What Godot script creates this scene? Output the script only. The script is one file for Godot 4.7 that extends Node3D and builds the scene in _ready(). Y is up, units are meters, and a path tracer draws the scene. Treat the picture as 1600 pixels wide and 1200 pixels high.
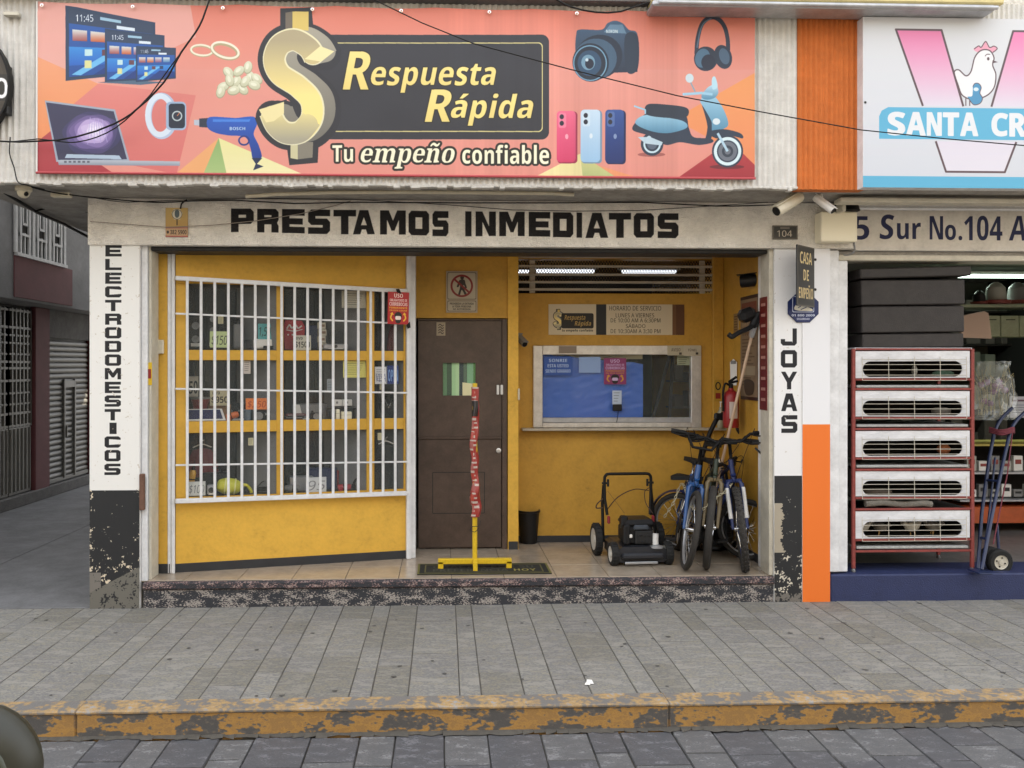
extends Node3D

# A pawn shop front on a street corner. x runs along the facade, y is up, the facade stands in the plane z = 0 and the street lies towards +z. Units are metres.

var rng := RandomNumberGenerator.new()
var taken := {}
var T := {}
var M := {}
var round_no := 1
const FLOOR := 0.2


class Canvas:
	# A small printing press: polygons, strokes, ellipses and lettering drawn into an Image at twice its final size.
	var im: Image
	var k := 1.0
	var at := Vector2.ZERO

	func _init(size: Vector2, scale: float, ground: Color, origin := Vector2.ZERO) -> void:
		k = scale * 2.0
		at = origin
		im = Image.create(int(round(size.x * scale)) * 2, int(round(size.y * scale)) * 2, false, Image.FORMAT_RGBA8)
		im.fill(ground)

	var lean := Vector3.ZERO  # how a layout drawn on a slant is straightened: width, rise of the top, loss of height

	func q(p: Vector2) -> Vector2:
		if lean.x > 0.0:
			var t := (p.x - at.x) / lean.x
			p.y = at.y + (p.y - at.y - lean.y * t) * 265.0 / (265.0 - lean.z * t)
		return (p - at) * k

	func spans(edges: Array, c) -> void:
		var lo := 1e9
		var hi := -1e9
		for e in edges:
			lo = minf(lo, minf(e[0].y, e[1].y))
			hi = maxf(hi, maxf(e[0].y, e[1].y))
		var y0 := maxi(0, int(ceil(lo - 0.5)))
		var y1 := mini(im.get_height() - 1, int(floor(hi - 0.5)))
		for y in range(y0, y1 + 1):
			var yy := y + 0.5
			var xs := []
			for e in edges:
				var a: Vector2 = e[0]
				var b: Vector2 = e[1]
				if (a.y <= yy) != (b.y <= yy):
					xs.append(a.x + (yy - a.y) / (b.y - a.y) * (b.x - a.x))
			xs.sort()
			var col: Color = c if c is Color else (c[0] as Color).lerp(c[1], clampf((yy / k + at.y - c[2]) / (c[3] - c[2]), 0, 1) if c.size() == 4 else (yy - lo) / maxf(hi - lo, 1.0))
			for i in range(0, xs.size() - 1, 2):
				var x0 := int(round(xs[i]))
				var x1 := int(round(xs[i + 1]))
				if x1 > x0:
					im.fill_rect(Rect2i(x0, y, x1 - x0, 1), col)

	func poly(c, outlines) -> void:
		var edges := []
		var all: Array = outlines if outlines[0] is Array or outlines[0] is PackedVector2Array else [outlines]
		for o in all:
			for i in o.size():
				edges.append([q(o[i]), q(o[(i + 1) % o.size()])])
		spans(edges, c)

	func pl(c, flat: Array) -> void:
		var o := []
		for i in range(0, flat.size(), 2):
			o.append(Vector2(flat[i], flat[i + 1]))
		poly(c, o)

	func rect(c, x0: float, y0: float, x1: float, y1: float) -> void:
		pl(c, [x0, y0, x1, y0, x1, y1, x0, y1])

	func rrect(c, x0: float, y0: float, x1: float, y1: float, r: float) -> void:
		poly(c, rounded(x0, y0, x1, y1, r))

	static func rounded(x0: float, y0: float, x1: float, y1: float, r: float) -> Array:
		var o := []
		for i in 4:
			var cx: float = x1 - r if i == 0 or i == 3 else x0 + r
			var cy: float = y1 - r if i < 2 else y0 + r
			for j in 7:
				var a := (i + j / 6.0) * PI / 2
				o.append(Vector2(cx + cos(a) * r, cy + sin(a) * r))
		return o

	func ell(c, cx: float, cy: float, rx: float, ry: float, turn := 0.0) -> void:
		var o := []
		for i in 28:
			var a := TAU * i / 28.0
			o.append(Vector2(cx, cy) + Vector2(cos(a) * rx, sin(a) * ry).rotated(turn))
		poly(c, o)

	func line(c, flat: Array, w: float) -> void:
		for i in range(0, flat.size() - 2, 2):
			var a := Vector2(flat[i], flat[i + 1])
			var b := Vector2(flat[i + 2], flat[i + 3])
			var n := (b - a).normalized().orthogonal() * w / 2
			poly(c, [a + n, b + n, b - n, a - n])
			if i > 0:
				ell(c, a.x, a.y, w / 2, w / 2)

	func ring(c, cx: float, cy: float, rx: float, ry: float, w: float, turn := 0.0) -> void:
		var o := []
		for r in [0.0, w]:
			var p := []
			for i in 32:
				var a := TAU * i / 32.0
				p.append(Vector2(cx, cy) + Vector2(cos(a) * (rx - r), sin(a) * (ry - r)).rotated(turn))
			o.append(p)
		poly(c, o)

	func smooth(flat: Array, closed := true) -> Array:
		var cv := Curve2D.new()
		var n := flat.size() / 2
		for i in n + (1 if closed else 0):
			var p := Vector2(flat[(i % n) * 2], flat[(i % n) * 2 + 1])
			var a := Vector2(flat[((i + n - 1) % n) * 2], flat[((i + n - 1) % n) * 2 + 1])
			var b := Vector2(flat[((i + 1) % n) * 2], flat[((i + 1) % n) * 2 + 1])
			var t := (b - a) / 6.0
			if not closed and (i == 0 or i == n - 1):
				t = Vector2.ZERO
			cv.add_point(p, -t, t)
		return Array(cv.tessellate(4, 3))

	func blob(c, flat: Array) -> void:
		poly(c, smooth(flat))

	func curve(c, flat: Array, w: float) -> void:
		var pts := smooth(flat, false)
		var f := []
		for p in pts:
			f.append(p.x)
			f.append(p.y)
		line(c, f, w)

	static func letters(words: String, family: String, weight: int, shear: float) -> PackedVector2Array:
		var f := SystemFont.new()
		f.font_names = PackedStringArray([family])
		f.font_weight = weight
		var t := TextMesh.new()
		t.font = f
		t.font_size = 64
		t.pixel_size = 0.01
		t.depth = 0
		t.curve_step = 3.0
		t.text = words
		var out := PackedVector2Array()
		var a := t.surface_get_arrays(0)
		var v: PackedVector3Array = a[Mesh.ARRAY_VERTEX]
		for i in (a[Mesh.ARRAY_INDEX] as PackedInt32Array):
			out.append(Vector2(v[i].x + v[i].y * shear, -v[i].y))
		return out

	# Lettering fitted into the box x0..x1, y0..y1, with a line of another colour round it.
	func text(c, words: String, box: Array, family := "Droid Sans", weight := 700, shear := 0.0, edge := 0.0, edge_c = null, turn := 0.0) -> void:
		var v := letters(words, family, weight, shear)
		var lo := Vector2(1e9, 1e9)
		var hi := -lo
		for p in v:
			lo = lo.min(p)
			hi = hi.max(p)
		var a := Vector2(box[0], box[1])
		var b := Vector2(box[2], box[3])
		var w := PackedVector2Array()
		for p in v:
			var r := a + (p - lo) / (hi - lo) * (b - a)
			w.append(q(r if turn == 0.0 else a + (r - a).rotated(turn)))
		if edge > 0.0:
			for i in 16:
				tris(w, edge_c, Vector2.from_angle(TAU * i / 16.0) * edge * k, 0, 0)
		tris(w, c, Vector2.ZERO, a.y * k - at.y * k, b.y * k - at.y * k)

	func tris(w: PackedVector2Array, c, by: Vector2, top: float, bottom: float) -> void:
		for i in range(0, w.size(), 3):
			var p := [w[i] + by, w[i + 1] + by, w[i + 2] + by]
			var y0 := maxi(0, int(ceil(minf(p[0].y, minf(p[1].y, p[2].y)) - 0.5)))
			var y1 := mini(im.get_height() - 1, int(floor(maxf(p[0].y, maxf(p[1].y, p[2].y)) - 0.5)))
			for y in range(y0, y1 + 1):
				var yy := y + 0.5
				var l := 1e9
				var r := -1e9
				for j in 3:
					var a: Vector2 = p[j]
					var b: Vector2 = p[(j + 1) % 3]
					if (a.y <= yy) != (b.y <= yy):
						var x := a.x + (yy - a.y) / (b.y - a.y) * (b.x - a.x)
						l = minf(l, x)
						r = maxf(r, x)
				var x0 := int(round(l))
				var x1 := int(round(r))
				if x1 > x0 and r > l:
					im.fill_rect(Rect2i(x0, y, x1 - x0, 1), c if c is Color else (c[0] as Color).lerp(c[1], clampf((yy - top) / maxf(bottom - top, 1.0), 0, 1)))

	# Heavy square sign painter's capitals.
	static func glyph(ch: String, tx: float, ty: float) -> Array:
		var c := 0.14
		var m := 0.5
		match ch:
			"P": return [[0, 0, 1 - c, 0, 1, c, 1, .66 - c, 1 - c, .66, tx, .66, tx, 1, 0, 1], [tx, ty, 1 - tx, ty, 1 - tx, .66 - ty, tx, .66 - ty]]
			"R": return [[0, 0, 1 - c, 0, 1, c, 1, .6 - c, 1 - c * .5, .6, 1, .72, 1, 1, 1 - tx, 1, 1 - tx, .66, tx, .66, tx, 1, 0, 1], [tx, ty, 1 - tx, ty, 1 - tx, .62 - ty, tx, .62 - ty]]
			"E": return [[0, 0, 1, 0, 1, ty, tx, ty, tx, m - ty * .45, .92, m - ty * .45, .92, m + ty * .5, tx, m + ty * .5, tx, 1 - ty, 1, 1 - ty, 1, 1, 0, 1]]
			"S": return [[c, 0, 1, 0, 1, ty, tx, ty, tx, m - ty * .5, 1 - c, m - ty * .5, 1, m - ty * .5 + c, 1, 1 - c, 1 - c, 1, 0, 1, 0, 1 - ty, 1 - tx, 1 - ty, 1 - tx, m + ty * .5, c, m + ty * .5, 0, m + ty * .5 - c, 0, c]]
			"T": return [[0, 0, 1, 0, 1, ty, m + tx / 2, ty, m + tx / 2, 1, m - tx / 2, 1, m - tx / 2, ty, 0, ty]]
			"A": return [[m - .2, 0, m + .2, 0, 1, 1, 1 - tx, 1, 1 - tx - .07, .8, tx + .07, .8, tx, 1, 0, 1], [m, .3, m + .13, .62, m - .13, .62]]
			"M": return [[0, 0, tx, 0, m, .42, 1 - tx, 0, 1, 0, 1, 1, 1 - tx * .8, 1, 1 - tx * .8, .4, m + .06, .84, m - .06, .84, tx * .8, .4, tx * .8, 1, 0, 1]]
			"N": return [[0, 0, tx, 0, 1 - tx, .6, 1 - tx, 0, 1, 0, 1, 1, 1 - tx, 1, tx, .42, tx, 1, 0, 1]]
			"O": return [[c, 0, 1 - c, 0, 1, c, 1, 1 - c, 1 - c, 1, c, 1, 0, 1 - c, 0, c], [tx, ty, 1 - tx, ty, 1 - tx, 1 - ty, tx, 1 - ty]]
			"D": return [[0, 0, 1 - c, 0, 1, c, 1, 1 - c, 1 - c, 1, 0, 1], [tx, ty, 1 - tx, ty, 1 - tx, 1 - ty, tx, 1 - ty]]
			"C": return [[c, 0, 1 - c, 0, 1, c, 1, ty * 1.3, tx, ty, tx, 1 - ty, 1, 1 - ty * 1.3, 1, 1 - c, 1 - c, 1, c, 1, 0, 1 - c, 0, c]]
			"L": return [[0, 0, tx, 0, tx, 1 - ty, 1, 1 - ty, 1, 1, 0, 1]]
			"I": return [[m - .5, 0, m + .5, 0, m + .5, 1, m - .5, 1]]
			"J": return [[1 - tx, 0, 1, 0, 1, 1 - c, 1 - c, 1, c, 1, 0, 1 - c, 0, .62, tx, .62, tx, 1 - ty, 1 - tx, 1 - ty]]
			"Y": return [[0, 0, tx, 0, m, .36, 1 - tx, 0, 1, 0, m + tx / 2, .6, m + tx / 2, 1, m - tx / 2, 1, m - tx / 2, .6]]
		return []

	func capital(c, ch: String, x0: float, y0: float, x1: float, y1: float, tx := 0.3, ty := 0.24) -> void:
		var o := []
		for g in glyph(ch, tx, ty):
			var p := []
			for i in range(0, g.size(), 2):
				p.append(Vector2(lerpf(x0, x1, g[i]), lerpf(y0, y1, g[i + 1])))
			o.append(p)
		if o:
			poly(c, o)

	func done(out_w := 0) -> ImageTexture:
		im.resize(im.get_width() / 2, im.get_height() / 2, Image.INTERPOLATE_BILINEAR)
		return ImageTexture.create_from_image(im)


# ---------------------------------------------------------------- names

func numbered(called: String) -> String:
	taken[called] = taken.get(called, -1) + 1
	return called if taken[called] == 0 else "%s_%03d" % [called, taken[called]]


func tag(o: Node3D, label: String, category := "", group := "", kind := "") -> Node3D:
	if label: o.set_meta("label", label)
	if category: o.set_meta("category", category)
	if group: o.set_meta("group", group)
	if kind: o.set_meta("kind", kind)
	return o


func thing(called: String, label: String, category: String, pos := Vector3.ZERO, turn := 0.0, group := "") -> Node3D:
	var o := Node3D.new()
	o.name = numbered(called)
	o.position = pos
	o.rotation.y = turn
	add_child(o)
	tag(o, label, category, group)
	return o


func struct(called: String) -> Node3D:
	var o := Node3D.new()
	o.name = numbered(called)
	o.set_meta("kind", "structure")
	add_child(o)
	return o


func put(called: String, mesh: Mesh, m: Material, parent: Node = self) -> MeshInstance3D:
	var o := MeshInstance3D.new()
	o.name = numbered(called) if parent == self else called
	o.mesh = mesh
	o.material_override = m
	parent.add_child(o, true)
	return o


func obj(called: String, st: SurfaceTool, m: Material, parent: Node = self) -> MeshInstance3D:
	st.generate_normals()
	st.index()
	return put(called, st.commit(), m, parent)


func single(called: String, st: SurfaceTool, m: Material, label: String, category: String, group := "") -> MeshInstance3D:
	var o := obj(called, st, m)
	tag(o, label, category, group)
	return o


# ---------------------------------------------------------------- shapes

func S() -> SurfaceTool:
	var st := SurfaceTool.new()
	st.begin(Mesh.PRIMITIVE_TRIANGLES)
	return st


func tri(st: SurfaceTool, a: Vector3, b: Vector3, c: Vector3, out: Vector3, ua := Vector2.ZERO, ub := Vector2.ZERO, uc := Vector2.ZERO) -> void:
	var flip := (a - c).cross(a - b).dot(out) < 0.0
	st.set_uv(ua)
	st.add_vertex(a)
	st.set_uv(uc if flip else ub)
	st.add_vertex(c if flip else b)
	st.set_uv(ub if flip else uc)
	st.add_vertex(b if flip else c)


func quad(st: SurfaceTool, a: Vector3, b: Vector3, c: Vector3, d: Vector3, out: Vector3, uv := false) -> void:
	# a, b, c, d run round the quad from its lower left corner
	var u := [Vector2(0, 1), Vector2(1, 1), Vector2(1, 0), Vector2(0, 0)] if uv else [Vector2.ZERO, Vector2.ZERO, Vector2.ZERO, Vector2.ZERO]
	tri(st, a, b, c, out, u[0], u[1], u[2])
	tri(st, a, c, d, out, u[0], u[2], u[3])


func flat(st: SurfaceTool) -> void:
	st.set_smooth_group(-1)


func soft(st: SurfaceTool) -> void:
	round_no += 1
	st.set_smooth_group(round_no)


func box(st: SurfaceTool, c: Vector3, size: Vector3, b := Basis(), bevel := 0.0) -> void:
	flat(st)
	var h := size / 2
	var e := minf(bevel, minf(h.x, minf(h.y, h.z)) * 0.9)
	for ax in 3:
		var u := (ax + 1) % 3
		var v := (ax + 2) % 3
		for s in [-1.0, 1.0]:
			var p := []
			for k in [[-1, -1], [1, -1], [1, 1], [-1, 1]]:
				var w := Vector3.ZERO
				w[ax] = s * h[ax]
				w[u] = k[0] * (h[u] - e)
				w[v] = k[1] * (h[v] - e)
				p.append(c + b * w)
			var n := Vector3.ZERO
			n[ax] = s
			quad(st, p[0], p[1], p[2], p[3], b * n)
		if e > 0.0:
			for s in [-1.0, 1.0]:
				for t in [-1.0, 1.0]:
					var p := []
					for k in [[0, -1], [0, 1], [1, 1], [1, -1]]:
						var w := Vector3.ZERO
						w[u] = s * (h[u] - (e if k[0] else 0.0))
						w[v] = t * (h[v] - (0.0 if k[0] else e))
						w[ax] = k[1] * (h[ax] - e)
						p.append(c + b * w)
					var n := Vector3.ZERO
					n[u] = s
					n[v] = t
					quad(st, p[0], p[1], p[2], p[3], b * n)
	if e > 0.0:
		for sx in [-1.0, 1.0]:
			for sy in [-1.0, 1.0]:
				for sz in [-1.0, 1.0]:
					var s := Vector3(sx, sy, sz)
					tri(st, c + b * (s * (h - Vector3(0, e, e))), c + b * (s * (h - Vector3(e, 0, e))), c + b * (s * (h - Vector3(e, e, 0))), b * s)


func span(st: SurfaceTool, lo: Vector3, hi: Vector3, bevel := 0.0) -> void:
	box(st, (lo + hi) / 2, (hi - lo).abs(), Basis(), bevel)


# A bar of rectangular section from a to b.
func bar(st: SurfaceTool, a: Vector3, b: Vector3, w: float, d: float, up := Vector3(0, 0, 1), bevel := 0.0) -> void:
	var z := (b - a).normalized()
	var x := up.cross(z)
	if x.length() < 0.01:
		x = Vector3(1, 0, 0).cross(z)
	x = x.normalized()
	box(st, (a + b) / 2, Vector3(w, d, a.distance_to(b)), Basis(x, z.cross(x), z), bevel)


func tube(st: SurfaceTool, pts: Array, r, n := 8, caps := true) -> void:
	soft(st)
	var rings := []
	var x := Vector3.ZERO
	for i in pts.size():
		var t: Vector3 = ((pts[mini(i + 1, pts.size() - 1)] - pts[maxi(i - 1, 0)]) as Vector3).normalized()
		if x == Vector3.ZERO:
			x = t.cross(Vector3(0, 1, 0) if absf(t.y) < 0.9 else Vector3(1, 0, 0)).normalized()
		x = (x - t * x.dot(t)).normalized()
		var y := t.cross(x)
		var rad: float = r[i] if r is Array else r
		var ring := []
		for j in n:
			var a := TAU * j / n
			ring.append(pts[i] + (x * cos(a) + y * sin(a)) * rad)
		rings.append(ring)
	for i in pts.size() - 1:
		for j in n:
			var k := (j + 1) % n
			quad(st, rings[i][j], rings[i][k], rings[i + 1][k], rings[i + 1][j], rings[i][j] + rings[i][k] - pts[i] * 2.0)
	if caps:
		flat(st)
		var last := pts.size() - 1
		for j in range(1, n - 1):
			tri(st, rings[0][0], rings[0][j], rings[0][j + 1], pts[0] - pts[1])
			tri(st, rings[last][0], rings[last][j], rings[last][j + 1], pts[last] - pts[last - 1])


func arc_pts(pts: Array, steps := 4) -> Array:
	var cv := Curve3D.new()
	var n := pts.size()
	for i in n:
		var t: Vector3 = (pts[mini(i + 1, n - 1)] - pts[maxi(i - 1, 0)]) / 6.0
		if i == 0 or i == n - 1:
			t = t * 2.0
		cv.add_point(pts[i], -t, t)
	return Array(cv.tessellate(steps, 5))


func lathe(st: SurfaceTool, prof: Array, xf := Transform3D(), n := 16) -> void:
	for i in prof.size() - 1:
		var a: Vector2 = prof[i]
		var b: Vector2 = prof[i + 1]
		if i == 0 or (a - prof[i - 1]).angle_to(b - a) > 0.6 or (a - prof[i - 1]).angle_to(b - a) < -0.6:
			soft(st)
		for j in n:
			var p := []
			for s in [[a, j], [a, j + 1], [b, j + 1], [b, j]]:
				var t: float = TAU * s[1] / n
				p.append(xf * Vector3(s[0].x * cos(t), s[0].y, s[0].x * sin(t)))
			var m := TAU * (j + 0.5) / n
			var out := xf.basis * Vector3((b.y - a.y) * cos(m), a.x - b.x, (b.y - a.y) * sin(m))
			if a.x < 1e-5:
				tri(st, p[0], p[2], p[3], out)
			elif b.x < 1e-5:
				tri(st, p[0], p[1], p[2], out)
			else:
				quad(st, p[0], p[1], p[2], p[3], out)


func ball(st: SurfaceTool, c: Vector3, r: Vector3, b := Basis(), n := 12) -> void:
	var prof := []
	for i in n / 2 + 1:
		var a := PI * i / (n / 2) - PI / 2
		prof.append(Vector2(cos(a) if i > 0 and i < n / 2 else 0.0, sin(a)))
	lathe(st, prof, Transform3D(b * Basis.from_scale(r), c), n)


# An outline in the xy plane of xf, given a depth towards -z.
func prism(st: SurfaceTool, outline: Array, depth: float, xf := Transform3D(), rounded := false) -> void:
	var p := PackedVector2Array(outline)
	var idx := Geometry2D.triangulate_polygon(p)
	var fz := Vector3(0, 0, 0)
	flat(st)
	for i in range(0, idx.size(), 3):
		for z in [0.0, -depth]:
			tri(st, xf * Vector3(p[idx[i]].x, p[idx[i]].y, z), xf * Vector3(p[idx[i + 1]].x, p[idx[i + 1]].y, z), xf * Vector3(p[idx[i + 2]].x, p[idx[i + 2]].y, z), xf.basis * Vector3(0, 0, 1 if z == 0.0 else -1))
	var turn := -1.0 if Geometry2D.is_polygon_clockwise(p) else 1.0
	if rounded:
		soft(st)
	for i in p.size():
		var a := p[i]
		var b := p[(i + 1) % p.size()]
		var n := (b - a) * turn
		quad(st, xf * Vector3(a.x, a.y, -depth), xf * Vector3(b.x, b.y, -depth), xf * Vector3(b.x, b.y, 0), xf * Vector3(a.x, a.y, 0), xf.basis * Vector3(n.y, -n.x, 0))


func xy(flat_list: Array, s := 1.0) -> Array:
	var o := []
	for i in range(0, flat_list.size(), 2):
		o.append(Vector2(flat_list[i], flat_list[i + 1]) * s)
	return o


func face_to(pos: Vector3, turn := 0.0, tilt := 0.0, roll := 0.0) -> Transform3D:
	return Transform3D(Basis.from_euler(Vector3(tilt, turn, roll)), pos)


# A flat printed sheet or board: its front carries the print, its sides and back the board.
func sheet(called: String, w: float, h: float, depth: float, xf: Transform3D, print_m: Material, board_m: Material, parent: Node = self) -> MeshInstance3D:
	var st := S()
	flat(st)
	var x := w / 2
	var y := h / 2
	quad(st, xf * Vector3(-x, -y, 0), xf * Vector3(x, -y, 0), xf * Vector3(x, y, 0), xf * Vector3(-x, y, 0), xf.basis.z, true)
	st.generate_normals()
	st.generate_tangents()
	var mesh := st.commit()
	var sb := S()
	flat(sb)
	for s in [[Vector3(-x, -y, 0), Vector3(x, -y, 0), Vector3(0, -1, 0)], [Vector3(x, -y, 0), Vector3(x, y, 0), Vector3(1, 0, 0)], [Vector3(x, y, 0), Vector3(-x, y, 0), Vector3(0, 1, 0)], [Vector3(-x, y, 0), Vector3(-x, -y, 0), Vector3(-1, 0, 0)]]:
		var d := Vector3(0, 0, depth)
		quad(sb, xf * s[0], xf * s[1], xf * (s[1] - d), xf * (s[0] - d), xf.basis * s[2])
	quad(sb, xf * Vector3(-x, -y, -depth), xf * Vector3(x, -y, -depth), xf * Vector3(x, y, -depth), xf * Vector3(-x, y, -depth), -xf.basis.z)
	sb.generate_normals()
	sb.commit(mesh)
	var o := MeshInstance3D.new()
	o.name = numbered(called) if parent == self else called
	o.mesh = mesh
	mesh.surface_set_material(0, print_m)
	mesh.surface_set_material(1, board_m)
	parent.add_child(o, true)
	return o


# ---------------------------------------------------------------- materials

func lin(r: float, g: float, b: float) -> Color:
	return Color(r, g, b).linear_to_srgb()


func paint(color: Color, rough := 0.7, opts := {}) -> StandardMaterial3D:
	# color is sRGB; the mottle and the relief are laid on in world or object space, in metres
	var m := StandardMaterial3D.new()
	m.albedo_color = color
	m.roughness = rough
	m.metallic = opts.get("metal", 0.0)
	m.metallic_specular = opts.get("spec", 0.5)
	if opts.has("mottle"):
		m.albedo_texture = T[opts.mottle]
	if opts.has("rough_map"):
		m.roughness_texture = T[opts.rough_map]
	if opts.has("relief"):
		m.heightmap_enabled = true
		m.heightmap_texture = T[opts.relief]
		m.heightmap_scale = opts.get("height", 0.3)
	if opts.has("mottle") or opts.has("relief") or opts.has("rough_map"):
		m.uv1_offset = opts.get("shift", Vector3.ZERO)
		m.uv1_triplanar = true
		m.uv1_world_triplanar = opts.get("world", true)
		m.uv1_scale = Vector3.ONE / opts.size if opts.get("size") is Vector3 else Vector3.ONE / float(opts.get("size", 1.0))
	if opts.has("coat"):
		m.clearcoat_enabled = true
		m.clearcoat = opts.coat
		m.clearcoat_roughness = 0.15
	return m


# A print laid over a sheet by its own coordinates, dirtied by a second pattern laid on in world space.
func printed(t: Texture2D, rough := 0.6, dirt := "", dirt_size := 1.5, tint := Color.WHITE) -> StandardMaterial3D:
	var m := StandardMaterial3D.new()
	m.albedo_texture = t
	m.albedo_color = tint
	m.roughness = rough
	m.texture_repeat = false
	if dirt:
		m.detail_enabled = true
		m.detail_albedo = T[dirt]
		m.detail_blend_mode = BaseMaterial3D.BLEND_MODE_MUL
		m.detail_uv_layer = BaseMaterial3D.DETAIL_UV_2
		m.uv2_triplanar = true
		m.uv2_world_triplanar = true
		m.uv2_scale = Vector3.ONE / dirt_size
	return m


func noise(number: int, freq: float, octaves := 4, kind := FastNoiseLite.TYPE_SIMPLEX_SMOOTH) -> FastNoiseLite:
	var n := FastNoiseLite.new()
	n.seed = number
	n.noise_type = kind
	n.frequency = freq
	n.fractal_octaves = octaves
	return n


# Grey pattern whose linear values run from lo to hi; layers are [noise, weight].
func pattern(size: int, layers: Array, lo: float, hi: float, srgb := true, power := 1.0) -> ImageTexture:
	var sum := PackedFloat32Array()
	sum.resize(size * size)
	var total := 0.0
	for l in layers:
		var d: PackedByteArray = (l[0] as FastNoiseLite).get_seamless_image(size, size).get_data()
		var w: float = l[1] / 255.0
		total += l[1]
		for i in size * size:
			sum[i] += d[i] * w
	var out := PackedByteArray()
	out.resize(size * size)
	for i in size * size:
		var v := lerpf(lo, hi, pow(clampf(sum[i] / total * 1.6 - 0.3, 0.0, 1.0), power))
		out[i] = int(255.0 * (pow(v, 1 / 2.2) if srgb else v))
	return ImageTexture.create_from_image(Image.create_from_data(size, size, false, Image.FORMAT_L8, out))

func _ready() -> void:
	rng.seed = 7
	# camera: one metre seventy nine above the pavement, six and a half metres from the facade
	var cam := Camera3D.new()
	cam.name = "camera"
	cam.position = Vector3(0, 1.79, 6.5)
	cam.rotation.y = deg_to_rad(-2.1)
	cam.projection = Camera3D.PROJECTION_FRUSTUM
	cam.near = 0.1
	cam.far = 200.0
	cam.size = 0.1 * 2.0 * 600.0 / 1350.0
	cam.frustum_offset = Vector2(58.5, -26.0) / 1350.0 * 0.1
	add_child(cam)
	cam.current = true
	var sky_m := ProceduralSkyMaterial.new()
	sky_m.sky_top_color = Color(0.76, 0.775, 0.80)
	sky_m.sky_horizon_color = Color(0.96, 0.95, 0.93)
	sky_m.sky_curve = 0.15
	sky_m.ground_bottom_color = Color(0.3, 0.29, 0.28)
	sky_m.ground_horizon_color = Color(0.7, 0.72, 0.74)
	sky_m.sun_angle_max = 20.0
	sky_m.sky_energy_multiplier = 1.2
	var sky := Sky.new()
	sky.sky_material = sky_m
	var e := Environment.new()
	e.background_mode = Environment.BG_SKY
	e.sky = sky
	e.tonemap_mode = Environment.TONE_MAPPER_LINEAR
	e.tonemap_exposure = 2.8
	e.sdfgi_enabled = true
	e.ssao_enabled = true
	e.ssil_enabled = true
	var we := WorldEnvironment.new()
	we.name = "world"
	we.environment = e
	add_child(we)
	# the sun stands behind the shop, so the whole front lies in open shade
	var sun := DirectionalLight3D.new()
	sun.name = "sun"
	sun.light_color = Color(1.0, 0.95, 0.86)
	sun.light_energy = 1.5
	sun.light_angular_distance = 0.5
	sun.shadow_enabled = true
	sun.look_at_from_position(Vector3(22, 20, -14), Vector3.ZERO)
	add_child(sun)
	make_textures()
	make_materials()
	build_ground()
	build_pawn_shop()
	build_chicken_shop()
	build_side_street()
	build_far_side()
	build_signs()
	build_display()
	build_stock()
	build_doorway()
	build_counter()
	build_vehicles()
	build_poultry_front()
	build_cables()


func make_textures() -> void:
	var n1 := noise(11, 0.006, 5)
	var n2 := noise(12, 0.03, 4)
	var n3 := noise(13, 0.14, 3)
	T.grime = pattern(512, [[n1, 1.0], [n2, 0.5], [n3, 0.25]], 0.74, 1.0)
	T.scuff = pattern(1024, [[noise(61, 0.006, 5), 1.0], [noise(62, 0.035, 4), 0.7], [noise(63, 0.12, 2), 0.2]], 0.68, 1.0, true, 0.45)
	T.soil = pattern(512, [[noise(21, 0.008, 5), 1.0], [n2, 0.8], [n3, 0.6]], 0.55, 1.0)
	T.fleck = pattern(512, [[n3, 1.0], [n2, 0.6]], 0.72, 1.0)
	T.dull = pattern(512, [[n2, 1.0], [n1, 1.0]], 0.45, 0.85, false)
	T.stucco = pattern(512, [[noise(31, 0.035, 3), 1.0], [noise(32, 0.11, 2), 0.7]], 0.0, 1.0, false)
	T.fine = pattern(512, [[noise(33, 0.12, 3), 1.0], [noise(34, 0.35, 2), 0.5]], 0.0, 1.0, false)
	T.wave = pattern(512, [[noise(35, 0.008, 2), 1.0]], 0.0, 1.0, false)
	T.pave = layered(1024, [[Color(0.265, 0.25, 0.22), -1.0], [Color(0.165, 0.162, 0.155), 0.41], [Color(0.215, 0.207, 0.19), 0.50], [Color(0.285, 0.255, 0.19), 0.57], [Color(0.18, 0.178, 0.172), 0.64]], 41, 0.01, 0.06, 0.05)
	T.setts = layered(1024, [[Color(0.105, 0.105, 0.108), -1.0], [Color(0.14, 0.14, 0.142), 0.46], [Color(0.08, 0.08, 0.083), 0.54], [Color(0.20, 0.20, 0.205), 0.61]], 43, 0.012, 0.07, 0.05)
	T.kerb = layered(1024, [[Color(0.085, 0.08, 0.075), -1.0], [Color(0.12, 0.105, 0.09), 0.40], [Color(0.35, 0.195, 0.055), 0.475], [Color(0.39, 0.215, 0.055), 0.54], [Color(0.32, 0.18, 0.055), 0.62]], 45, 0.008, 0.04, 0.02)
	T.kerb_top = layered(1024, [[Color(0.16, 0.15, 0.14), -1.0], [Color(0.30, 0.21, 0.11), 0.42], [Color(0.40, 0.26, 0.11), 0.52], [Color(0.30, 0.29, 0.28), 0.63]], 47, 0.008, 0.04, 0.06)
	T.step = layered(1024, [[Color(0.022, 0.024, 0.03), -1.0], [Color(0.20, 0.18, 0.17), 0.55], [Color(0.25, 0.16, 0.15), 0.572], [Color(0.44, 0.40, 0.35), 0.586], [Color(0.27, 0.25, 0.23), 0.65]], 53, 0.014, 0.1, 0.004, 0.45)
	T.nosing = layered(512, [[Color(0.022, 0.024, 0.03), -1.0], [Color(0.21, 0.09, 0.085), 0.575], [Color(0.36, 0.28, 0.25), 0.63]], 57, 0.02, 0.12, 0.008, 0.45)


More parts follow.
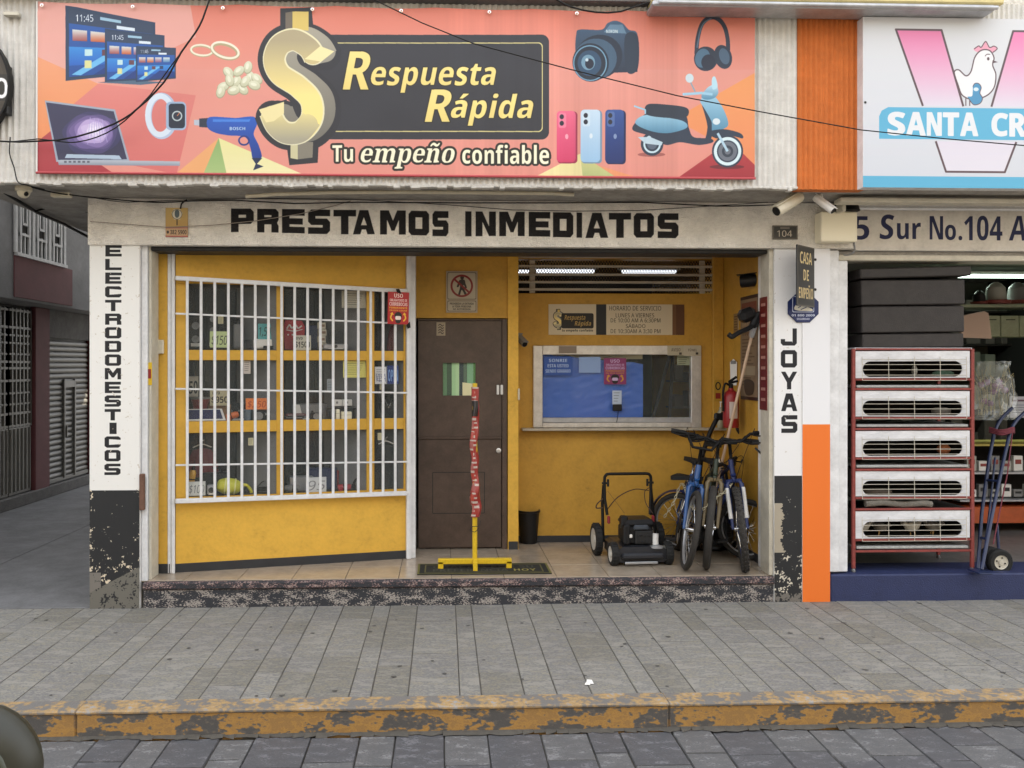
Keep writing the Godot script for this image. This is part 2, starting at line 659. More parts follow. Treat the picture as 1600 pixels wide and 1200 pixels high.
# Flat patches of colour (linear) cut from two noises, the way paint flakes off in islands.
func layered(size: int, stops: Array, number: int, coarse: float, fine: float, soft_mix: float, share := 0.6) -> ImageTexture:
	var a := noise(number, coarse, 5).get_seamless_image(size, size).get_data()
	var b := noise(number + 1, fine, 4).get_seamless_image(size, size).get_data()
	var g := noise(number + 90, 0.2, 3).get_seamless_image(size, size).get_data()
	var out := PackedByteArray()
	out.resize(size * size * 3)
	for i in size * size:
		var v: float = (a[i] * share + b[i] * (1.0 - share)) / 255.0
		var c: Color = stops[0][0]
		for s in stops:
			if v > s[1]:
				c = c.lerp(s[0], clampf((v - s[1]) / maxf(soft_mix, 0.004), 0, 1)) if soft_mix > 0.0 else s[0]
		var w: float = 0.84 + 0.32 * g[i] / 255.0
		out[i * 3] = int(255.0 * pow(clampf(c.r * w, 0, 1), 1 / 2.2))
		out[i * 3 + 1] = int(255.0 * pow(clampf(c.g * w, 0, 1), 1 / 2.2))
		out[i * 3 + 2] = int(255.0 * pow(clampf(c.b * w, 0, 1), 1 / 2.2))
	return ImageTexture.create_from_image(Image.create_from_data(size, size, false, Image.FORMAT_RGB8, out))


func make_materials() -> void:
	M.white_wall = paint(lin(0.80, 0.79, 0.77), 0.75, {"mottle": "scuff", "relief": "fine", "height": 0.15, "size": 1.3})
	M.stucco = paint(lin(0.84, 0.80, 0.73), 0.85, {"mottle": "grime", "relief": "stucco", "height": 0.9, "size": 0.9})
	M.fluted = paint(lin(0.74, 0.72, 0.68), 0.85, {"mottle": "grime", "relief": "fine", "height": 0.4, "size": 0.7})
	M.fluted_orange = paint(lin(0.64, 0.17, 0.03), 0.8, {"mottle": "grime", "relief": "fine", "height": 0.4, "size": 0.7})
	M.concrete = paint(lin(0.42, 0.395, 0.36), 0.9, {"mottle": "soil", "relief": "fine", "height": 0.3, "size": 1.1})
	M.dark_concrete = paint(lin(0.16, 0.155, 0.15), 0.9, {"mottle": "soil", "relief": "fine", "height": 0.3, "size": 1.3})
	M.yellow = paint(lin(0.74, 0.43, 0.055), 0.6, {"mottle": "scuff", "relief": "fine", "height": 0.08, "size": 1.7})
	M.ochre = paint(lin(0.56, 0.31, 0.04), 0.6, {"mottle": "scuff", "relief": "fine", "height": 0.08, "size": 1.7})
	M.skirting = paint(lin(0.028, 0.03, 0.035), 0.5, {"mottle": "grime", "size": 0.8})
	M.orange = paint(lin(0.82, 0.19, 0.02), 0.6, {"mottle": "grime", "relief": "fine", "height": 0.15, "size": 1.2})
	M.navy = paint(lin(0.022, 0.032, 0.10), 0.6, {"mottle": "scuff", "relief": "fine", "height": 0.2, "size": 0.8})
	M.step = paint(Color.WHITE, 0.8, {"mottle": "step", "relief": "step", "height": 0.25, "size": Vector3(2.2, 1.0, 1.0)})
	M.nosing = paint(Color.WHITE, 0.8, {"mottle": "nosing", "relief": "nosing", "height": 0.2, "size": Vector3(1.3, 0.5, 0.5)})
	M.pave = paint(Color.WHITE, 0.82, {"mottle": "pave", "relief": "fine", "height": 0.25, "size": Vector3(2.2, 1, 0.85)})
	M.pave_grey = paint(Color(0.965, 0.965, 0.975), 0.82, {"mottle": "pave", "relief": "fine", "height": 0.25, "size": Vector3(2.2, 1, 0.85)})
	M.pave_dark = paint(Color(0.93, 0.925, 0.91), 0.8, {"mottle": "pave", "relief": "fine", "height": 0.3, "size": Vector3(2.2, 1, 0.85)})
	M.joint = paint(lin(0.11, 0.10, 0.085), 0.95, {"mottle": "soil", "size": 0.5})
	M.sett = paint(Color.WHITE, 0.62, {"mottle": "setts", "relief": "setts", "height": 0.5, "size": Vector3(1.9, 1, 0.9)})
	M.sett_dark = paint(Color(0.88, 0.88, 0.9), 0.62, {"mottle": "setts", "relief": "setts", "height": 0.5, "size": Vector3(1.9, 1, 0.9), "shift": Vector3(0.37, 0, 0.21)})
	M.kerb = paint(Color.WHITE, 0.8, {"mottle": "kerb", "relief": "kerb", "height": 0.25, "size": Vector3(2.4, 1.3, 1.6)})
	M.kerb_top = paint(Color.WHITE, 0.8, {"mottle": "kerb_top", "relief": "fine", "height": 0.25, "size": 1.9})
	M.lane = paint(lin(0.19, 0.19, 0.195), 0.8, {"mottle": "soil", "relief": "fine", "height": 0.2, "size": 2.6})
	M.tile = paint(lin(0.42, 0.35, 0.27), 0.22, {"mottle": "grime", "size": 0.9})
	M.tile_b = paint(lin(0.38, 0.32, 0.25), 0.26, {"mottle": "grime", "size": 0.7})
	M.white_metal = paint(lin(0.80, 0.81, 0.83), 0.4, {"mottle": "grime", "size": 0.6})
	M.cream_metal = paint(lin(0.62, 0.58, 0.48), 0.45, {"mottle": "grime", "size": 0.6})
	M.steel = paint(lin(0.72, 0.70, 0.67), 0.36, {"metal": 0.6, "mottle": "grime", "size": 0.4})
	M.chrome = paint(lin(0.7, 0.7, 0.7), 0.2, {"metal": 1.0})
	M.alu = paint(lin(0.5, 0.51, 0.53), 0.45, {"metal": 0.6, "mottle": "grime", "size": 0.5})
	M.dark_metal = paint(lin(0.016, 0.016, 0.017), 0.55, {"mottle": "soil", "size": 0.5})
	M.black = paint(lin(0.007, 0.007, 0.0075), 0.5, {"spec": 0.35})
	M.rubber = paint(lin(0.013, 0.013, 0.013), 0.8, {"mottle": "soil", "size": 0.3})
	M.plastic = paint(lin(0.011, 0.011, 0.012), 0.42, {"spec": 0.4})
	M.grey_plastic = paint(lin(0.2, 0.2, 0.2), 0.5)
	M.white_plastic = paint(lin(0.7, 0.69, 0.66), 0.4)
	M.cream = paint(lin(0.68, 0.62, 0.48), 0.45, {"mottle": "grime", "size": 0.5})
	M.paper = paint(lin(0.72, 0.71, 0.68), 0.8)
	M.door = paint(lin(0.10, 0.066, 0.05), 0.42, {"mottle": "soil", "relief": "wave", "height": 0.1, "size": 1.6})
	M.maroon = paint(lin(0.15, 0.045, 0.05), 0.8, {"mottle": "grime", "size": 1.4})
	M.grey_wall = paint(lin(0.23, 0.23, 0.235), 0.85, {"mottle": "grime", "relief": "fine", "height": 0.2, "size": 1.4})
	M.shutter = paint(lin(0.15, 0.145, 0.13), 0.5, {"mottle": "grime", "size": 0.9})
	M.lattice = paint(lin(0.5, 0.5, 0.5), 0.6, {"mottle": "grime", "size": 0.6})
	M.red = paint(lin(0.26, 0.012, 0.014), 0.4)
	M.yellow_gloss = paint(lin(0.75, 0.50, 0.02), 0.35, {"mottle": "fleck", "size": 0.35})
	M.glass = paint(Color(0.9, 0.95, 0.95, 0.06), 0.02)
	M.glass.transparency = BaseMaterial3D.TRANSPARENCY_ALPHA
	M.glass.metallic_specular = 0.2
	M.dark_room = paint(lin(0.02, 0.018, 0.017), 0.85)
	M.dark_wood = paint(lin(0.015, 0.011, 0.009), 0.6, {"mottle": "soil", "size": 0.8})


func glow(c: Color, energy: float) -> StandardMaterial3D:
	var m := StandardMaterial3D.new()
	m.albedo_color = Color(0.9, 0.9, 0.9)
	m.emission_enabled = true
	m.emission = c
	m.emission_energy_multiplier = energy
	return m


# ---------------------------------------------------------------- the ground

func slab(parent: Node, called: String, x0: float, x1: float, z0: float, z1: float, top: float, gap: float, m: Material) -> void:
	# one flagstone: a flat top with its arrises worn round, a hair tilted
	var st := S()
	flat(st)
	var a := rng.randf_range(-0.0015, 0.0015)
	var b := rng.randf_range(-0.0015, 0.0015)
	var g := gap / 2
	var gz := gap / 5
	var e := 0.004
	var o := [Vector3(x0 + g, top - 0.01, z1 - gz), Vector3(x1 - g, top - 0.01, z1 - gz), Vector3(x1 - g, top - 0.01, z0 + gz), Vector3(x0 + g, top - 0.01, z0 + gz)]
	var c := Vector3((x0 + x1) / 2, 0, (z0 + z1) / 2)
	var i := []
	for p in o:
		var d := Vector3(signf(c.x - p.x) * e * 0.8, 0.01 + a * signf(p.x - c.x) + b * signf(p.z - c.z), signf(c.z - p.z) * e * 0.4)
		d.x *= rng.randf_range(0.7, 1.6)
		d.z *= rng.randf_range(0.7, 1.6)
		i.append(p + d)
	quad(st, i[0], i[1], i[2], i[3], Vector3.UP)
	for k in 4:
		quad(st, o[k], o[(k + 1) % 4], i[(k + 1) % 4], i[k], (o[k] + o[(k + 1) % 4]) / 2 - c)
	obj(called, st, m, parent)


func build_ground() -> void:
	# the pavement: long straight joints run from the kerb to the wall, short ones stagger between them
	var walk := struct("sidewalk")
	var bed := S()
	span(bed, Vector3(-8.0, -0.16, -0.3), Vector3(7.0, -0.004, 1.83))
	obj("mortar_bed", bed, M.joint, walk)
	var x := -5.7
	var wide := [0.2, 0.24, 0.13, 0.21, 0.29, 0.12, 0.23, 0.17]
	var n := 0
	while x < 4.85:
		var w: float = wide[n % wide.size()] + rng.randf_range(-0.015, 0.015)
		n += 1
		var z := -0.02
		while z < 1.8:
			var l := rng.randf_range(0.24, 0.46)
			if z + l > 1.6:
				l = 1.8 - z
			slab(walk, "flagstone", x, x + w, z, z + l, rng.randf_range(-0.0008, 0.0008), [0.0035, 0.0008, 0.002, 0.001][n % 4], [M.pave, M.pave, M.pave_grey, M.pave, M.pave_grey, M.pave_dark][rng.randi() % 6])
			z += l
		x += w
	# old chewing gum trodden into the flags
	var gum := S()
	flat(gum)
	for i in 110:
		var c := Vector3(rng.randf_range(-4.5, 4.3), 0.0022, rng.randf_range(0.05, 1.78))
		var r := rng.randf_range(0.006, 0.019)
		var ring := []
		for j in 7:
			ring.append(c + Vector3(cos(TAU * j / 7.0), 0, sin(TAU * j / 7.0)) * r * rng.randf_range(0.7, 1.2))
		for j in 7:
			tri(gum, c + Vector3(0, 0.0008, 0), ring[j], ring[(j + 1) % 7], Vector3.UP)
	obj("gum_spots", gum, paint(lin(0.07, 0.066, 0.06), 0.7), walk).set_meta("kind", "stuff")
	# the kerb, in cast lengths
	var kerb := struct("kerb")
	x = -7.0
	var k := 0
	while x < 6.0:
		var w: float = [2.9, 2.2, 3.1, 2.5, 1.9][k % 5]
		k += 1
		var dz := rng.randf_range(-0.003, 0.003)
		var dy := rng.randf_range(-0.002, 0.002)
		var st := S()
		box(st, Vector3(x + w / 2, -0.09 + dy, 1.878 + dz), Vector3(w - 0.0015, 0.18, 0.15), Basis(), 0.009)
		obj("kerbstone", st, M.kerb, kerb)
		var tp := S()
		box(tp, Vector3(x + w / 2, 0.0 + dy, 1.886 + dz), Vector3(w - 0.001, 0.02, 0.152), Basis(), 0.006)
		obj("worn_top", tp, M.kerb_top, kerb)
		x += w
	# the street: stone blocks beside the kerb, its far part one sheet
	var street := struct("street")
	var sb := S()
	span(sb, Vector3(-60, -0.3, 1.8), Vector3(60, -0.149, 10.2))
	obj("roadbed", sb, M.joint, street)
	var sf := S()
	span(sf, Vector3(-60, -0.148, 3.3), Vector3(60, -0.138, 10.2))
	obj("far_lane", sf, paint(lin(0.12, 0.118, 0.112), 0.9), street)
	# grit gathered along the foot of the kerb
	var grit := S()
	flat(grit)
	var gx := -3.6
	while gx < 4.1:
		var ga := rng.randf_range(0.012, 0.05)
		quad(grit, Vector3(gx, -0.131, 1.95 + ga), Vector3(gx + 0.06, -0.131, 1.95 + rng.randf_range(0.012, 0.05)), Vector3(gx + 0.06, -0.118, 1.949), Vector3(gx, -0.118, 1.949), Vector3.UP)
		gx += 0.06
	obj("gutter_grit", grit, M.joint, street).set_meta("kind", "stuff")
	x = -3.4
	n = 0
	while x < 3.9:
		var w: float = [0.2, 0.27, 0.23, 0.16, 0.25][n % 5] + rng.randf_range(-0.03, 0.03)
		n += 1
		var z := 1.955 + rng.randf_range(0, 0.04)
		while z < 3.28:
			var l := minf(rng.randf_range(0.22, 0.4), 3.3 - z)
			slab(street, "paving_block", x, x + w, z, z + l, -0.136 + rng.randf_range(-0.003, 0.003), [0.008, 0.003, 0.006][rng.randi() % 3], [M.sett, M.sett_dark][rng.randi() % 2])
			z += l
		x += w
	# the side street, smooth old concrete in big bays
	var lane := struct("side_street")
	var ls := S()
	span(ls, Vector3(-5.6, -0.15, -30.0), Vector3(-2.4, -0.004, -0.03))
	obj("lane_bed", ls, M.joint, lane)
	for z in [[-2.6, -0.035], [-5.4, -2.61], [-9.0, -5.41], [-30.0, -9.01]]:
		for xx in [[-5.6, -4.02], [-4.01, -2.4]]:
			var st := S()
			box(st, Vector3((xx[0] + xx[1]) / 2, -0.003, (z[0] + z[1]) / 2), Vector3(xx[1] - xx[0], 0.01, z[1] - z[0]), Basis(), 0.004)
			obj("concrete_bay", st, M.lane, lane)
	var far_walk := struct("far_sidewalk")
	var fs := S()
	span(fs, Vector3(-40, -0.3, 10.21), Vector3(40, 0.0, 12.0))
	obj("paving", fs, M.dark_concrete, far_walk)
	# the rest of the land, out to the horizon
	var land := struct("ground")
	var gs := S()
	flat(gs)
	quad(gs, Vector3(-90, -0.32, 90), Vector3(90, -0.32, 90), Vector3(90, -0.32, -90), Vector3(-90, -0.32, -90), Vector3.UP)
	obj("earth", gs, M.concrete, land)

# ---------------------------------------------------------------- the pawn shop

# A sheet of upright flutes: rounded ribs side by side.
func flutes(st: SurfaceTool, x0: float, x1: float, y0: float, y1: float, z: float, pitch: float, deep: float) -> void:
	var n := int(round((x1 - x0) / pitch))
	var p := (x1 - x0) / n
	soft(st)
	for i in n:
		var w := p * rng.randf_range(0.66, 0.76)
		var d := deep * rng.randf_range(0.75, 1.1)
		var xs := [0.0, (p - w) / 2, (p - w) / 2 + w * 0.25, p / 2, (p + w) / 2 - w * 0.25, (p + w) / 2, p]
		var zs := [0.0, 0.0, d * 0.8, d, d * 0.8, 0.0, 0.0]
		for k in 6:
			quad(st, Vector3(x0 + i * p + xs[k], y0, z + zs[k]), Vector3(x0 + i * p + xs[k + 1], y0, z + zs[k + 1]), Vector3(x0 + i * p + xs[k + 1], y1, z + zs[k + 1]), Vector3(x0 + i * p + xs[k], y1, z + zs[k]), Vector3(zs[k] - zs[k + 1], 0, xs[k + 1] - xs[k]))


func wall_text(size: Vector2, scale: float, ground: Color) -> Canvas:
	return Canvas.new(size, scale, ground)


# Knocks chips of other colours out of a painted print: list rows are [colour, noise, threshold as a Callable of (x, y) in 0..1].
func chip(t: ImageTexture, number: int, freq: float, rule: Callable) -> ImageTexture:
	var im := t.get_image()
	var w := im.get_width()
	var h := im.get_height()
	var a := noise(number, freq, 5)
	var b := noise(number + 1, freq * 4.0, 4)
	for y in h:
		for x in w:
			var rim := 0.10 if x < w * 0.035 or x > w * 0.965 else 0.0
			var v := a.get_noise_2d(x, y) * 0.6 + b.get_noise_2d(x, y) * 0.45 + rim
			var c = rule.call(float(x) / w, float(y) / h, v)
			if c != null:
				im.set_pixel(x, y, c)
	return ImageTexture.create_from_image(im)


func pillar(shop: Node3D, called: String, x0: float, x1: float, y1: float, print_t: Texture2D, z := 0.0) -> MeshInstance3D:
	var m := printed(print_t, 0.7, "scuff", 1.3)
	var o := sheet(called, x1 - x0, y1, 0.34, face_to(Vector3((x0 + x1) / 2, y1 / 2, z)), m, M.white_wall, shop)
	return o


func build_pawn_shop() -> void:
	var shop := thing("pawn_shop_building", "pawn shop building with white painted pillars, fluted upper front and yellow recessed entrance", "building")
	var x_l: float = -2.615
	var x_r: float = 2.739
	var o_l: float = -2.185
	var o_r: float = 2.511
	# beam with the painted words PRESTAMOS INMEDIATOS
	var c := Canvas.new(Vector2(1196, 76), 1.7, Color(0, 0, 0, 0), Vector2(139, 312))
	var ink := Color(0.075, 0.07, 0.075)
	var xs := [356, 396, 434, 474, 513, 543, 585, 629, 666]
	var xe := [391, 429, 469, 508, 548, 577, 625, 661, 691]
	for i in 9:
		c.capital(ink, "PRESTAMOS"[i], xs[i], 327.5 + i * 0.25, xe[i], 367 + i * 0.5, 0.34, 0.27)
	xs = [717, 733, 770, 816, 854, 891, 905, 942, 981, 1019]
	xe = [727, 765, 810, 850, 886, 900, 941, 977, 1013, 1052]
	for i in 10:
		c.capital(ink, "INMEDIATOS"[i], xs[i], 329.5 + i * 0.15, xe[i], 371 + i * 0.25, 0.34, 0.27)
	var words := c.done()
	var beam_m := M.stucco.duplicate() as StandardMaterial3D
	beam_m.detail_enabled = true
	beam_m.detail_albedo = words
	beam_m.detail_uv_layer = BaseMaterial3D.DETAIL_UV_2
	var st := S()
	flat(st)
	var b0 := Vector3(-2.62, 2.7, 0.02)
	var b1 := Vector3(3.147, 3.04, 0.02)
	# the front, in strips whose lower edge wanders a little
	var nx := 40
	for i in nx:
		var u0 := float(i) / nx
		var u1 := float(i + 1) / nx
		for p in [[u0, 0.0, u1, 0.0, u1, 1.0], [u0, 0.0, u1, 1.0, u0, 1.0]]:
			var v := []
			for k in 3:
				v.append(Vector3(lerpf(b0.x, b1.x, p[k * 2]), lerpf(b0.y, b1.y, p[k * 2 + 1]) + (0.004 * sin(p[k * 2] * 37.0) if p[k * 2 + 1] == 0.0 else 0.0), 0.02))
			for k in [0, 2, 1]:
				st.set_uv2(Vector2(p[k * 2], 1.0 - p[k * 2 + 1]))
				st.add_vertex(v[k])
	obj("beam", st, beam_m, shop)
	st = S()
	span(st, Vector3(b0.x, b0.y - 0.004, -0.33), Vector3(b1.x, 3.04, 0.018))
	obj("beam_core", st, M.stucco, shop)

	# pillars
	c = Canvas.new(Vector2(78, 572), 2.4, Color(0.92, 0.915, 0.9), Vector2(140, 380))
	c.rect(Color(0.13, 0.135, 0.145), 140, 766, 218, 960)
	var ys := [380, 405, 427, 448, 472, 491, 516, 538, 563, 584, 613, 633, 662, 683, 705, 727, 727]
	var word := "ELECTRODOMESTICOS"
	for i in 17:
		var t := 381.0 + i * 21.45
		var narrow := word[i] == "I"
		c.capital(Color(0.1, 0.1, 0.11), word[i], 171 if narrow else 164.5 - i * 0.08, t, 182 if narrow else 190.0 - i * 0.12, t + 17.6, 0.27, 0.24)
	var worn := func(x: float, y: float, v: float):
		if y < 0.665:
			return Color(0.80, 0.77, 0.72) if v > 0.43 else null
		var t := lerpf(0.46, 0.1, clampf((y - 0.76) / 0.22, 0, 1)) - (0.2 if x < 0.06 else 0.0)
		if y > 0.955 - x * 0.07:
			return Color(0.42, 0.41, 0.38) if v > -0.2 else null
		if x < 0.22 and y > 0.90 and v > -0.3:
			return Color(0.47, 0.45, 0.42)
		if v > t:
			return Color(0.86, 0.80, 0.70) if v > t + 0.05 else Color(0.62, 0.60, 0.56)
		return null
	pillar(shop, "left_pillar", x_l, -2.25, b0.y, chip(c.done(), 61, 0.022, worn))
	c = Canvas.new(Vector2(43, 555), 2.4, Color(0.92, 0.92, 0.925), Vector2(1210, 388))
	c.rect(Color(0.13, 0.135, 0.145), 1210, 745, 1253, 950)
	var k := 0
	for ch in "JOYAS":
		c.capital(Color(0.09, 0.09, 0.11), ch, 1220 + k * 0.2, 514 + k * 34, 1245 + k * 0.2, 541 + k * 34.2, 0.27, 0.24)
		k += 1
	var worn_r := func(x: float, y: float, v: float):
		if y < 0.645:
			return Color(0.80, 0.78, 0.75) if v > 0.46 else null
		if x < 0.30 + v * 0.2 and y > 0.72 and y < 0.86:
			return Color(0.66, 0.62, 0.55)
		var t := lerpf(0.48, 0.13, clampf((y - 0.76) / 0.22, 0, 1))
		if y > 0.975:
			return Color(0.45, 0.43, 0.40) if v > -0.1 else null
		if v > t:
			return Color(0.84, 0.81, 0.74) if v > t + 0.05 else Color(0.6, 0.58, 0.55)
		return null
	pillar(shop, "right_pillar", 2.526, x_r, b0.y, chip(c.done(), 67, 0.022, worn_r))
	# shutter rails beside the pillars and the shutter housing under the beam
	st = S()
	span(st, Vector3(-2.25 + 0.002, 0.195, -0.22), Vector3(-2.203, b0.y - 0.002, -0.03), 0.004)
	obj("shutter_rail", st, M.white_metal, shop)
	st = S()
	span(st, Vector3(-2.203 + 0.002, FLOOR, -0.22), Vector3(-2.182, b0.y - 0.002, -0.055), 0.003)
	obj("shutter_rail", st, M.cream_metal, shop)
	st = S()
	span(st, Vector3(o_r - 0.018, FLOOR, -0.2), Vector3(2.526 - 0.002, b0.y - 0.002, -0.02), 0.003)
	obj("shutter_rail", st, M.cream_metal, shop)
	st = S()
	span(st, Vector3(-2.25, 1.0 - 0.27, -0.02), Vector3(-2.213, 1.0, 0.012), 0.006)
	obj("rusty_hinge_box", st, paint(lin(0.18, 0.09, 0.06), 0.8, {"mottle": "soil", "size": 0.3}), shop)
	st = S()
	span(st, Vector3(o_l, 2.663, -0.3), Vector3(o_r - 0.02, b0.y - 0.005, -0.05), 0.006)
	for i in 9:
		span(st, Vector3(lerpf(o_l, o_r, i / 9.0) + 0.1, 2.663 + 0.012, -0.052), Vector3(lerpf(o_l, o_r, i / 9.0) + 0.13, 2.663 + 0.03, -0.044), 0.003)
	obj("shutter_housing", st, M.dark_metal, shop)

	# soffit, fluted upper front, ledge and the storey above
	st = S()
	span(st, Vector3(-3.3, 3.045, -9.0), Vector3(2.502, 3.2, 0.5))
	obj("soffit_slab", st, M.concrete, shop)
	st = S()
	var f0: float = 3.047
	flutes(st, -3.3, 2.484, f0, 4.3, 0.52, 0.042, 0.013)
	span(st, Vector3(-3.3, f0 + 0.004, 0.42), Vector3(2.484, 4.3, 0.519))
	obj("fluted_front", st, M.fluted, shop)
	st = S()
	# a ragged drip edge of plaster under the flutes
	var xx := -3.3
	while xx < 2.484 - 0.03:
		var w := rng.randf_range(0.03, 0.07)
		span(st, Vector3(xx, f0 - rng.randf_range(0.004, 0.02), 0.47), Vector3(xx + w, f0 + 0.012, 0.528), 0.003)
		xx += w
	obj("drip_edge", st, M.fluted, shop)
	st = S()
	span(st, Vector3(-3.3, 4.3, -9.0), Vector3(2.502, 4.42, 0.62))
	obj("upper_ledge", st, M.dark_concrete, shop)
	st = S()
	span(st, Vector3(-3.3, 4.42, -9.0), Vector3(2.502, 7.6, 0.5))
	obj("upper_storey", st, M.stucco, shop)
	# bulk of the ground floor behind the rooms
	st = S()
	span(st, Vector3(x_l, 0, -9.0), Vector3(x_l + 0.25, 3.045, -0.342))
	obj("side_wall", st, M.grey_wall, shop)
	st = S()
	span(st, Vector3(x_l + 0.25, 0, -4.2), Vector3(x_r, 3.045, -4.0))
	obj("rear_wall", st, M.dark_room, shop)

	# step and tiled floor
	st = S()
	span(st, Vector3(-2.231, -0.1, -0.4), Vector3(2.536, 0.138, -0.012), 0.012)
	obj("step", st, M.step, shop)
	st = S()
	span(st, Vector3(-2.231, 0.134, -0.4), Vector3(2.536, FLOOR - 0.006, 0.004), 0.012)
	obj("step_nosing", st, M.nosing, shop)
	st = S()
	span(st, Vector3(x_l + 0.25, -0.1, -4.0), Vector3(x_r, FLOOR - 0.008, -0.05))
	var floor_part := obj("floor", st, M.joint, shop)
	var tz := -0.03
	while tz > -1.7:
		var tx := o_l - 0.15
		while tx < o_r:
			var t := S()
			box(t, Vector3(tx + 0.2, FLOOR - 0.005 + rng.randf_range(-0.0006, 0.0006), tz - 0.2), Vector3(0.396, 0.01, 0.396), Basis(), 0.002)
			obj("floor_tile", t, M.tile if rng.randf() < 0.6 else M.tile_b, floor_part)
			tx += 0.4
		tz -= 0.4

	# recess: walls, ceiling
	var top := 2.82
	st = S()
	span(st, Vector3(-2.231, FLOOR, -0.5), Vector3(Vector3(-2.099, 0.2, -0.268).x - 0.005, top, Vector3(-2.099, 0.2, -0.268).z + 0.02))
	obj("return_wall", st, M.yellow, shop)
	st = S()
	span(st, Vector3(-2.231, FLOOR, Vector3(-2.099, 0.2, -0.268).z + 0.02), Vector3(Vector3(-2.099, 0.2, -0.268).x - 0.005, FLOOR + 0.075, Vector3(-2.099, 0.2, -0.268).z + 0.026), 0.002)
	obj("skirting", st, M.skirting, shop)
	st = S()
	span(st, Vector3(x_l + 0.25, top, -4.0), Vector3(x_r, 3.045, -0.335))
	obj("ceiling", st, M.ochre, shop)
	# wall round the door
	var dz := -1.05
	var d0: float = -0.229
	var d1: float = 0.566
	var dt: float = 2.221
	st = S()
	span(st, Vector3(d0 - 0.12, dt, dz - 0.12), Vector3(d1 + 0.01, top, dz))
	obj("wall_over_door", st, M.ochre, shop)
	st = S()
	span(st, Vector3(d1 + 0.002, FLOOR, dz - 0.4), Vector3(0.659, top, dz + 0.02))
	obj("door_pier", st, M.yellow, shop)
	st = S()
	span(st, Vector3(d1 + 0.008, FLOOR, dz + 0.02), Vector3(0.659 - 0.004, FLOOR + 0.07, dz + 0.027))
	obj("skirting", st, M.skirting, shop)
	# return between the display and the door
	st = S()
	span(st, Vector3(-0.235, FLOOR, dz - 0.1), Vector3(d0 - 0.004, top, -0.76), 0.003)
	obj("door_return", st, M.alu, shop)
	# counter wall with its window opening
	var bz := -1.33
	var w0: float = 0.82
	var w1: float = 2.36
	var v0: float = 1.244
	var v1: float = 1.987
	var l0: float = 2.463
	var l1: float = 2.777
	var px0: float = d1 + 0.05
	st = S()
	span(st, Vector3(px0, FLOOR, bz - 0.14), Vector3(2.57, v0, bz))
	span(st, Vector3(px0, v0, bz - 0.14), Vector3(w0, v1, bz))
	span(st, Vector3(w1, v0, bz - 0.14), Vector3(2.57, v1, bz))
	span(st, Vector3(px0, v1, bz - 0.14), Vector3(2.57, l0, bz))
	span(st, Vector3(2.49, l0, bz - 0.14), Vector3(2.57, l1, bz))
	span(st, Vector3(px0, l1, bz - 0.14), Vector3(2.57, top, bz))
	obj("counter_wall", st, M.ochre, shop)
	st = S()
	span(st, Vector3(px0, FLOOR, bz), Vector3(2.46, FLOOR + 0.06, bz + 0.008), 0.002)
	obj("skirting", st, M.skirting, shop)
	st = S()
	span(st, Vector3(2.457, FLOOR, bz), Vector3(2.558, top, bz + 0.05), 0.006)
	obj("corner_pier", st, M.ochre, shop)
	st = S()
	span(st, Vector3(2.56, FLOOR, -4.0), Vector3(2.66, top, -0.03))
	obj("right_recess_wall", st, M.ochre, shop)
	st = S()
	span(st, Vector3(2.552, FLOOR, bz + 0.052), Vector3(2.56, FLOOR + 0.07, -0.21))
	obj("skirting", st, M.skirting, shop)
	st = S()
	box(st, Vector3((0.71 + 2.645) / 2, 1.231, bz + 0.06), Vector3(2.645 - 0.71, 0.022, 0.12), Basis(), 0.004)
	obj("counter_ledge", st, paint(lin(0.5, 0.45, 0.36), 0.4, {"mottle": "grime", "size": 0.6}), shop)


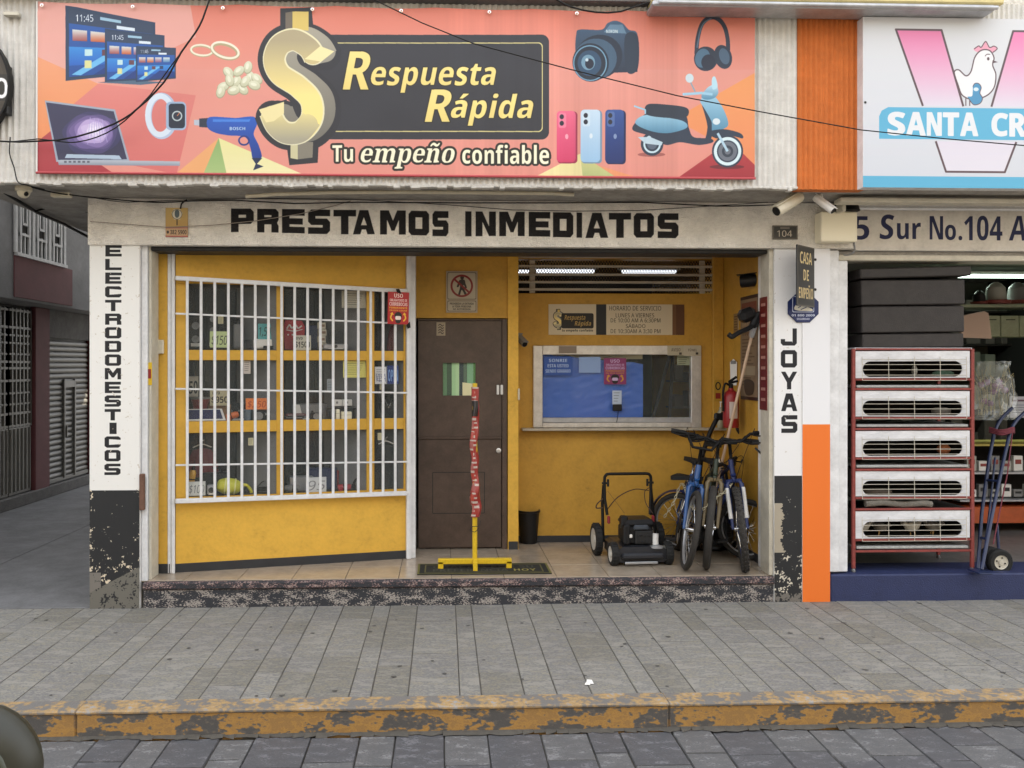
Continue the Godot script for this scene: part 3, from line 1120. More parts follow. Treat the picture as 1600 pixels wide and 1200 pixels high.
func build_chicken_shop() -> void:
	var shop := thing("poultry_shop_building", "neighbouring shop building with orange and white pillar, cream lintel and dark open interior", "building")
	var c := Canvas.new(Vector2(44, 560), 1.6, Color(0.92, 0.925, 0.94), Vector2(1253, 386))
	c.rect(Color(0.93, 0.47, 0.15), 1253, 665, 1297, 950)
	var xr: float = 2.739
	sheet("pillar", 2.955 - xr - 0.002, 2.7, 0.34, face_to(Vector3((xr + 2.955) / 2 + 0.001, 1.35, 0.006)), printed(c.done(), 0.6, "scuff", 1.1), M.white_wall, shop)
	var st := S()
	span(st, Vector3(2.958 + 0.002, 0.219, -0.2), Vector3(3.037, 2.689, -0.02), 0.006)
	span(st, Vector3(3.037 + 0.002, 0.214, -0.2), Vector3(3.117, 2.614, -0.045), 0.006)
	obj("door_frame", st, M.white_metal, shop)
	# lintel with the painted address
	c = Canvas.new(Vector2(285, 64), 2.6, Color(0, 0, 0, 0), Vector2(1335, 325))
	var ink := Color(0.085, 0.11, 0.27)
	c.text(ink, "5", [1333, 334, 1358, 372])
	c.text(ink, "S", [1374, 331, 1397, 371], "Droid Sans", 700, 0.08)
	c.text(ink, "ur", [1401, 344, 1438, 371])
	c.text(ink, "N", [1452, 333, 1473, 371])
	c.text(ink, "o.", [1476, 347, 1503, 372])
	c.text(ink, "104", [1506, 332, 1566, 372])
	c.text(ink, "A", [1576, 332, 1603, 372], "Droid Sans", 700, 0.1)
	var m := (M.white_wall as StandardMaterial3D).duplicate()
	m.albedo_color = lin(0.66, 0.62, 0.56)
	m.detail_enabled = true
	m.detail_albedo = c.done()
	m.detail_uv_layer = BaseMaterial3D.DETAIL_UV_2
	st = S()
	flat(st)
	var a := Vector3(3.152, 2.688, -0.01)
	var b := Vector3(4.584, 2.992, -0.01)
	for p in [[0, 0, 1, 1, 1, 0], [0, 0, 0, 1, 1, 1]]:
		for i in 3:
			st.set_uv2(Vector2(p[i * 2], 1 - p[i * 2 + 1]))
			st.add_vertex(Vector3(lerpf(a.x, b.x, p[i * 2]), lerpf(a.y, b.y, p[i * 2 + 1]), -0.01))
	obj("lintel", st, m, shop)
	st = S()
	span(st, Vector3(a.x, a.y, -0.3), Vector3(7.0, 3.04, -0.012))
	obj("lintel_core", st, M.white_wall, shop)
	st = S()
	span(st, Vector3(3.037 + 0.002, 2.613, -0.25), Vector3(7.0, 2.656, -0.035), 0.005)
	obj("shutter_slot", st, M.cream_metal, shop)
	st = S()
	span(st, Vector3(3.037 + 0.002, 2.656 + 0.001, -0.25), Vector3(7.0, a.y - 0.002, -0.06), 0.003)
	obj("shutter_slot", st, M.concrete, shop)
	# soffit with its two white pipes
	st = S()
	span(st, Vector3(2.502 + 0.002, 3.046, -9.0), Vector3(7.0, 3.2, 0.5))
	obj("soffit_slab", st, M.concrete, shop)
	st = S()
	span(st, Vector3(2.873, 2.985, 0.24), Vector3(7.0, 3.02, 0.36), 0.008)
	span(st, Vector3(2.939, 2.94, 0.14), Vector3(2.968, 3.045, 0.24), 0.004)
	obj("awning_cassette", st, M.cream_metal, shop)
	st = S()
	tube(st, [Vector3(2.911, 3.008, 0.3), Vector3(7.0, 3.008, 0.3)], 0.017, 10)
	tube(st, [Vector3(2.927, 2.99, 0.1), Vector3(7.0, 2.99, 0.1)], 0.012, 8)
	obj("pipe", st, M.white_metal, shop)
	st = S()
	var f0: float = 3.038
	flutes(st, 2.484 + 0.002, 2.959 + 0.01, f0, 4.3, 0.526, 0.036, 0.012)
	span(st, Vector3(2.484 + 0.003, f0 + 0.003, 0.42), Vector3(2.959 + 0.01, 4.3, 0.525))
	obj("orange_fluted_front", st, M.fluted_orange, shop)
	st = S()
	flutes(st, 2.959 + 0.012, 7.0, 4.1, 4.36, 0.522, 0.036, 0.012)
	span(st, Vector3(2.959 + 0.012, f0 + 0.02, 0.42), Vector3(7.0, 4.36, 0.521))
	obj("fluted_front", st, M.fluted, shop)
	st = S()
	span(st, Vector3(2.502 + 0.002, 4.36, -9.0), Vector3(7.0, 7.6, 0.5))
	obj("upper_storey", st, M.stucco, shop)
	# step, floor, room
	st = S()
	span(st, Vector3(2.963, -0.1, -0.4), Vector3(7.0, 0.203, 0.0), 0.01)
	obj("blue_step", st, M.navy, shop)
	st = S()
	span(st, Vector3(2.963, -0.1, -7.0), Vector3(7.0, 0.203 - 0.004, -0.02))
	obj("floor", st, paint(lin(0.2, 0.19, 0.18), 0.4, {"mottle": "soil", "size": 0.9}), shop)
	st = S()
	span(st, Vector3(2.963 - 0.1, 0, -7.0), Vector3(2.963 + 0.02, 3.04, -0.345))
	obj("party_wall", st, M.dark_room, shop)
	st = S()
	span(st, Vector3(2.963, 0, -4.3), Vector3(7.0, 3.04, -4.2))
	obj("back_wall", st, paint(lin(0.12, 0.13, 0.10), 0.8, {"mottle": "grime", "size": 1.3}), shop)
	st = S()
	span(st, Vector3(6.9, 0, -7.0), Vector3(7.0, 3.04, -0.35))
	obj("far_side_wall", st, M.dark_room, shop)
	st = S()
	span(st, Vector3(2.963, 2.86, -7.0), Vector3(7.0, 3.045, -0.35))
	obj("ceiling", st, paint(lin(0.2, 0.2, 0.18), 0.8), shop)


func build_side_street() -> void:
	# the grey building across the side street: upper floor jutting over the shuttered ground floor
	var h := thing("side_street_building", "grey building with maroon band and white lattice window across the dark side street", "building")
	var wx := -5.5
	var ox := -5.1
	var st := S()
	span(st, Vector3(wx - 3.0, 0, -30.0), Vector3(wx, 10.5, 0.5))
	obj("ground_wall", st, M.grey_wall, h)
	st = S()
	span(st, Vector3(wx, 2.60, -30.0), Vector3(ox, 10.5, 0.5), 0.006)
	obj("upper_wall", st, M.grey_wall, h)
	# maroon panel under the window and the window itself, on the upper wall
	var z0: float = Vector3(-5.1, 2.961, -3.962).z
	var z1: float = Vector3(-5.1, 3.145, -5.574).z
	var y0: float = 2.63
	st = S()
	span(st, Vector3(ox, y0, z1), Vector3(ox + 0.012, 3.13, z0), 0.003)
	obj("maroon_panel", st, M.maroon, h)
	st = S()
	span(st, Vector3(ox, 3.15, z1 + 0.25), Vector3(ox + 0.006, 4.1, z0))
	var win := obj("lattice_window", st, M.dark_room, h)
	var bars := S()
	var wz := z0 - (z1 + 0.25)
	for i in 13:
		var z := z0 - wz * (i + 0.1) / 12.4
		if i % 4 == 1 or i % 4 == 3:
			span(bars, Vector3(ox + 0.01, 3.16, z - 0.018), Vector3(ox + 0.035, 4.1, z + 0.018))
		elif i % 4 == 0:
			span(bars, Vector3(ox + 0.01, 3.16, z - 0.03), Vector3(ox + 0.035, 4.1, z + 0.03))
		else:
			span(bars, Vector3(ox + 0.01, 3.16, z - 0.012), Vector3(ox + 0.03, 3.42, z + 0.012))
			span(bars, Vector3(ox + 0.01, 3.86, z - 0.012), Vector3(ox + 0.03, 4.1, z + 0.012))
			for s in [[0.14, 0.26], [0.065, 0.13]]:
				var hz: float = s[0]
				var hy: float = s[1]
				span(bars, Vector3(ox + 0.012, 3.64 - hy, z - hz), Vector3(ox + 0.034, 3.64 - hy + 0.03, z + hz))
				span(bars, Vector3(ox + 0.012, 3.64 + hy - 0.03, z - hz), Vector3(ox + 0.034, 3.64 + hy, z + hz))
				span(bars, Vector3(ox + 0.014, 3.64 - hy, z - hz), Vector3(ox + 0.033, 3.64 + hy, z - hz + 0.03))
				span(bars, Vector3(ox + 0.014, 3.64 - hy, z + hz - 0.03), Vector3(ox + 0.033, 3.64 + hy, z + hz))
	span(bars, Vector3(ox + 0.01, 3.125, z1 + 0.24), Vector3(ox + 0.05, 3.165, z0))
	obj("lattice", bars, M.lattice, win)
	# red pillars of the ground floor
	for p in [[Vector3(-5.5, 1.142, -5.229).z, Vector3(-5.5, 1.118, -5.655).z], [Vector3(-5.5, 1.04, -7.026).z, Vector3(-5.5, 1.029, -7.22).z]]:
		st = S()
		span(st, Vector3(wx, 0.12, p[1]), Vector3(wx + 0.07, 2.598, p[0]), 0.01)
		obj("maroon_pillar", st, M.maroon, h)
	st = S()
	span(st, Vector3(wx, 0, -30.0), Vector3(wx + 0.09, 0.15, 0.4), 0.01)
	obj("plinth", st, M.dark_concrete, h)
	# double iron door
	var a: float = Vector3(-5.5, 1.211, -3.999).z
	var b: float = Vector3(-5.5, 1.144, -5.193).z
	for leaf in 2:
		var l0 := lerpf(a, b, leaf / 2.0)
		var l1 := lerpf(a, b, (leaf + 1) / 2.0)
		st = S()
		span(st, Vector3(wx + 0.002, 0.16, l1 + 0.01), Vector3(wx + 0.03, 1.02, l0 - 0.01), 0.004)
		for i in 6:
			var z := lerpf(l1, l0, (i + 0.5) / 6.0)
			tube(st, [Vector3(wx + 0.028, 0.2, z), Vector3(wx + 0.028, 1.0, z)], 0.02, 6)
		var door := obj("iron_door", st, M.shutter, h)
		st = S()
		for i in 7:
			var z := lerpf(l1, l0, i / 6.0)
			span(st, Vector3(wx + 0.006, 1.02, z - 0.014), Vector3(wx + 0.034, 2.55, z + 0.014))
		for y in [1.04, 1.2, 1.62, 1.78, 1.86, 2.3, 2.52]:
			span(st, Vector3(wx + 0.008, y - 0.015, l1), Vector3(wx + 0.032, y + 0.015, l0))
		for y in [1.32, 1.46, 1.96, 2.1, 2.2]:
			for i in 3:
				var z := lerpf(l1, l0, (i * 2 + 1) / 6.0)
				span(st, Vector3(wx + 0.01, y - 0.012, z - 0.07), Vector3(wx + 0.03, y + 0.012, z + 0.07))
		obj("door_lattice", st, M.shutter, door)
		st = S()
		span(st, Vector3(wx + 0.001, 1.02, l1), Vector3(wx + 0.004, 2.59, l0))
		obj("door_glass", st, M.dark_room, door)
	# roller shutter with its wicket
	a = Vector3(-5.5, 1.116, -5.674).z
	b = Vector3(-5.5, 1.04, -7.026).z
	st = S()
	span(st, Vector3(wx + 0.001, 2.2, b), Vector3(wx + 0.05, 2.598, a), 0.006)
	var shutter := obj("shutter_box", st, M.dark_concrete, h)
	var y := 0.26
	var slat_mesh: Mesh = null
	while y < 2.18:
		st = S()
		soft(st)
		for i in 4:
			var t0 := PI * i / 4.0
			var t1 := PI * (i + 1) / 4.0
			var p0 := Vector2(0.012 + sin(t0) * 0.022, -cos(t0) * 0.036)
			var p1 := Vector2(0.012 + sin(t1) * 0.022, -cos(t1) * 0.036)
			quad(st, Vector3(p0.x, p0.y, a - 0.01), Vector3(p0.x, p0.y, b + 0.01), Vector3(p1.x, p1.y, b + 0.01), Vector3(p1.x, p1.y, a - 0.01), Vector3(1, (p0.y + p1.y) * 4, 0))
		if slat_mesh == null:
			st.generate_normals()
			slat_mesh = st.commit()
		put("slat", slat_mesh, M.shutter, shutter).position = Vector3(wx, y, 0)
		y += 0.078
	st = S()
	for px in [0.36, 0.62]:
		var z := lerpf(a, b, px)
		span(st, Vector3(wx + 0.03, 0.2, z - 0.022), Vector3(wx + 0.06, 1.62, z + 0.022), 0.004)
	span(st, Vector3(wx + 0.03, 1.5, lerpf(a, b, 0.62)), Vector3(wx + 0.058, 1.6, lerpf(a, b, 0.36)), 0.004)
	span(st, Vector3(wx + 0.04, 0.78, lerpf(a, b, 0.40)), Vector3(wx + 0.075, 0.95, lerpf(a, b, 0.38)), 0.004)
	obj("wicket_frame", st, M.shutter, shutter)
	st = S()
	span(st, Vector3(wx + 0.002, 0.17, b + 0.01), Vector3(wx + 0.045, 0.225, a - 0.01), 0.004)
	obj("bottom_rail", st, M.shutter, shutter)


func build_far_side() -> void:
	# the sunlit house over the road, which the shop windows mirror
	var h := thing("opposite_building", "sunlit cream and orange building over the road, seen only mirrored in the shop windows", "building")
	var wall_m := paint(lin(0.70, 0.64, 0.53), 0.8, {"mottle": "grime", "size": 2.0})
	var band_m := paint(lin(0.55, 0.26, 0.08), 0.8, {"mottle": "grime", "size": 2.0})
	var st := S()
	span(st, Vector3(-16, 3.4, 12.0), Vector3(18, 8.0, 16.0))
	obj("upper_wall", st, wall_m, h)
	st = S()
	span(st, Vector3(-16, 0.0, 14.0), Vector3(18, 3.4, 16.0))
	obj("dark_shop_rooms", st, M.dark_room, h)
	st = S()
	span(st, Vector3(-16, 3.2, 11.2), Vector3(18, 3.4, 14.0))
	obj("canopy", st, M.dark_concrete, h)
	for i in 13:
		st = S()
		var x := -15.0 + i * 2.6
		span(st, Vector3(x, 1.1, 12.0), Vector3(x + 0.8, 3.2, 12.5), 0.02)
		var p := obj("pier", st, wall_m, h)
		st = S()
		span(st, Vector3(x - 0.02, 0.0, 11.98), Vector3(x + 0.82, 1.1, 12.5), 0.02)
		obj("pier_base", st, band_m, p)
	for i in 10:
		st = S()
		var x := -14.5 + i * 3.2
		span(st, Vector3(x, 4.5, 11.99), Vector3(x + 1.4, 6.4, 12.05))
		obj("window", st, M.dark_room, h)

# ---------------------------------------------------------------- signs on the front

func dollar(c: Canvas, o: Vector2, s: float) -> void:
	# the thick golden dollar with a dark line round it; o is its middle, s its scale
	var spine := [484, 92, 474, 76, 452, 64, 430, 72, 421, 94, 430, 117, 458, 136, 478, 158, 479, 186, 462, 206, 440, 208, 424, 196, 415, 176]
	var path := func(dx: float, dy: float) -> Array:
		var f := []
		for i in range(0, spine.size(), 2):
			f.append(o.x + (spine[i] + dx - 455) * s)
			f.append(o.y + (spine[i + 1] + dy - 135) * s)
		return f
	var at := func(list: Array) -> Array:
		var f := []
		for i in range(0, list.size(), 2):
			f.append(o.x + (list[i] - 455) * s)
			f.append(o.y + (list[i + 1] - 135) * s)
		return f
	var ink := Color(0.17, 0.175, 0.2)
	for d in [[0, 0], [8, 0], [18, 0]]:
		c.curve(ink, path.call(d[0], d[1]), 52 * s)
	c.pl(ink, at.call([430, 14, 478, 11, 482, 50, 430, 56]))
	c.pl(ink, at.call([438, 215, 490, 215, 488, 254, 444, 258]))
	c.pl(ink, at.call([395, 171, 440, 156, 446, 200, 420, 214]))
	# the side of the figure, then its face
	for d in range(18, 0, -2):
		c.curve([Color(0.66, 0.64, 0.58), Color(0.44, 0.43, 0.40), o.y - 90 * s, o.y + 90 * s], path.call(d, -d * 0.2), 34 * s)
	c.pl(Color(0.86, 0.76, 0.42), at.call([449, 20, 474, 20, 474, 50, 449, 48]))
	c.pl(Color(0.45, 0.41, 0.36), at.call([438, 22, 449, 20, 449, 52, 438, 50]))
	c.pl(Color(0.52, 0.50, 0.45), at.call([456, 222, 481, 222, 480, 246, 456, 249]))
	c.pl(Color(0.80, 0.78, 0.62), at.call([446, 222, 457, 222, 457, 249, 446, 247]))
	c.curve([Color(0.93, 0.90, 0.74), Color(0.90, 0.88, 0.76)], path.call(0, 0), 36 * s)
	c.curve([Color(0.70, 0.65, 0.52), Color(0.98, 0.90, 0.58), o.y - 75 * s, o.y + 10 * s], path.call(-0.5, 0.5), 32 * s)
	c.curve([Color(0.98, 0.91, 0.60), Color(0.66, 0.64, 0.56), o.y + 25 * s, o.y + 80 * s], path.call(-0.5, 0.5).slice(16), 32 * s)
	c.pl(Color(0.95, 0.90, 0.68), at.call([468, 94, 492, 74, 514, 82, 494, 98]))
	c.pl(Color(0.93, 0.88, 0.66), at.call([397, 172, 436, 160, 436, 178, 420, 190, 408, 192]))


func screen_picture(c: Canvas, x0: float, y0: float, x1: float, y1: float, sl: float, sb: float) -> void:
	# a television menu: dark bar with the clock, thumbnails and a blue planet
	var w := x1 - x0
	var h := y1 - y0
	var p := func(u: float, v: float) -> Array:
		return [x0 + w * u, y0 + h * v + sl * u * (1.0 - v) + sb * u * v]
	var q := func(u0: float, v0: float, u1: float, v1: float) -> Array:
		return p.call(u0, v0) + p.call(u1, v0) + p.call(u1, v1) + p.call(u0, v1)
	c.pl(Color(0.16, 0.24, 0.36), q.call(-0.02, -0.03, 1.02, 1.03))
	c.pl([Color(0.14, 0.35, 0.66), Color(0.10, 0.30, 0.60)], q.call(0.02, 0.02, 0.99, 0.98))
	c.pl(Color(0.18, 0.25, 0.36), q.call(0.02, 0.02, 0.99, 0.22))
	c.pl([Color(0.2, 0.55, 0.85), Color(0.12, 0.38, 0.75)], q.call(0.02, 0.55, 0.99, 0.82))
	c.pl(Color(0.42, 0.72, 0.92), p.call(0.05, 0.95) + p.call(0.5, 0.6) + p.call(0.62, 0.6) + p.call(0.16, 0.97))
	c.pl(Color(0.08, 0.22, 0.5), p.call(0.3, 0.98) + p.call(0.6, 0.72) + p.call(0.98, 0.78) + p.call(0.98, 0.98))
	var b: Array = p.call(0.1, 0.08)
	c.text(Color(0.92, 0.95, 1), "11:45", [b[0], b[1], b[0] + w * 0.2, b[1] + h * 0.1], "Droid Sans", 400)
	c.pl(Color(0.6, 0.75, 0.85), q.call(0.38, 0.05, 0.62, 0.1))
	c.pl(Color(0.85, 0.9, 0.95), q.call(0.57, 0.15, 0.78, 0.21))
	for i in 4:
		var u := 0.06 + i * 0.21
		c.pl([Color(0.85, 0.88, 0.88), [Color(0.6, 0.3, 0.3), Color(0.75, 0.35, 0.2), Color(0.5, 0.3, 0.45), Color(0.3, 0.5, 0.7)][i]], q.call(u, 0.3, u + 0.17, 0.46))
	for i in 3:
		var u := 0.2 + i * 0.2
		c.pl([Color(0.75, 0.88, 0.9), Color(0.4, 0.25, 0.3), Color(0.15, 0.25, 0.4)][i], q.call(u, 0.58, u + 0.09, 0.68))
	c.pl(Color(0.85, 0.85, 0.6), q.call(0.2, 0.75, 0.28, 0.87))


func banner_print() -> ImageTexture:
	var c := Canvas.new(Vector2(1123, 266), 1.8, Color(0.9, 0.5, 0.44), Vector2(57, 4))
	c.lean = Vector3(1123, 17, 9)
	c.rect([Color(0.87, 0.49, 0.41), Color(0.89, 0.60, 0.55), 0, 120], 57, 0, 1190, 120)
	c.rect([Color(0.89, 0.60, 0.55), Color(0.88, 0.57, 0.52)], 57, 110, 1190, 290)
	c.pl([Color(0.89, 0.64, 0.60), Color(0.90, 0.67, 0.63)], [57, 0, 290, 3, 300, 60, 150, 132, 57, 92])
	c.pl([Color(0.91, 0.62, 0.46), Color(0.92, 0.58, 0.38)], [57, 90, 150, 132, 112, 164, 77, 206, 57, 226])
	c.pl([Color(0.87, 0.52, 0.49), Color(0.83, 0.44, 0.43)], [150, 132, 112, 164, 77, 206, 140, 246, 270, 272, 300, 150])
	c.pl([Color(0.72, 0.30, 0.32), Color(0.66, 0.20, 0.24)], [57, 222, 78, 205, 172, 270, 57, 272])
	c.pl(Color(0.91, 0.66, 0.44), [268, 272, 335, 216, 322, 272])
	c.pl([Color(0.55, 0.68, 0.42), Color(0.66, 0.76, 0.5)], [311, 272, 335, 216, 347, 272])
	c.pl([Color(0.90, 0.88, 0.62), Color(0.93, 0.90, 0.70)], [335, 216, 347, 272, 470, 274])
	c.pl([Color(0.93, 0.62, 0.38), Color(0.91, 0.55, 0.38)], [1185, 112, 1050, 186, 1130, 228, 1185, 262])
	c.pl([Color(0.73, 0.24, 0.26), Color(0.62, 0.17, 0.22)], [1052, 280, 1128, 228, 1142, 222, 1185, 262, 1185, 285])
	c.pl([Color(0.93, 0.87, 0.62), Color(0.92, 0.88, 0.66)], [820, 280, 900, 240, 905, 280])
	c.pl([Color(0.86, 0.82, 0.55), Color(0.70, 0.76, 0.52)], [900, 240, 905, 280, 964, 280])
	c.pl(Color(0.91, 0.60, 0.42), [930, 258, 964, 280, 1004, 280])
	# televisions and the laptop
	screen_picture(c, 103, 14, 235, 124, 25, -12)
	screen_picture(c, 162, 49, 250, 128, 10, -5)
	c.pl(Color(0.3, 0.4, 0.5), [149, 130, 205, 127, 255, 130, 215, 134])
	screen_picture(c, 209, 75, 268, 128, 3, -5)
	c.pl(Color(0.62, 0.67, 0.74), [69, 158, 176, 172, 198, 252, 86, 253])
	c.pl(Color(0.22, 0.22, 0.34), [71, 161, 174, 175, 194, 249, 89, 250])
	var halo := [96, 200, 120, 180, 150, 178, 176, 190, 180, 220, 160, 240, 120, 238, 100, 224]
	for n in 11:
		var f := n / 10.0
		var pts := []
		for i in range(0, halo.size(), 2):
			pts.append(lerpf(halo[i], 146, f * 0.85) + 3.0 * sin(n * 1.7 + i))
			pts.append(lerpf(halo[i + 1], 202, f * 0.8) + 2.5 * cos(n * 2.3 + i))
		c.blob(Color(0.25, 0.24, 0.40).lerp(Color(0.62, 0.50, 0.78), minf(1, f * 1.6)).lerp(Color(0.93, 0.90, 0.97), maxf(0, f * 1.5 - 0.5)), pts)
	for n in 7:
		c.line(Color(0.70, 0.64, 0.86), [138 + n * 3, 184 + (n * 5) % 9, 134 + n * 5, 226 - (n * 7) % 13], 0.9)
	c.pl(Color(0.70, 0.78, 0.86), [102, 241, 182, 243, 186, 249, 99, 247])
	c.pl([Color(0.72, 0.75, 0.80), Color(0.55, 0.58, 0.64)], [88, 250, 275, 252, 275, 259, 90, 258])
	for i in 6:
		c.rect(Color(0.35, 0.37, 0.42), 98 + i * 7, 251.5, 102 + i * 7, 254.5)
	# rings and nuggets
	c.ring(Color(0.72, 0.68, 0.54), 309, 81, 18.5, 10, 4.2, 0.1)
	c.ring(Color(0.93, 0.91, 0.82), 309, 80, 18, 9.5, 2.8, 0.1)
	c.ring(Color(0.70, 0.65, 0.50), 345, 81.5, 23.5, 13.5, 6, 0.3)
	c.ring(Color(0.94, 0.92, 0.84), 345, 80, 23, 13, 3.4, 0.3)
	var r2 := RandomNumberGenerator.new()
	r2.seed = 4
	for p in [[342, 136], [350, 114], [362, 128], [372, 140], [384, 122], [380, 106], [394, 124], [352, 126], [338, 144], [366, 112], [376, 128], [358, 142], [390, 134]]:
		var rot := r2.randf() * 3.0
		c.ell(Color(0.66, 0.66, 0.54), p[0], p[1] + 1.0, 10, 7, rot)
		c.ell([Color(0.88, 0.88, 0.78), Color(0.78, 0.78, 0.66)], p[0], p[1], 9.2, 6.2, rot)
		c.ell(Color(0.91, 0.91, 0.83), p[0] - 1, p[1] - 1, 5, 2.5, rot)
	# watch
	c.ring(Color(0.70, 0.77, 0.88), 247, 182, 25, 36, 10)
	c.ring(Color(0.85, 0.90, 0.96), 245, 181, 23, 34, 8.5)
	c.rrect(Color(0.62, 0.72, 0.84), 254, 160, 285, 204, 7)
	c.rrect(Color(0.13, 0.17, 0.24), 258, 163, 283, 201, 5)
	c.ring(Color(0.75, 0.8, 0.82), 271, 182, 8, 8, 2)
	c.line(Color(0.85, 0.5, 0.3), [271, 182, 275, 177], 1.2)
	# drill
	c.pl(Color(0.72, 0.76, 0.82), [297, 188, 306, 188, 306, 197, 297, 196])
	c.pl(Color(0.16, 0.2, 0.28), [305, 186, 320, 185, 320, 200, 305, 199])
	c.blob([Color(0.13, 0.36, 0.75), Color(0.08, 0.22, 0.55)], [318, 186, 330, 183, 360, 185, 388, 183, 394, 194, 389, 210, 397, 228, 401, 246, 388, 248, 384, 232, 376, 215, 350, 212, 330, 208, 318, 200])
	c.pl(Color(0.25, 0.5, 0.86), [326, 187, 384, 187, 382, 191, 326, 191])
	c.text(Color(0.75, 0.82, 0.9), "BOSCH", [352, 199, 376, 204])
	c.ring(Color(0.08, 0.2, 0.5), 374, 220, 9, 8, 2.5)
	c.pl(Color(0.1, 0.16, 0.3), [386, 247, 402, 247, 394, 256, 404, 260, 388, 266, 392, 256])
	# dark name plate, its lettering, and the dollar
	c.rrect(Color(0.19, 0.195, 0.225), 470, 56, 851, 218, 12)
	c.rrect(Color(0.85, 0.80, 0.55), 474, 68, 841, 206.5, 7)
	c.rrect(Color(0.19, 0.195, 0.225), 474, 69.6, 839.4, 204.9, 6)
	dollar(c, Vector2(455, 135), 1.0)
	var gold := [Color(0.97, 0.88, 0.55), Color(0.93, 0.84, 0.50)]
	var dark := Color(0.14, 0.13, 0.11)
	c.text(gold, "R", [527, 82, 570, 141], "Droid Sans", 700, 0.21, 1.8, dark)
	c.text(gold, "espuesta", [571, 101, 767, 146], "Droid Sans", 700, 0.21, 1.5, dark)
	c.text(gold, "R", [655, 141, 697, 191], "Droid Sans", 700, 0.21, 1.8, dark)
	c.text(gold, "ápida", [696, 147, 826, 197], "Droid Sans", 700, 0.21, 1.5, dark)
	var cream := Color(0.97, 0.95, 0.84)
	c.text(cream, "Tu", [511, 227, 543, 253], "Droid Sans", 700, 0.0, 3.4, dark)
	c.text(cream, "empeño", [555, 223, 702, 263], "Droid Serif", 700, 0.24, 3.6, dark)
	c.text(cream, "confiable", [714, 226, 851, 256], "Droid Sans", 700, 0.0, 3.4, dark)
	# camera
	var steel := Color(0.20, 0.30, 0.40)
	c.blob([Color(0.26, 0.38, 0.50), Color(0.13, 0.18, 0.26)], [894, 56, 900, 48, 934, 48, 944, 38, 956, 34, 968, 38, 978, 48, 990, 52, 993, 70, 992, 108, 980, 114, 900, 112, 893, 84])
	c.pl(Color(0.40, 0.53, 0.64), [938, 52, 948, 40, 968, 40, 974, 54])
	c.text(Color(0.85, 0.9, 0.92), "NIKON", [942, 48, 960, 53])
	c.blob(Color(0.14, 0.2, 0.28), [972, 58, 992, 58, 992, 108, 974, 112])
	c.ell(Color(0.12, 0.17, 0.25), 930, 90, 38, 34, -0.3)
	c.ell(Color(0.25, 0.36, 0.46), 924, 94, 35, 32, -0.3)
	c.ell(Color(0.10, 0.15, 0.22), 917, 99, 29, 30, -0.2)
	c.ring(Color(0.45, 0.62, 0.74), 916, 100, 27, 28, 2)
	c.ell(Color(0.17, 0.30, 0.42), 915, 100, 19, 20)
	c.ell(Color(0.45, 0.60, 0.70), 913, 99, 11, 12)
	c.ell(Color(0.10, 0.14, 0.22), 915, 101, 7, 8)
	c.ell(Color(0.8, 0.88, 0.93), 911, 95, 2.5, 2.5)
	# headphones
	c.curve(Color(0.17, 0.21, 0.29), [1086, 86, 1088, 62, 1096, 38, 1112, 29, 1128, 38, 1136, 60, 1137, 80], 6.5)
	c.curve(Color(0.36, 0.46, 0.56), [1087, 76, 1091, 54, 1098, 38, 1110, 31], 2)
	c.ell(Color(0.15, 0.2, 0.28), 1129, 90, 14, 19, -0.3)
	c.ell(Color(0.28, 0.38, 0.48), 1131, 89, 8, 13, -0.3)
	c.ell(Color(0.14, 0.19, 0.27), 1101, 93, 19, 19, 0.3)
	c.ell(Color(0.30, 0.44, 0.55), 1096, 92, 12, 15, 0.3)
	c.ell(Color(0.12, 0.16, 0.24), 1105, 98, 11, 12, 0.3)
	# telephones
	var hues := [[Color(0.93, 0.42, 0.56), Color(0.83, 0.25, 0.42), 863, 174, 895, 253], [Color(0.80, 0.89, 0.97), Color(0.62, 0.78, 0.92), 901, 172, 934, 253], [Color(0.20, 0.33, 0.60), Color(0.10, 0.18, 0.42), 940, 172, 972, 254]]
	for h in hues:
		c.rrect((h[1] as Color).darkened(0.25), h[2] + 1, h[3] + 1, h[4] + 1, h[5] + 2, 6)
		c.rrect([h[0], h[1]], h[2], h[3], h[4] - 2, h[5], 6)
		c.rrect((h[0] as Color).lightened(0.15), h[2] + 3, h[3] + 3, h[2] + 15, h[3] + 26, 3)
		for j in 2:
			c.ell(Color(0.15, 0.16, 0.22), h[2] + 8, h[3] + 9 + j * 10, 3.4, 3.8)
		c.ell((h[0] as Color).lightened(0.4), (h[2] + h[4]) / 2.0, (h[3] + h[5]) / 2.0, 2.6, 4)
	# scooter
	var pale := Color(0.62, 0.80, 0.90)
	var blue := Color(0.33, 0.55, 0.68)
	var deep := Color(0.17, 0.22, 0.30)
	c.ell(Color(0.66, 0.38, 0.36), 1014, 241, 22, 3.5)
	c.ell(Color(0.45, 0.14, 0.18), 1135, 260, 28, 3.5)
	c.ell(deep, 1015, 225, 18, 18)
	c.ring(Color(0.8, 0.9, 0.95), 1015, 225, 14, 14, 3)
	c.ell(Color(0.35, 0.4, 0.48), 1015, 225, 8, 8)
	c.blob(deep, [984, 203, 992, 188, 1010, 176, 1040, 172, 1068, 180, 1074, 200, 1082, 214, 1108, 216, 1112, 222, 1090, 226, 1060, 222, 1036, 226, 1010, 212])
	c.blob([pale, blue], [988, 192, 1004, 180, 1040, 184, 1066, 190, 1070, 200, 1040, 208, 1010, 204])
	c.blob(Color(0.16, 0.20, 0.27), [1003, 172, 1010, 163, 1040, 164, 1068, 168, 1074, 176, 1066, 184, 1034, 184, 1008, 180])
	c.line(pale, [986, 166, 1004, 172, 1004, 178], 2.5)
	c.pl(Color(0.75, 0.84, 0.9), [992, 214, 1012, 214, 1032, 222, 1030, 227, 1004, 224])
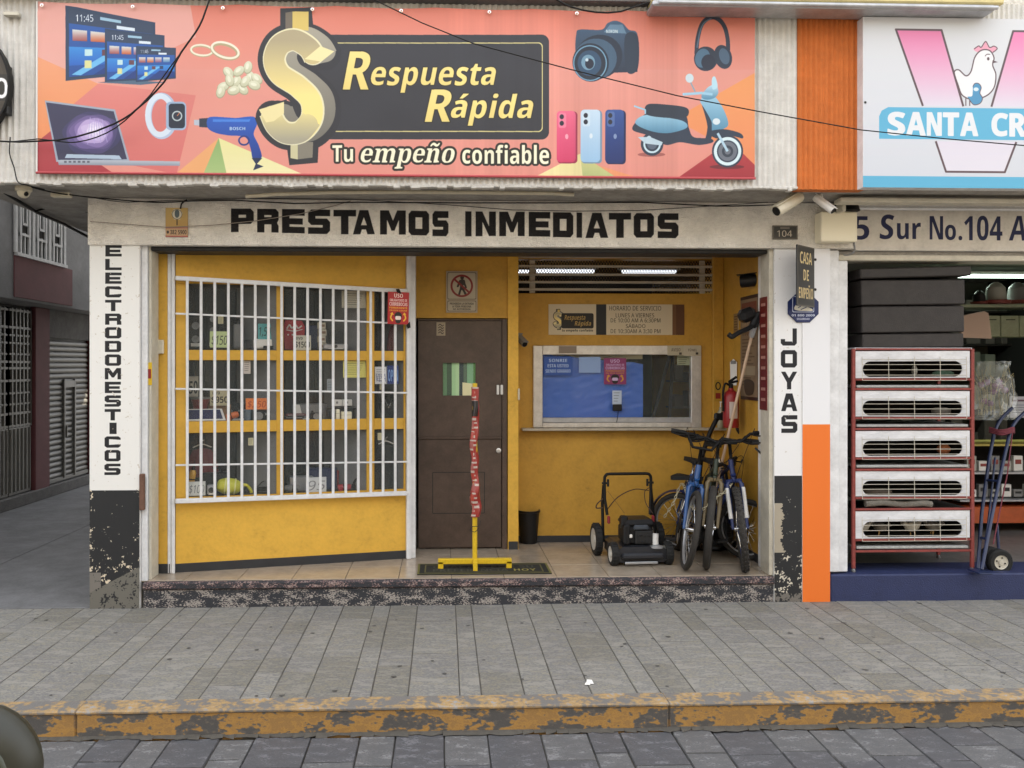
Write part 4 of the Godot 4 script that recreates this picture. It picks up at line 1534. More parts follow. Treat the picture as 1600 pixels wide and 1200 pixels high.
	c.curve(deep, [1104, 220, 1108, 196, 1098, 160], 9)
	c.blob([pale, blue], [1092, 158, 1102, 150, 1116, 152, 1130, 172, 1137, 194, 1128, 202, 1112, 206, 1110, 190, 1100, 172])
	c.blob([Color(0.75, 0.88, 0.95), blue], [1094, 150, 1106, 136, 1118, 134, 1121, 146, 1114, 154, 1100, 156])
	c.blob(Color(0.72, 0.88, 0.95), [1112, 140, 1111, 124, 1116, 121, 1120, 136])
	c.line(pale, [1064, 148, 1094, 146, 1112, 148], 4)
	c.line(Color(0.5, 0.65, 0.72), [1084, 144, 1076, 128], 2)
	c.ell(Color(0.80, 0.88, 0.92), 1075, 123, 6.5, 7)
	c.blob(deep, [1106, 206, 1130, 202, 1156, 208, 1160, 216, 1140, 212, 1118, 216])
	c.ell(deep, 1136, 236, 25, 25)
	c.ring(Color(0.85, 0.93, 0.96), 1136, 236, 22, 22, 5)
	c.ell(Color(0.42, 0.45, 0.50), 1136, 236, 15, 15)
	c.ring(Color(0.2, 0.24, 0.3), 1136, 236, 9, 9, 4)
	c.line(Color(0.7, 0.82, 0.9), [1120, 208, 1136, 236], 4)
	c.ell(Color(0.85, 0.9, 0.93), 1118, 190, 6, 5)
	return c.done()


func build_signs() -> void:
	# the vinyl banner, a little slack between its eyelets
	var banner := thing("vinyl_banner", "wide salmon vinyl banner reading Respuesta Rápida with gold dollar sign and printed goods", "banner")
	var x0: float = -2.741
	var x1: float = 2.171
	var y0: float = 3.105
	var y1 := 4.265
	var st := S()
	soft(st)
	var nx := 120
	var ny := 30
	var wave := noise(5, 0.9, 2)
	var pos := func(i: int, j: int) -> Vector3:
		var u := float(i) / nx
		var v := float(j) / ny
		var z := 0.556 + 0.006 * sin(u * PI) * sin(v * PI) + 0.004 * wave.get_noise_2d(u * 9.0, v * 2.0)
		# pull lines fan out of the top corners and hang from the ties along the top
		for cx in [0.0, 1.0]:
			var dx := absf(u - cx) * (x1 - x0)
			var dy := (1.0 - v) * (y1 - y0)
			z += 0.007 * exp(-(dx + dy) * 3.0) * sin(atan2(dy, dx + 0.01) * 14.0)
		z += 0.004 * exp(-(1.0 - v) * 9.0) * sin(u * 46.0)
		var sag := 0.012 * pow(absf(sin(u * 23.0)), 0.7) if j == ny else 0.0
		return Vector3(lerpf(x0, x1, u), lerpf(y0, y1 - sag, v), z)
	for i in nx:
		for j in ny:
			var p := [pos.call(i, j), pos.call(i + 1, j), pos.call(i + 1, j + 1), pos.call(i, j + 1)]
			var w := []
			for d in [[0, 0], [1, 0], [1, 1], [0, 1]]:
				w.append(Vector2(float(i + d[0]) / nx, 1.0 - float(j + d[1]) / ny))
			tri(st, p[0], p[1], p[2], Vector3(0, 0, 1), w[0], w[1], w[2])
			tri(st, p[0], p[2], p[3], Vector3(0, 0, 1), w[0], w[2], w[3])
	var bm := printed(banner_print(), 0.5, "grime", 1.7)
	obj("sheet", st, bm, banner)
	st = S()
	tube(st, [Vector3(x0 - 0.004, y0, 0.56), Vector3(x1 + 0.004, y0, 0.56)], 0.009, 6)
	obj("bottom_hem", st, paint(lin(0.42, 0.06, 0.07), 0.5), banner)
	st = S()
	tube(st, [Vector3(x0, y0, 0.56), Vector3(x0, y1, 0.557)], 0.006, 6)
	obj("side_hem", st, M.white_plastic, banner)
	for i in 9:
		st = S()
		lathe(st, [Vector2(0.012, 0), Vector2(0.012, 0.004), Vector2(0.006, 0.005), Vector2(0.006, 0)], Transform3D(Basis(Vector3.RIGHT, PI / 2), Vector3(lerpf(x0 + 0.04, x1 - 0.04, i / 8.0), y1 - 0.035, 0.572)), 10)
		obj("eyelet", st, M.chrome, banner)

	# the sign of the shop next door
	var c := Canvas.new(Vector2(360, 266), 2.4, Color(0.87, 0.885, 0.92), Vector2(1348, 27))
	var line := Color(0.36, 0.28, 0.31)
	var sky_blue := Color(0.36, 0.70, 0.85)
	c.rect([Color(0.86, 0.87, 0.89), Color(0.82, 0.84, 0.885)], 1348, 27, 1710, 293)
	for s in [1.0, -1.0]:
		var f := func(list: Array) -> Array:
			var o := []
			for i in range(0, list.size(), 2):
				o.append(1526 + (list[i] - 1526) * s)
				o.append(list[i + 1])
			return o
		c.pl([Color(0.93, 0.50, 0.70), Color(0.87, 0.85, 0.91)], f.call([1400, 46, 1470, 46, 1504, 165, 1441, 165]))
		c.line(line, f.call([1441, 165, 1399, 46, 1470, 46, 1504, 165]), 3.2)
	c.pl([Color(0.87, 0.85, 0.91), Color(0.88, 0.87, 0.92)], [1462, 220, 1477, 267, 1569, 267, 1586, 220])
	c.line(line, [1461, 220, 1477, 267.5, 1569, 267.5, 1587, 220], 3.2)
	# a plain white hen with a blue chick
	var hen := c.smooth([1490, 112, 1497, 108, 1508, 117, 1516, 110, 1522, 88, 1532, 77, 1545, 77, 1552, 88, 1550, 100, 1555, 115, 1552, 135, 1540, 148, 1520, 154, 1503, 148, 1496, 132])
	var hl := []
	for p in hen:
		hl.append(p.x)
		hl.append(p.y)
	hl.append(hl[0])
	hl.append(hl[1])
	c.blob(Color(0.92, 0.65, 0.74), [1520, 75, 1528, 70, 1532, 72, 1539, 63, 1545, 72, 1552, 70, 1557, 74, 1550, 80, 1528, 80])
	c.curve(line, [1521, 75, 1528, 70, 1532, 72, 1539, 63, 1545, 72, 1552, 70, 1557, 74, 1550, 80], 1.5)
	c.poly(Color(0.93, 0.935, 0.95), hen)
	c.line(line, hl, 1.9)
	c.pl(line, [1550, 92, 1558, 95, 1549, 97])
	c.ell(line, 1543, 90, 2, 2.6)
	c.curve(line, [1538, 86, 1541, 83, 1546, 83], 1.2)
	c.line(line, [1508, 152, 1508, 164], 1.6)
	c.line(line, [1514, 153, 1514, 164], 1.6)
	c.blob(Color(0.28, 0.58, 0.76), [1519, 134, 1522, 129, 1528, 129, 1532, 135, 1530, 144, 1534, 152, 1530, 160, 1520, 162, 1514, 156, 1511, 150, 1518, 148])
	c.curve(line, [1519, 134, 1522, 129, 1528, 129, 1532, 135, 1530, 144, 1534, 152, 1530, 160, 1520, 162, 1512, 152], 1.2)
	c.ell(Color(0.85, 0.92, 0.96), 1524, 138, 4, 3)
	c.pl(sky_blue, [1373, 217, 1373, 182, 1377, 173, 1387, 167.5, 1710, 167.5, 1710, 217])
	var hush := [Color(0.90, 0.915, 0.94), Color(0.90, 0.915, 0.94)]
	var word := "SANTA"
	var sx := [1387, 1416, 1448, 1473, 1500, 1530]
	for i in 5:
		c.text(hush[0], word[i], [sx[i], 175.5, sx[i + 1] - 3.5, 210.5], "Droid Sans", 700, 0.0, 1.1, hush[0])
	var cx := [1549, 1577, 1606, 1634, 1662]
	for i in 4:
		c.text(hush[0], "CRUZ"[i], [cx[i], 175.5, cx[i + 1] - 4, 210.5], "Droid Sans", 700, 0.0, 1.1, hush[0])
	c.rect(sky_blue, 1340, 275, 1710, 293)
	var sign_box := thing("light_box_sign", "white light box sign reading SANTA CRUZ with pink letter V and white hen", "sign")
	var w: float = 4.545 - 2.907
	var h: float = 4.218 - 3.037
	var sm := printed(c.done(), 0.35, "grime", 2.2)
	sheet("face", w, h, 0.085, face_to(Vector3(2.907 + w / 2, 3.037 + h / 2, 0.62)), sm, M.white_metal, sign_box)
	for p in [[1351, 160]]:
		st = S()
		lathe(st, [Vector2(0.009, 0), Vector2(0.006, 0.006), Vector2(0, 0.007)], Transform3D(Basis(Vector3.RIGHT, PI / 2), Vector3(2.923, 3.625, 0.62)), 8)
		obj("bolt", st, M.dark_metal, sign_box)

	# awning box and gutter over the right half
	var gutter := thing("awning_box", "long pale yellow awning box with grey metal bottom rail at the top right", "awning")
	st = S()
	span(st, Vector3(1.424, 4.278, 0.54), Vector3(3.846, 4.75, 0.72), 0.01)
	obj("housing", st, paint(lin(0.66, 0.56, 0.26), 0.5, {"mottle": "grime", "size": 0.7}), gutter)
	st = S()
	span(st, Vector3(1.41, 4.222, 0.55), Vector3(3.77, 4.265, 0.745), 0.012)
	tube(st, [Vector3(1.448, 4.24, 0.75), Vector3(3.775, 4.24, 0.75)], 0.014, 8)
	obj("bottom_rail", st, M.alu, gutter)

	# small plates and stickers
	c = Canvas.new(Vector2(34, 45), 4.0, Color(0.80, 0.66, 0.40), Vector2(259, 325))
	c.rect([Color(0.80, 0.68, 0.42), Color(0.72, 0.58, 0.34)], 259, 325, 293, 356)
	c.pl(Color(0.85, 0.83, 0.76), [268, 333, 272, 327, 281, 327, 285, 333, 281, 343, 272, 343])
	c.ring(Color(0.5, 0.45, 0.36), 276.5, 335, 8, 8, 1)
	c.blob(Color(0.35, 0.40, 0.42), [273, 336, 274, 329, 279, 329, 280, 336, 278, 340, 275, 340])
	c.rect(Color(0.22, 0.2, 0.17), 275.6, 343, 277.4, 352)
	c.rect(Color(0.72, 0.52, 0.46), 259, 354, 293, 357)
	c.rect(Color(0.74, 0.60, 0.46), 259, 357, 293, 370)
	c.text(Color(0.2, 0.17, 0.15), "382 5900", [266, 359, 291, 366])
	c.ell(Color(0.2, 0.17, 0.15), 262.5, 362.5, 1.8, 2.4)
	c.rect(Color(0.66, 0.36, 0.32), 259, 368, 293, 370)
	var plate := sheet("advert_plate", 0.163, 0.216, 0.006, face_to(Vector3(-1.969, 2.863, 0.028)), printed(c.done(), 0.5), M.dark_metal)
	tag(plate, "small tan advert plate with lamp emblem and 382 5900 on the cream beam", "sign")
	c = Canvas.new(Vector2(40, 22), 5.0, Color(0.11, 0.105, 0.1), Vector2(1207, 352))
	c.rect(Color(0.33, 0.31, 0.28), 1207, 352, 1247, 374)
	c.rect([Color(0.1, 0.1, 0.1), Color(0.17, 0.165, 0.155)], 1209, 354, 1245, 372)
	c.text(Color(0.72, 0.68, 0.62), "104", [1214, 360, 1238, 370], "Droid Sans", 400)
	c.rect(Color(0.4, 0.38, 0.35), 1219, 354.5, 1234, 357.5)
	plate = sheet("house_number_plate", 0.192, 0.105, 0.006, face_to(Vector3(2.598, 2.815, 0.03)), printed(c.done(), 0.4), M.dark_metal)
	tag(plate, "black house number plate reading 104 at the beam's right end", "number plate")
	# CASA DE EMPEÑO, a flag sign on a bracket
	c = Canvas.new(Vector2(60, 100), 3.0, Color(0.13, 0.12, 0.1))
	c.rect(Color(0.3, 0.28, 0.24), 0, 0, 60, 100)
	c.rect(Color(0.13, 0.12, 0.1), 2, 2, 58, 98)
	var buff := Color(0.80, 0.71, 0.5)
	c.text(buff, "CASA", [9, 10, 51, 30])
	c.text(buff, "DE", [21, 39, 40, 57])
	c.text(buff, "EMPEÑO", [5, 64, 55, 87])
	var flag := thing("flag_sign", "small black projecting sign reading CASA DE EMPEÑO beside the right pillar", "sign")
	var fa := Vector3(2.605, 0, 0.24)
	var fb := Vector3(2.823, 0, 0.03)
	var turn := atan2(-(fb - fa).z, (fb - fa).x)
	sheet("board", fa.distance_to(fb), 0.45, 0.012, face_to((fa + fb) / 2 + Vector3(0, 2.47, 0), turn), printed(c.done(), 0.45), M.dark_metal, flag)
	st = S()
	for y in [2.612, 2.384]:
		tube(st, [fb + Vector3(0.012, y, -0.025), fb + Vector3(-0.002, y, 0.0)], 0.007, 6)
		ball(st, fb + Vector3(0.016, y, -0.02), Vector3.ONE * 0.011, Basis(), 6)
	obj("bracket", st, M.dark_metal, flag)
	# octagonal sticker
	c = Canvas.new(Vector2(52, 50), 4.0, Color(0.13, 0.18, 0.36))
	c.rect(Color(0.13, 0.18, 0.36), 0, 0, 52, 50)
	c.rrect(Color(0.75, 0.78, 0.85), 9, 7, 43, 32, 2)
	c.rrect(Color(0.13, 0.18, 0.36), 10, 8, 42, 31, 2)
	c.blob(Color(0.86, 0.84, 0.78), [13, 28, 17, 17, 24, 12, 27, 20, 34, 24, 40, 27, 38, 30])
	c.line(Color(0.13, 0.18, 0.36), [18, 25, 26, 20], 1.2)
	c.line(Color(0.13, 0.18, 0.36), [22, 28, 31, 24], 1.2)
	c.text(Color(0.8, 0.82, 0.88), "01 800 2009", [8, 35, 44, 38.5])
	c.text(Color(0.8, 0.82, 0.88), "SEGURIDAD", [16, 41, 36, 44])
	var oct := S()
	var rim := []
	for i in 8:
		rim.append(Vector2.from_angle(TAU * (i + 0.5) / 8.0) * Vector2(0.129, 0.122))
	prism(oct, rim, 0.004, face_to(Vector3(2.745, 2.244, 0.01)))
	var sticker := obj("octagon_backing", oct, paint(lin(0.012, 0.025, 0.1), 0.35))
	sticker.name = "alarm_sticker"
	tag(sticker, "dark blue octagonal alarm sticker on the white wall under the flag sign", "sticker")
	st = S()
	flat(st)
	var cc := Vector3(2.744, 2.244, 0.013)
	for i in 8:
		var a: Vector2 = rim[i] * 0.97
		var b: Vector2 = rim[(i + 1) % 8] * 0.97
		var uv := func(p: Vector2) -> Vector2:
			return Vector2(p.x / 0.258 + 0.5, 0.5 - p.y / 0.244)
		tri(st, cc, cc + Vector3(a.x, a.y, 0), cc + Vector3(b.x, b.y, 0), Vector3(0, 0, 1), Vector2(0.5, 0.5), uv.call(a), uv.call(b))
	obj("print", st, printed(c.done(), 0.35), sticker)

	# round dark sign at the left edge of the picture
	c = Canvas.new(Vector2(100, 100), 2.0, Color(0.2, 0.17, 0.13))
	c.ell([Color(0.27, 0.23, 0.17), Color(0.19, 0.17, 0.14)], 50, 50, 46, 48)
	c.rect(Color(0.12, 0.11, 0.1), 0, 42, 100, 64)
	c.text(Color(0.9, 0.9, 0.92), "RADIO", [50, 45, 99, 62])
	c.ell(Color(0.36, 0.33, 0.2), 62, 80, 26, 9)
	c.curve(Color(0.42, 0.36, 0.28), [20, 20, 50, 30, 80, 22, 92, 34], 2)
	var disc := thing("round_sign", "round dark brown sign ending in white letters DIO at the left edge", "sign")
	var rc := Vector3(-3.297, 3.683, 0.62)
	var rr := Vector2.ONE * (-2.896 - rc.x)
	st = S()
	flat(st)
	for i in 40:
		var a := Vector2.from_angle(TAU * i / 40.0)
		var b := Vector2.from_angle(TAU * (i + 1) / 40.0)
		tri(st, rc, rc + Vector3(a.x * rr.x, a.y * rr.y, 0), rc + Vector3(b.x * rr.x, b.y * rr.y, 0), Vector3(0, 0, 1), Vector2(0.5, 0.5), Vector2(0.5 + a.x * 0.5, 0.5 - a.y * 0.5), Vector2(0.5 + b.x * 0.5, 0.5 - b.y * 0.5))
	obj("face", st, printed(c.done(), 0.4), disc)
	st = S()
	lathe(st, [Vector2(rr.x - 0.005, -0.06), Vector2(rr.x + 0.006, -0.055), Vector2(rr.x + 0.006, 0.004), Vector2(rr.x - 0.006, 0.004)], Transform3D(Basis(Vector3.RIGHT, PI / 2), rc), 40)
	obj("rim", st, M.black, disc)
	var bracket := S()
	span(bracket, Vector3(-2.953, 3.489, 0.535), Vector3(-2.915, 3.821, 0.60), 0.004)
	obj("bracket", bracket, M.dark_metal, disc)
	# lamp bracket and small fittings on the flutes at the left
	st = S()
	span(st, Vector3(-2.961, 4.158, 0.535), Vector3(-2.854, 4.189, 0.575), 0.008)
	span(st, Vector3(-2.951, 4.159, 0.57), Vector3(-2.858, 4.168, 0.58), 0.002)
	single("conduit_box", st, M.cream_metal, "small rusty cream conduit box high on the white flutes left of the banner", "conduit box")

	# cameras
	bullet_camera("security_camera", "cream bullet camera pointing down left above the 104 plate", Vector3(2.541, 3.003, 0.36), Vector3(2.377, 2.904, 0.42), Vector3(2.525, 3.079, 0.33), M.cream, 0.042)
	bullet_camera("security_camera", "white bullet camera pointing right over the cream junction box", Vector3(2.723, 2.991, 0.36), Vector3(2.79, 2.911, 0.42), Vector3(2.732, 3.08, 0.33), M.white_plastic, 0.03)
	var dome := thing("security_camera", "cream dome camera under the soffit at the upper left", "camera", Vector3(-2.914, 3.027, 0.38), 0.4, "")
	st = S()
	lathe(st, [Vector2(0.0, 0.02), Vector2(0.055, 0.02), Vector2(0.055, -0.01), Vector2(0.042, -0.018)], Transform3D(), 20)
	ball(st, Vector3(0, -0.018, 0), Vector3.ONE * 0.043, Basis(), 16)
	obj("housing", st, M.cream, dome)
	st = S()
	ball(st, Vector3(0.016, -0.034, 0.028), Vector3.ONE * 0.017, Basis(), 10)
	obj("lens", st, M.black, dome)
	st = S()
	span(st, Vector3(-2.77, 2.995, 0.3), Vector3(-2.637, 3.028, 0.3) + Vector3(0, 0, -0.06), 0.006)
	single("conduit_box", st, M.cream, "small flat cream box under the soffit beside the dome camera", "conduit box")
	# junction box on the beam
	st = S()
	span(st, Vector3(2.826, 2.731, 0.022), Vector3(3.103, 2.956, 0.14), 0.008)
	var jb := single("junction_box", st, paint(lin(0.78, 0.72, 0.55), 0.4), "large cream metal junction box at the beam's end beside the painted number 5", "junction box")
	st = S()
	tube(st, arc_pts([Vector3(3.103, 2.738, 0.08), Vector3(3.118, 2.673, 0.06), Vector3(3.088, 2.648, 0.03), Vector3(3.057, 2.65, 0.01)]), 0.007, 6)
	obj("cable_tail", st, M.grey_plastic, jb)
	st = S()
	lathe(st, [Vector2(0.0, 0.0), Vector2(0.1, 0.0), Vector2(0.085, 0.05), Vector2(0.05, 0.08), Vector2(0, 0.09)], Transform3D(Basis(), Vector3(3.053, 2.973, 0.06)), 18)
	obj("siren_cap", st, M.black, jb)


func bullet_camera(called: String, label: String, a: Vector3, b: Vector3, mount: Vector3, m: Material, r: float) -> void:
	var o := thing(called, label, "camera", mount)
	a -= mount
	b -= mount
	var d := (b - a).normalized()
	var st := S()
	tube(st, [a - d * 0.05, a - d * 0.035, b - d * 0.01, b], [r * 0.85, r, r, r * 0.94], 14)
	obj("housing", st, m, o)
	st = S()
	tube(st, [b - d * 0.012, b + d * 0.004], r * 0.8, 14)
	obj("lens", st, M.black, o)
	st = S()
	bar(st, a - d * 0.055 + Vector3(0, r * 1.05, 0), b + d * 0.03 + Vector3(0, r * 1.05, 0), r * 1.9, 0.006, Vector3.UP, 0.002)
	obj("sunshade", st, m, o)
	st = S()
	tube(st, [Vector3.ZERO, Vector3(0, -0.03, 0), (a + d * 0.02)], [0.018, 0.016, 0.014], 8)
	lathe(st, [Vector2(0.03, -0.006), Vector2(0.034, 0.0), Vector2(0.034, 0.008), Vector2(0, 0.008)], Transform3D(), 14)
	obj("mount", st, m, o)

# ---------------------------------------------------------------- the barred display window

var case_xf := Transform3D()


# Everything in the window is laid out in the window's own axes: u along its front from the left post, v up from the floor, w out of the glass.
func in_case(called: String, label: String, category: String, at: Vector3, group := "", turn := 0.0) -> Node3D:
	var o := thing(called, label, category, case_xf * at, 0.242 + turn, group)
	return o


func price_card(label: String, lo: Vector3, hi: Vector3, words: String, small: String, ground: Color, shear := 0.0, ink := Color(0.1, 0.1, 0.1), called := "price_card") -> void:
	var w := hi.x - lo.x
	var h := hi.y - lo.y
	var c := Canvas.new(Vector2(w, h) * 1000, 0.9, ground)
	var y0 := 0.4 if small else 0.22
	if words:
		c.text(ink, words, [w * 80, h * 1000 * y0, w * 940, h * 860], "Droid Sans", 700 if shear == 0.0 else 400, shear)
	if small == "lines":
		for i in 6:
			c.rect(ground.darkened(0.35), w * 130, h * (150 + i * 125), w * (880 - (i * 37) % 200), h * (150 + i * 125 + 38))
	elif small:
		c.text(ink, small, [w * 140, h * 110, w * 520, h * 290])
	var o := sheet(called, w, h, 0.004, case_xf * face_to(Vector3((lo.x + hi.x) / 2, (lo.y + hi.y) / 2, lo.z), 0, -0.06), printed(c.done(), 0.75), M.paper)
	tag(o, label, "price card" if called == "price_card" else "notice", "price cards in the barred window" if called == "price_card" else "")


func build_display() -> void:
	case_xf = Transform3D(Basis(Vector3.UP, 0.242), Vector3(-2.099, 0.2, -0.268))
	var dc := thing("display_case", "yellow panelled display case of nine glazed compartments left of the brown door", "display case", Vector3(-2.099, 0.2, -0.268), 0.242)
	var us := [[0.118, 0.793], [0.848, 1.517], [1.581, 1.827]]
	var vs := [[0.578, 1.078], [1.168, 1.646], [1.726, 2.244]]
	var right: float = 1.844
	var top := 2.615
	# the yellow front, one board per piece
	var st := S()
	var t := 0.024
	span(st, Vector3(0.03, 0.0, -t), Vector3(right, vs[0][0], 0))
	obj("lower_panel", st, M.yellow, dc)
	st = S()
	span(st, Vector3(0.03, vs[2][1], -t), Vector3(right, top, 0))
	obj("upper_panel", st, M.yellow, dc)
	for e in [[0.03, us[0][0]], [us[0][1], us[1][0]], [us[1][1], us[2][0]], [us[2][1], right]]:
		st = S()
		span(st, Vector3(e[0], vs[0][0], -t), Vector3(e[1], vs[2][1], -0.001), 0.003)
		obj("stile", st, M.yellow, dc)
	for k in 2:
		for u in us:
			st = S()
			span(st, Vector3(u[0], vs[k][1], -t), Vector3(u[1], vs[k + 1][0], -0.002), 0.003)
			obj("rail", st, M.yellow, dc)
	st = S()
	span(st, Vector3(0.0, 0.0, 0.0), Vector3(right, 0.068, 0.008), 0.002)
	obj("skirting", st, M.skirting, dc)
	st = S()
	span(st, Vector3(-0.027, 0.0, -0.03), Vector3(0.001, top, 0.022), 0.004)
	span(st, Vector3(0.001, 0.0, -0.03), Vector3(0.027, top, 0.035), 0.004)
	obj("left_post", st, M.white_metal, dc)
	st = S()
	span(st, Vector3(right + 0.001, 0.0, -0.05), Vector3(1.883, top, 0.035), 0.004)
	span(st, Vector3(1.883, 0.0, -0.05), Vector3(1.926, top, 0.012), 0.004)
	obj("right_post", st, M.white_metal, dc)
	# inside: dark boarded back, slanting pale side boards, shelves, glass
	var board_m := paint(lin(0.22, 0.22, 0.225), 0.7, {"mottle": "grime", "size": 0.7})
	for r in 3:
		for k in 3:
			var u0: float = us[k][0]
			var u1: float = us[k][1]
			var v0: float = vs[r][0]
			var v1: float = vs[r][1]
			st = S()
			quad(st, Vector3(u0, v0, -0.019), Vector3(u1, v0, -0.019), Vector3(u1, v1, -0.019), Vector3(u0, v1, -0.019), Vector3(0, 0, 1))
			obj("pane", st, M.glass, dc)
			st = S()
			var n := 9 if k < 2 else 3
			for i in n:
				var w: float = (u1 - u0 + 0.06) / n
				span(st, Vector3(u0 - 0.04 + i * w, v0 - 0.02, -0.46), Vector3(u0 - 0.04 + i * w + w * 0.93, v1 + 0.02, -0.44 - 0.006 * (i % 2)), 0.004)
			obj("back_board", st, M.dark_wood, dc)
			st = S()
			var back := lerpf(u0, u1, 0.56 if k < 2 else 0.45)
			bar(st, Vector3(u1 + 0.008, (v0 + v1) / 2, -0.026), Vector3(back, (v0 + v1) / 2, -0.44), 0.012, v1 - v0 + 0.05, Vector3.UP)
			obj("side_board", st, board_m, dc)
	for v in [vs[0][0] - 0.02, vs[1][0] - 0.035, vs[2][0] - 0.035, vs[2][1] + 0.015]:
		st = S()
		span(st, Vector3(0.04, v - 0.008, -0.47), Vector3(right, v + 0.012, -0.026))
		obj("shelf", st, M.dark_wood, dc)
	st = S()
	span(st, Vector3(-0.02, 0.0, -0.49), Vector3(right + 0.04, top, -0.465))
	span(st, Vector3(0.0, 0.0, -0.465), Vector3(0.03, top, -0.03))
	obj("carcass", st, M.dark_room, dc)
	# the grille
	var g := thing("window_grille", "white painted steel bar grille in front of the yellow display case", "grille", Vector3(-2.099, 0.2, -0.268), 0.242)
	var gz := 0.06
	st = S()
	bar(st, Vector3(0.031, 2.276, gz), Vector3(1.842, 2.219, gz), 0.034, 0.03, Vector3(0, 0, 1), 0.004)
	obj("top_rail", st, M.white_metal, g)
	st = S()
	bar(st, Vector3(0.031, 0.562, gz), Vector3(1.842, 0.551, gz), 0.036, 0.03, Vector3(0, 0, 1), 0.004)
	obj("bottom_rail", st, M.white_metal, g)
	var ra := [2.004, 1.425, 0.838]
	var rb := [1.951, 1.379, 0.81]
	for i in 3:
		st = S()
		bar(st, Vector3(0.031, ra[i], gz - 0.006), Vector3(1.842, rb[i], gz - 0.006), 0.014, 0.012, Vector3(0, 0, 1), 0.002)
		obj("cross_rail", st, M.white_metal, g)
	var b0: float = 0.119
	var b1: float = 1.743
	for i in 17:
		var u := lerpf(b0, b1, i / 16.0)
		var s := (u - 0.031) / (1.842 - 0.031)
		var ya := lerpf(0.562, 0.551, s)
		var yb := lerpf(2.276, 2.219, s)
		st = S()
		span(st, Vector3(u - 0.0105, ya, gz - 0.004), Vector3(u + 0.0105, yb, gz + 0.014), 0.003)
		obj("bar", st, M.white_metal, g)

	# the mask notice tied to the grille's upper right corner
	var c := mask_notice(Vector2(34, 51))
	var o: Node3D = sheet("mask_notice", 0.176, 0.264, 0.004, case_xf * face_to(Vector3(1.762, 2.075, 0.1), 0.02, 0, -0.02), printed(c, 0.35), M.red)
	tag(o, "red notice USO OBLIGATORIO DE CUBREBOCAS on the grille's upper right corner", "notice")
	st = S()
	prism(st, xy([-0.02, 0, 0.02, -0.012, 0.0, 0.03, -0.028, 0.028]), 0.004, case_xf * face_to(Vector3(1.769, 2.203, 0.105)))
	obj("black_tape", st, M.black, o).transform = o.transform.affine_inverse()
	st = S()
	prism(st, xy([-0.01, 0, 0.02, 0.03, 0.025, -0.02, 0.0, -0.03]), 0.004, case_xf * face_to(Vector3(1.839, 1.937, 0.1)))
	obj("black_tape", st, M.black, o).transform = o.transform.affine_inverse()

	# what stands in the window, row by row from the top
	price_card("pale green handwritten price card 150 in the top left compartment", Vector3(0.283, 1.747, -0.06), Vector3(0.424, 1.875, -0.06), "$150", "", Color(0.72, 0.78, 0.55), 0.2)
	price_card("turquoise handwritten price card 1,500 in the top left compartment", Vector3(0.652, 1.816, -0.08), Vector3(0.787, 1.942, -0.08), "1,500", "", Color(0.33, 0.62, 0.63), 0.2)
	price_card("white printed price card 1500 leaning on the red jersey", Vector3(0.932, 1.73, -0.05), Vector3(1.07, 1.85, -0.05), "$1500", "DVD", Color(0.75, 0.74, 0.68))
	price_card("white price card 950 behind the dark red pot", Vector3(0.281, 1.281, -0.2), Vector3(0.429, 1.409, -0.2), "$950", "DVD", Color(0.68, 0.65, 0.52))
	price_card("narrow white price card 50 at the left edge of the middle row", Vector3(0.114, 1.355, -0.2), Vector3(0.192, 1.518, -0.2), "50", "", Color(0.62, 0.6, 0.55))
	price_card("white handwritten price card 100 at the bottom left of the window", Vector3(0.116, 0.583, -0.05), Vector3(0.25, 0.693, -0.05), "$100", "", Color(0.78, 0.79, 0.78), 0.2, Color(0.4, 0.42, 0.45))
	price_card("white handwritten price card 95 on the bottom shelf of the middle column", Vector3(1.029, 0.571, -0.05), Vector3(1.194, 0.695, -0.05), "95", "", Color(0.78, 0.79, 0.8), 0.2, Color(0.5, 0.5, 0.52))
	price_card("bright orange star cut price card above the black radio", Vector3(0.558, 1.25, -0.12), Vector3(0.728, 1.341, -0.12), "$250", "", Color(0.9, 0.5, 0.22), 0.2, Color(0.7, 0.25, 0.1))
	price_card("yellow printed notice sheet inside the glass of the middle compartment", Vector3(1.327, 1.506, -0.03), Vector3(1.517, 1.643, -0.03), "", "lines", Color(0.83, 0.80, 0.42), 0, Color.BLACK, "notice_sheet")
	price_card("white printed notice sheet at the top of the middle column", Vector3(1.317, 2.078, -0.03), Vector3(1.517, 2.219, -0.03), "", "lines", Color(0.66, 0.64, 0.58), 0, Color.BLACK, "notice_sheet")
	price_card("narrow paper tag with small pictures under the top shelf at left", Vector3(0.539, 1.539, -0.03), Vector3(0.593, 1.666, -0.03), "", "lines", Color(0.75, 0.71, 0.68), 0, Color.BLACK, "paper_tag")
	price_card("small white tag with dark foot over the phone boxes", Vector3(1.21, 1.388, -0.15), Vector3(1.263, 1.494, -0.15), "", "lines", Color(0.55, 0.58, 0.6), 0, Color.BLACK, "paper_tag")
	price_card("white card sticker reading VISA in the right column", Vector3(1.591, 1.452, -0.03), Vector3(1.687, 1.595, -0.03), "VISA", "lines", Color(0.82, 0.83, 0.85), 0.15, Color(0.15, 0.2, 0.5), "card_sticker")
	price_card("dark blue sticker with pale letters OPEN beside the white card sticker", Vector3(1.693, 1.452, -0.03), Vector3(1.79, 1.606, -0.03), "OPEN", "", Color(0.08, 0.17, 0.45), 0, Color(0.45, 0.6, 0.8), "card_sticker")

	var red := paint(lin(0.35, 0.025, 0.035), 0.7)
	var dark_red := paint(lin(0.13, 0.012, 0.015), 0.6)
	# red jersey with a white script
	o = in_case("red_jersey", "folded red jersey with white script standing in the top middle compartment", "jersey", Vector3(0.942, 1.736, -0.12))
	st = S()
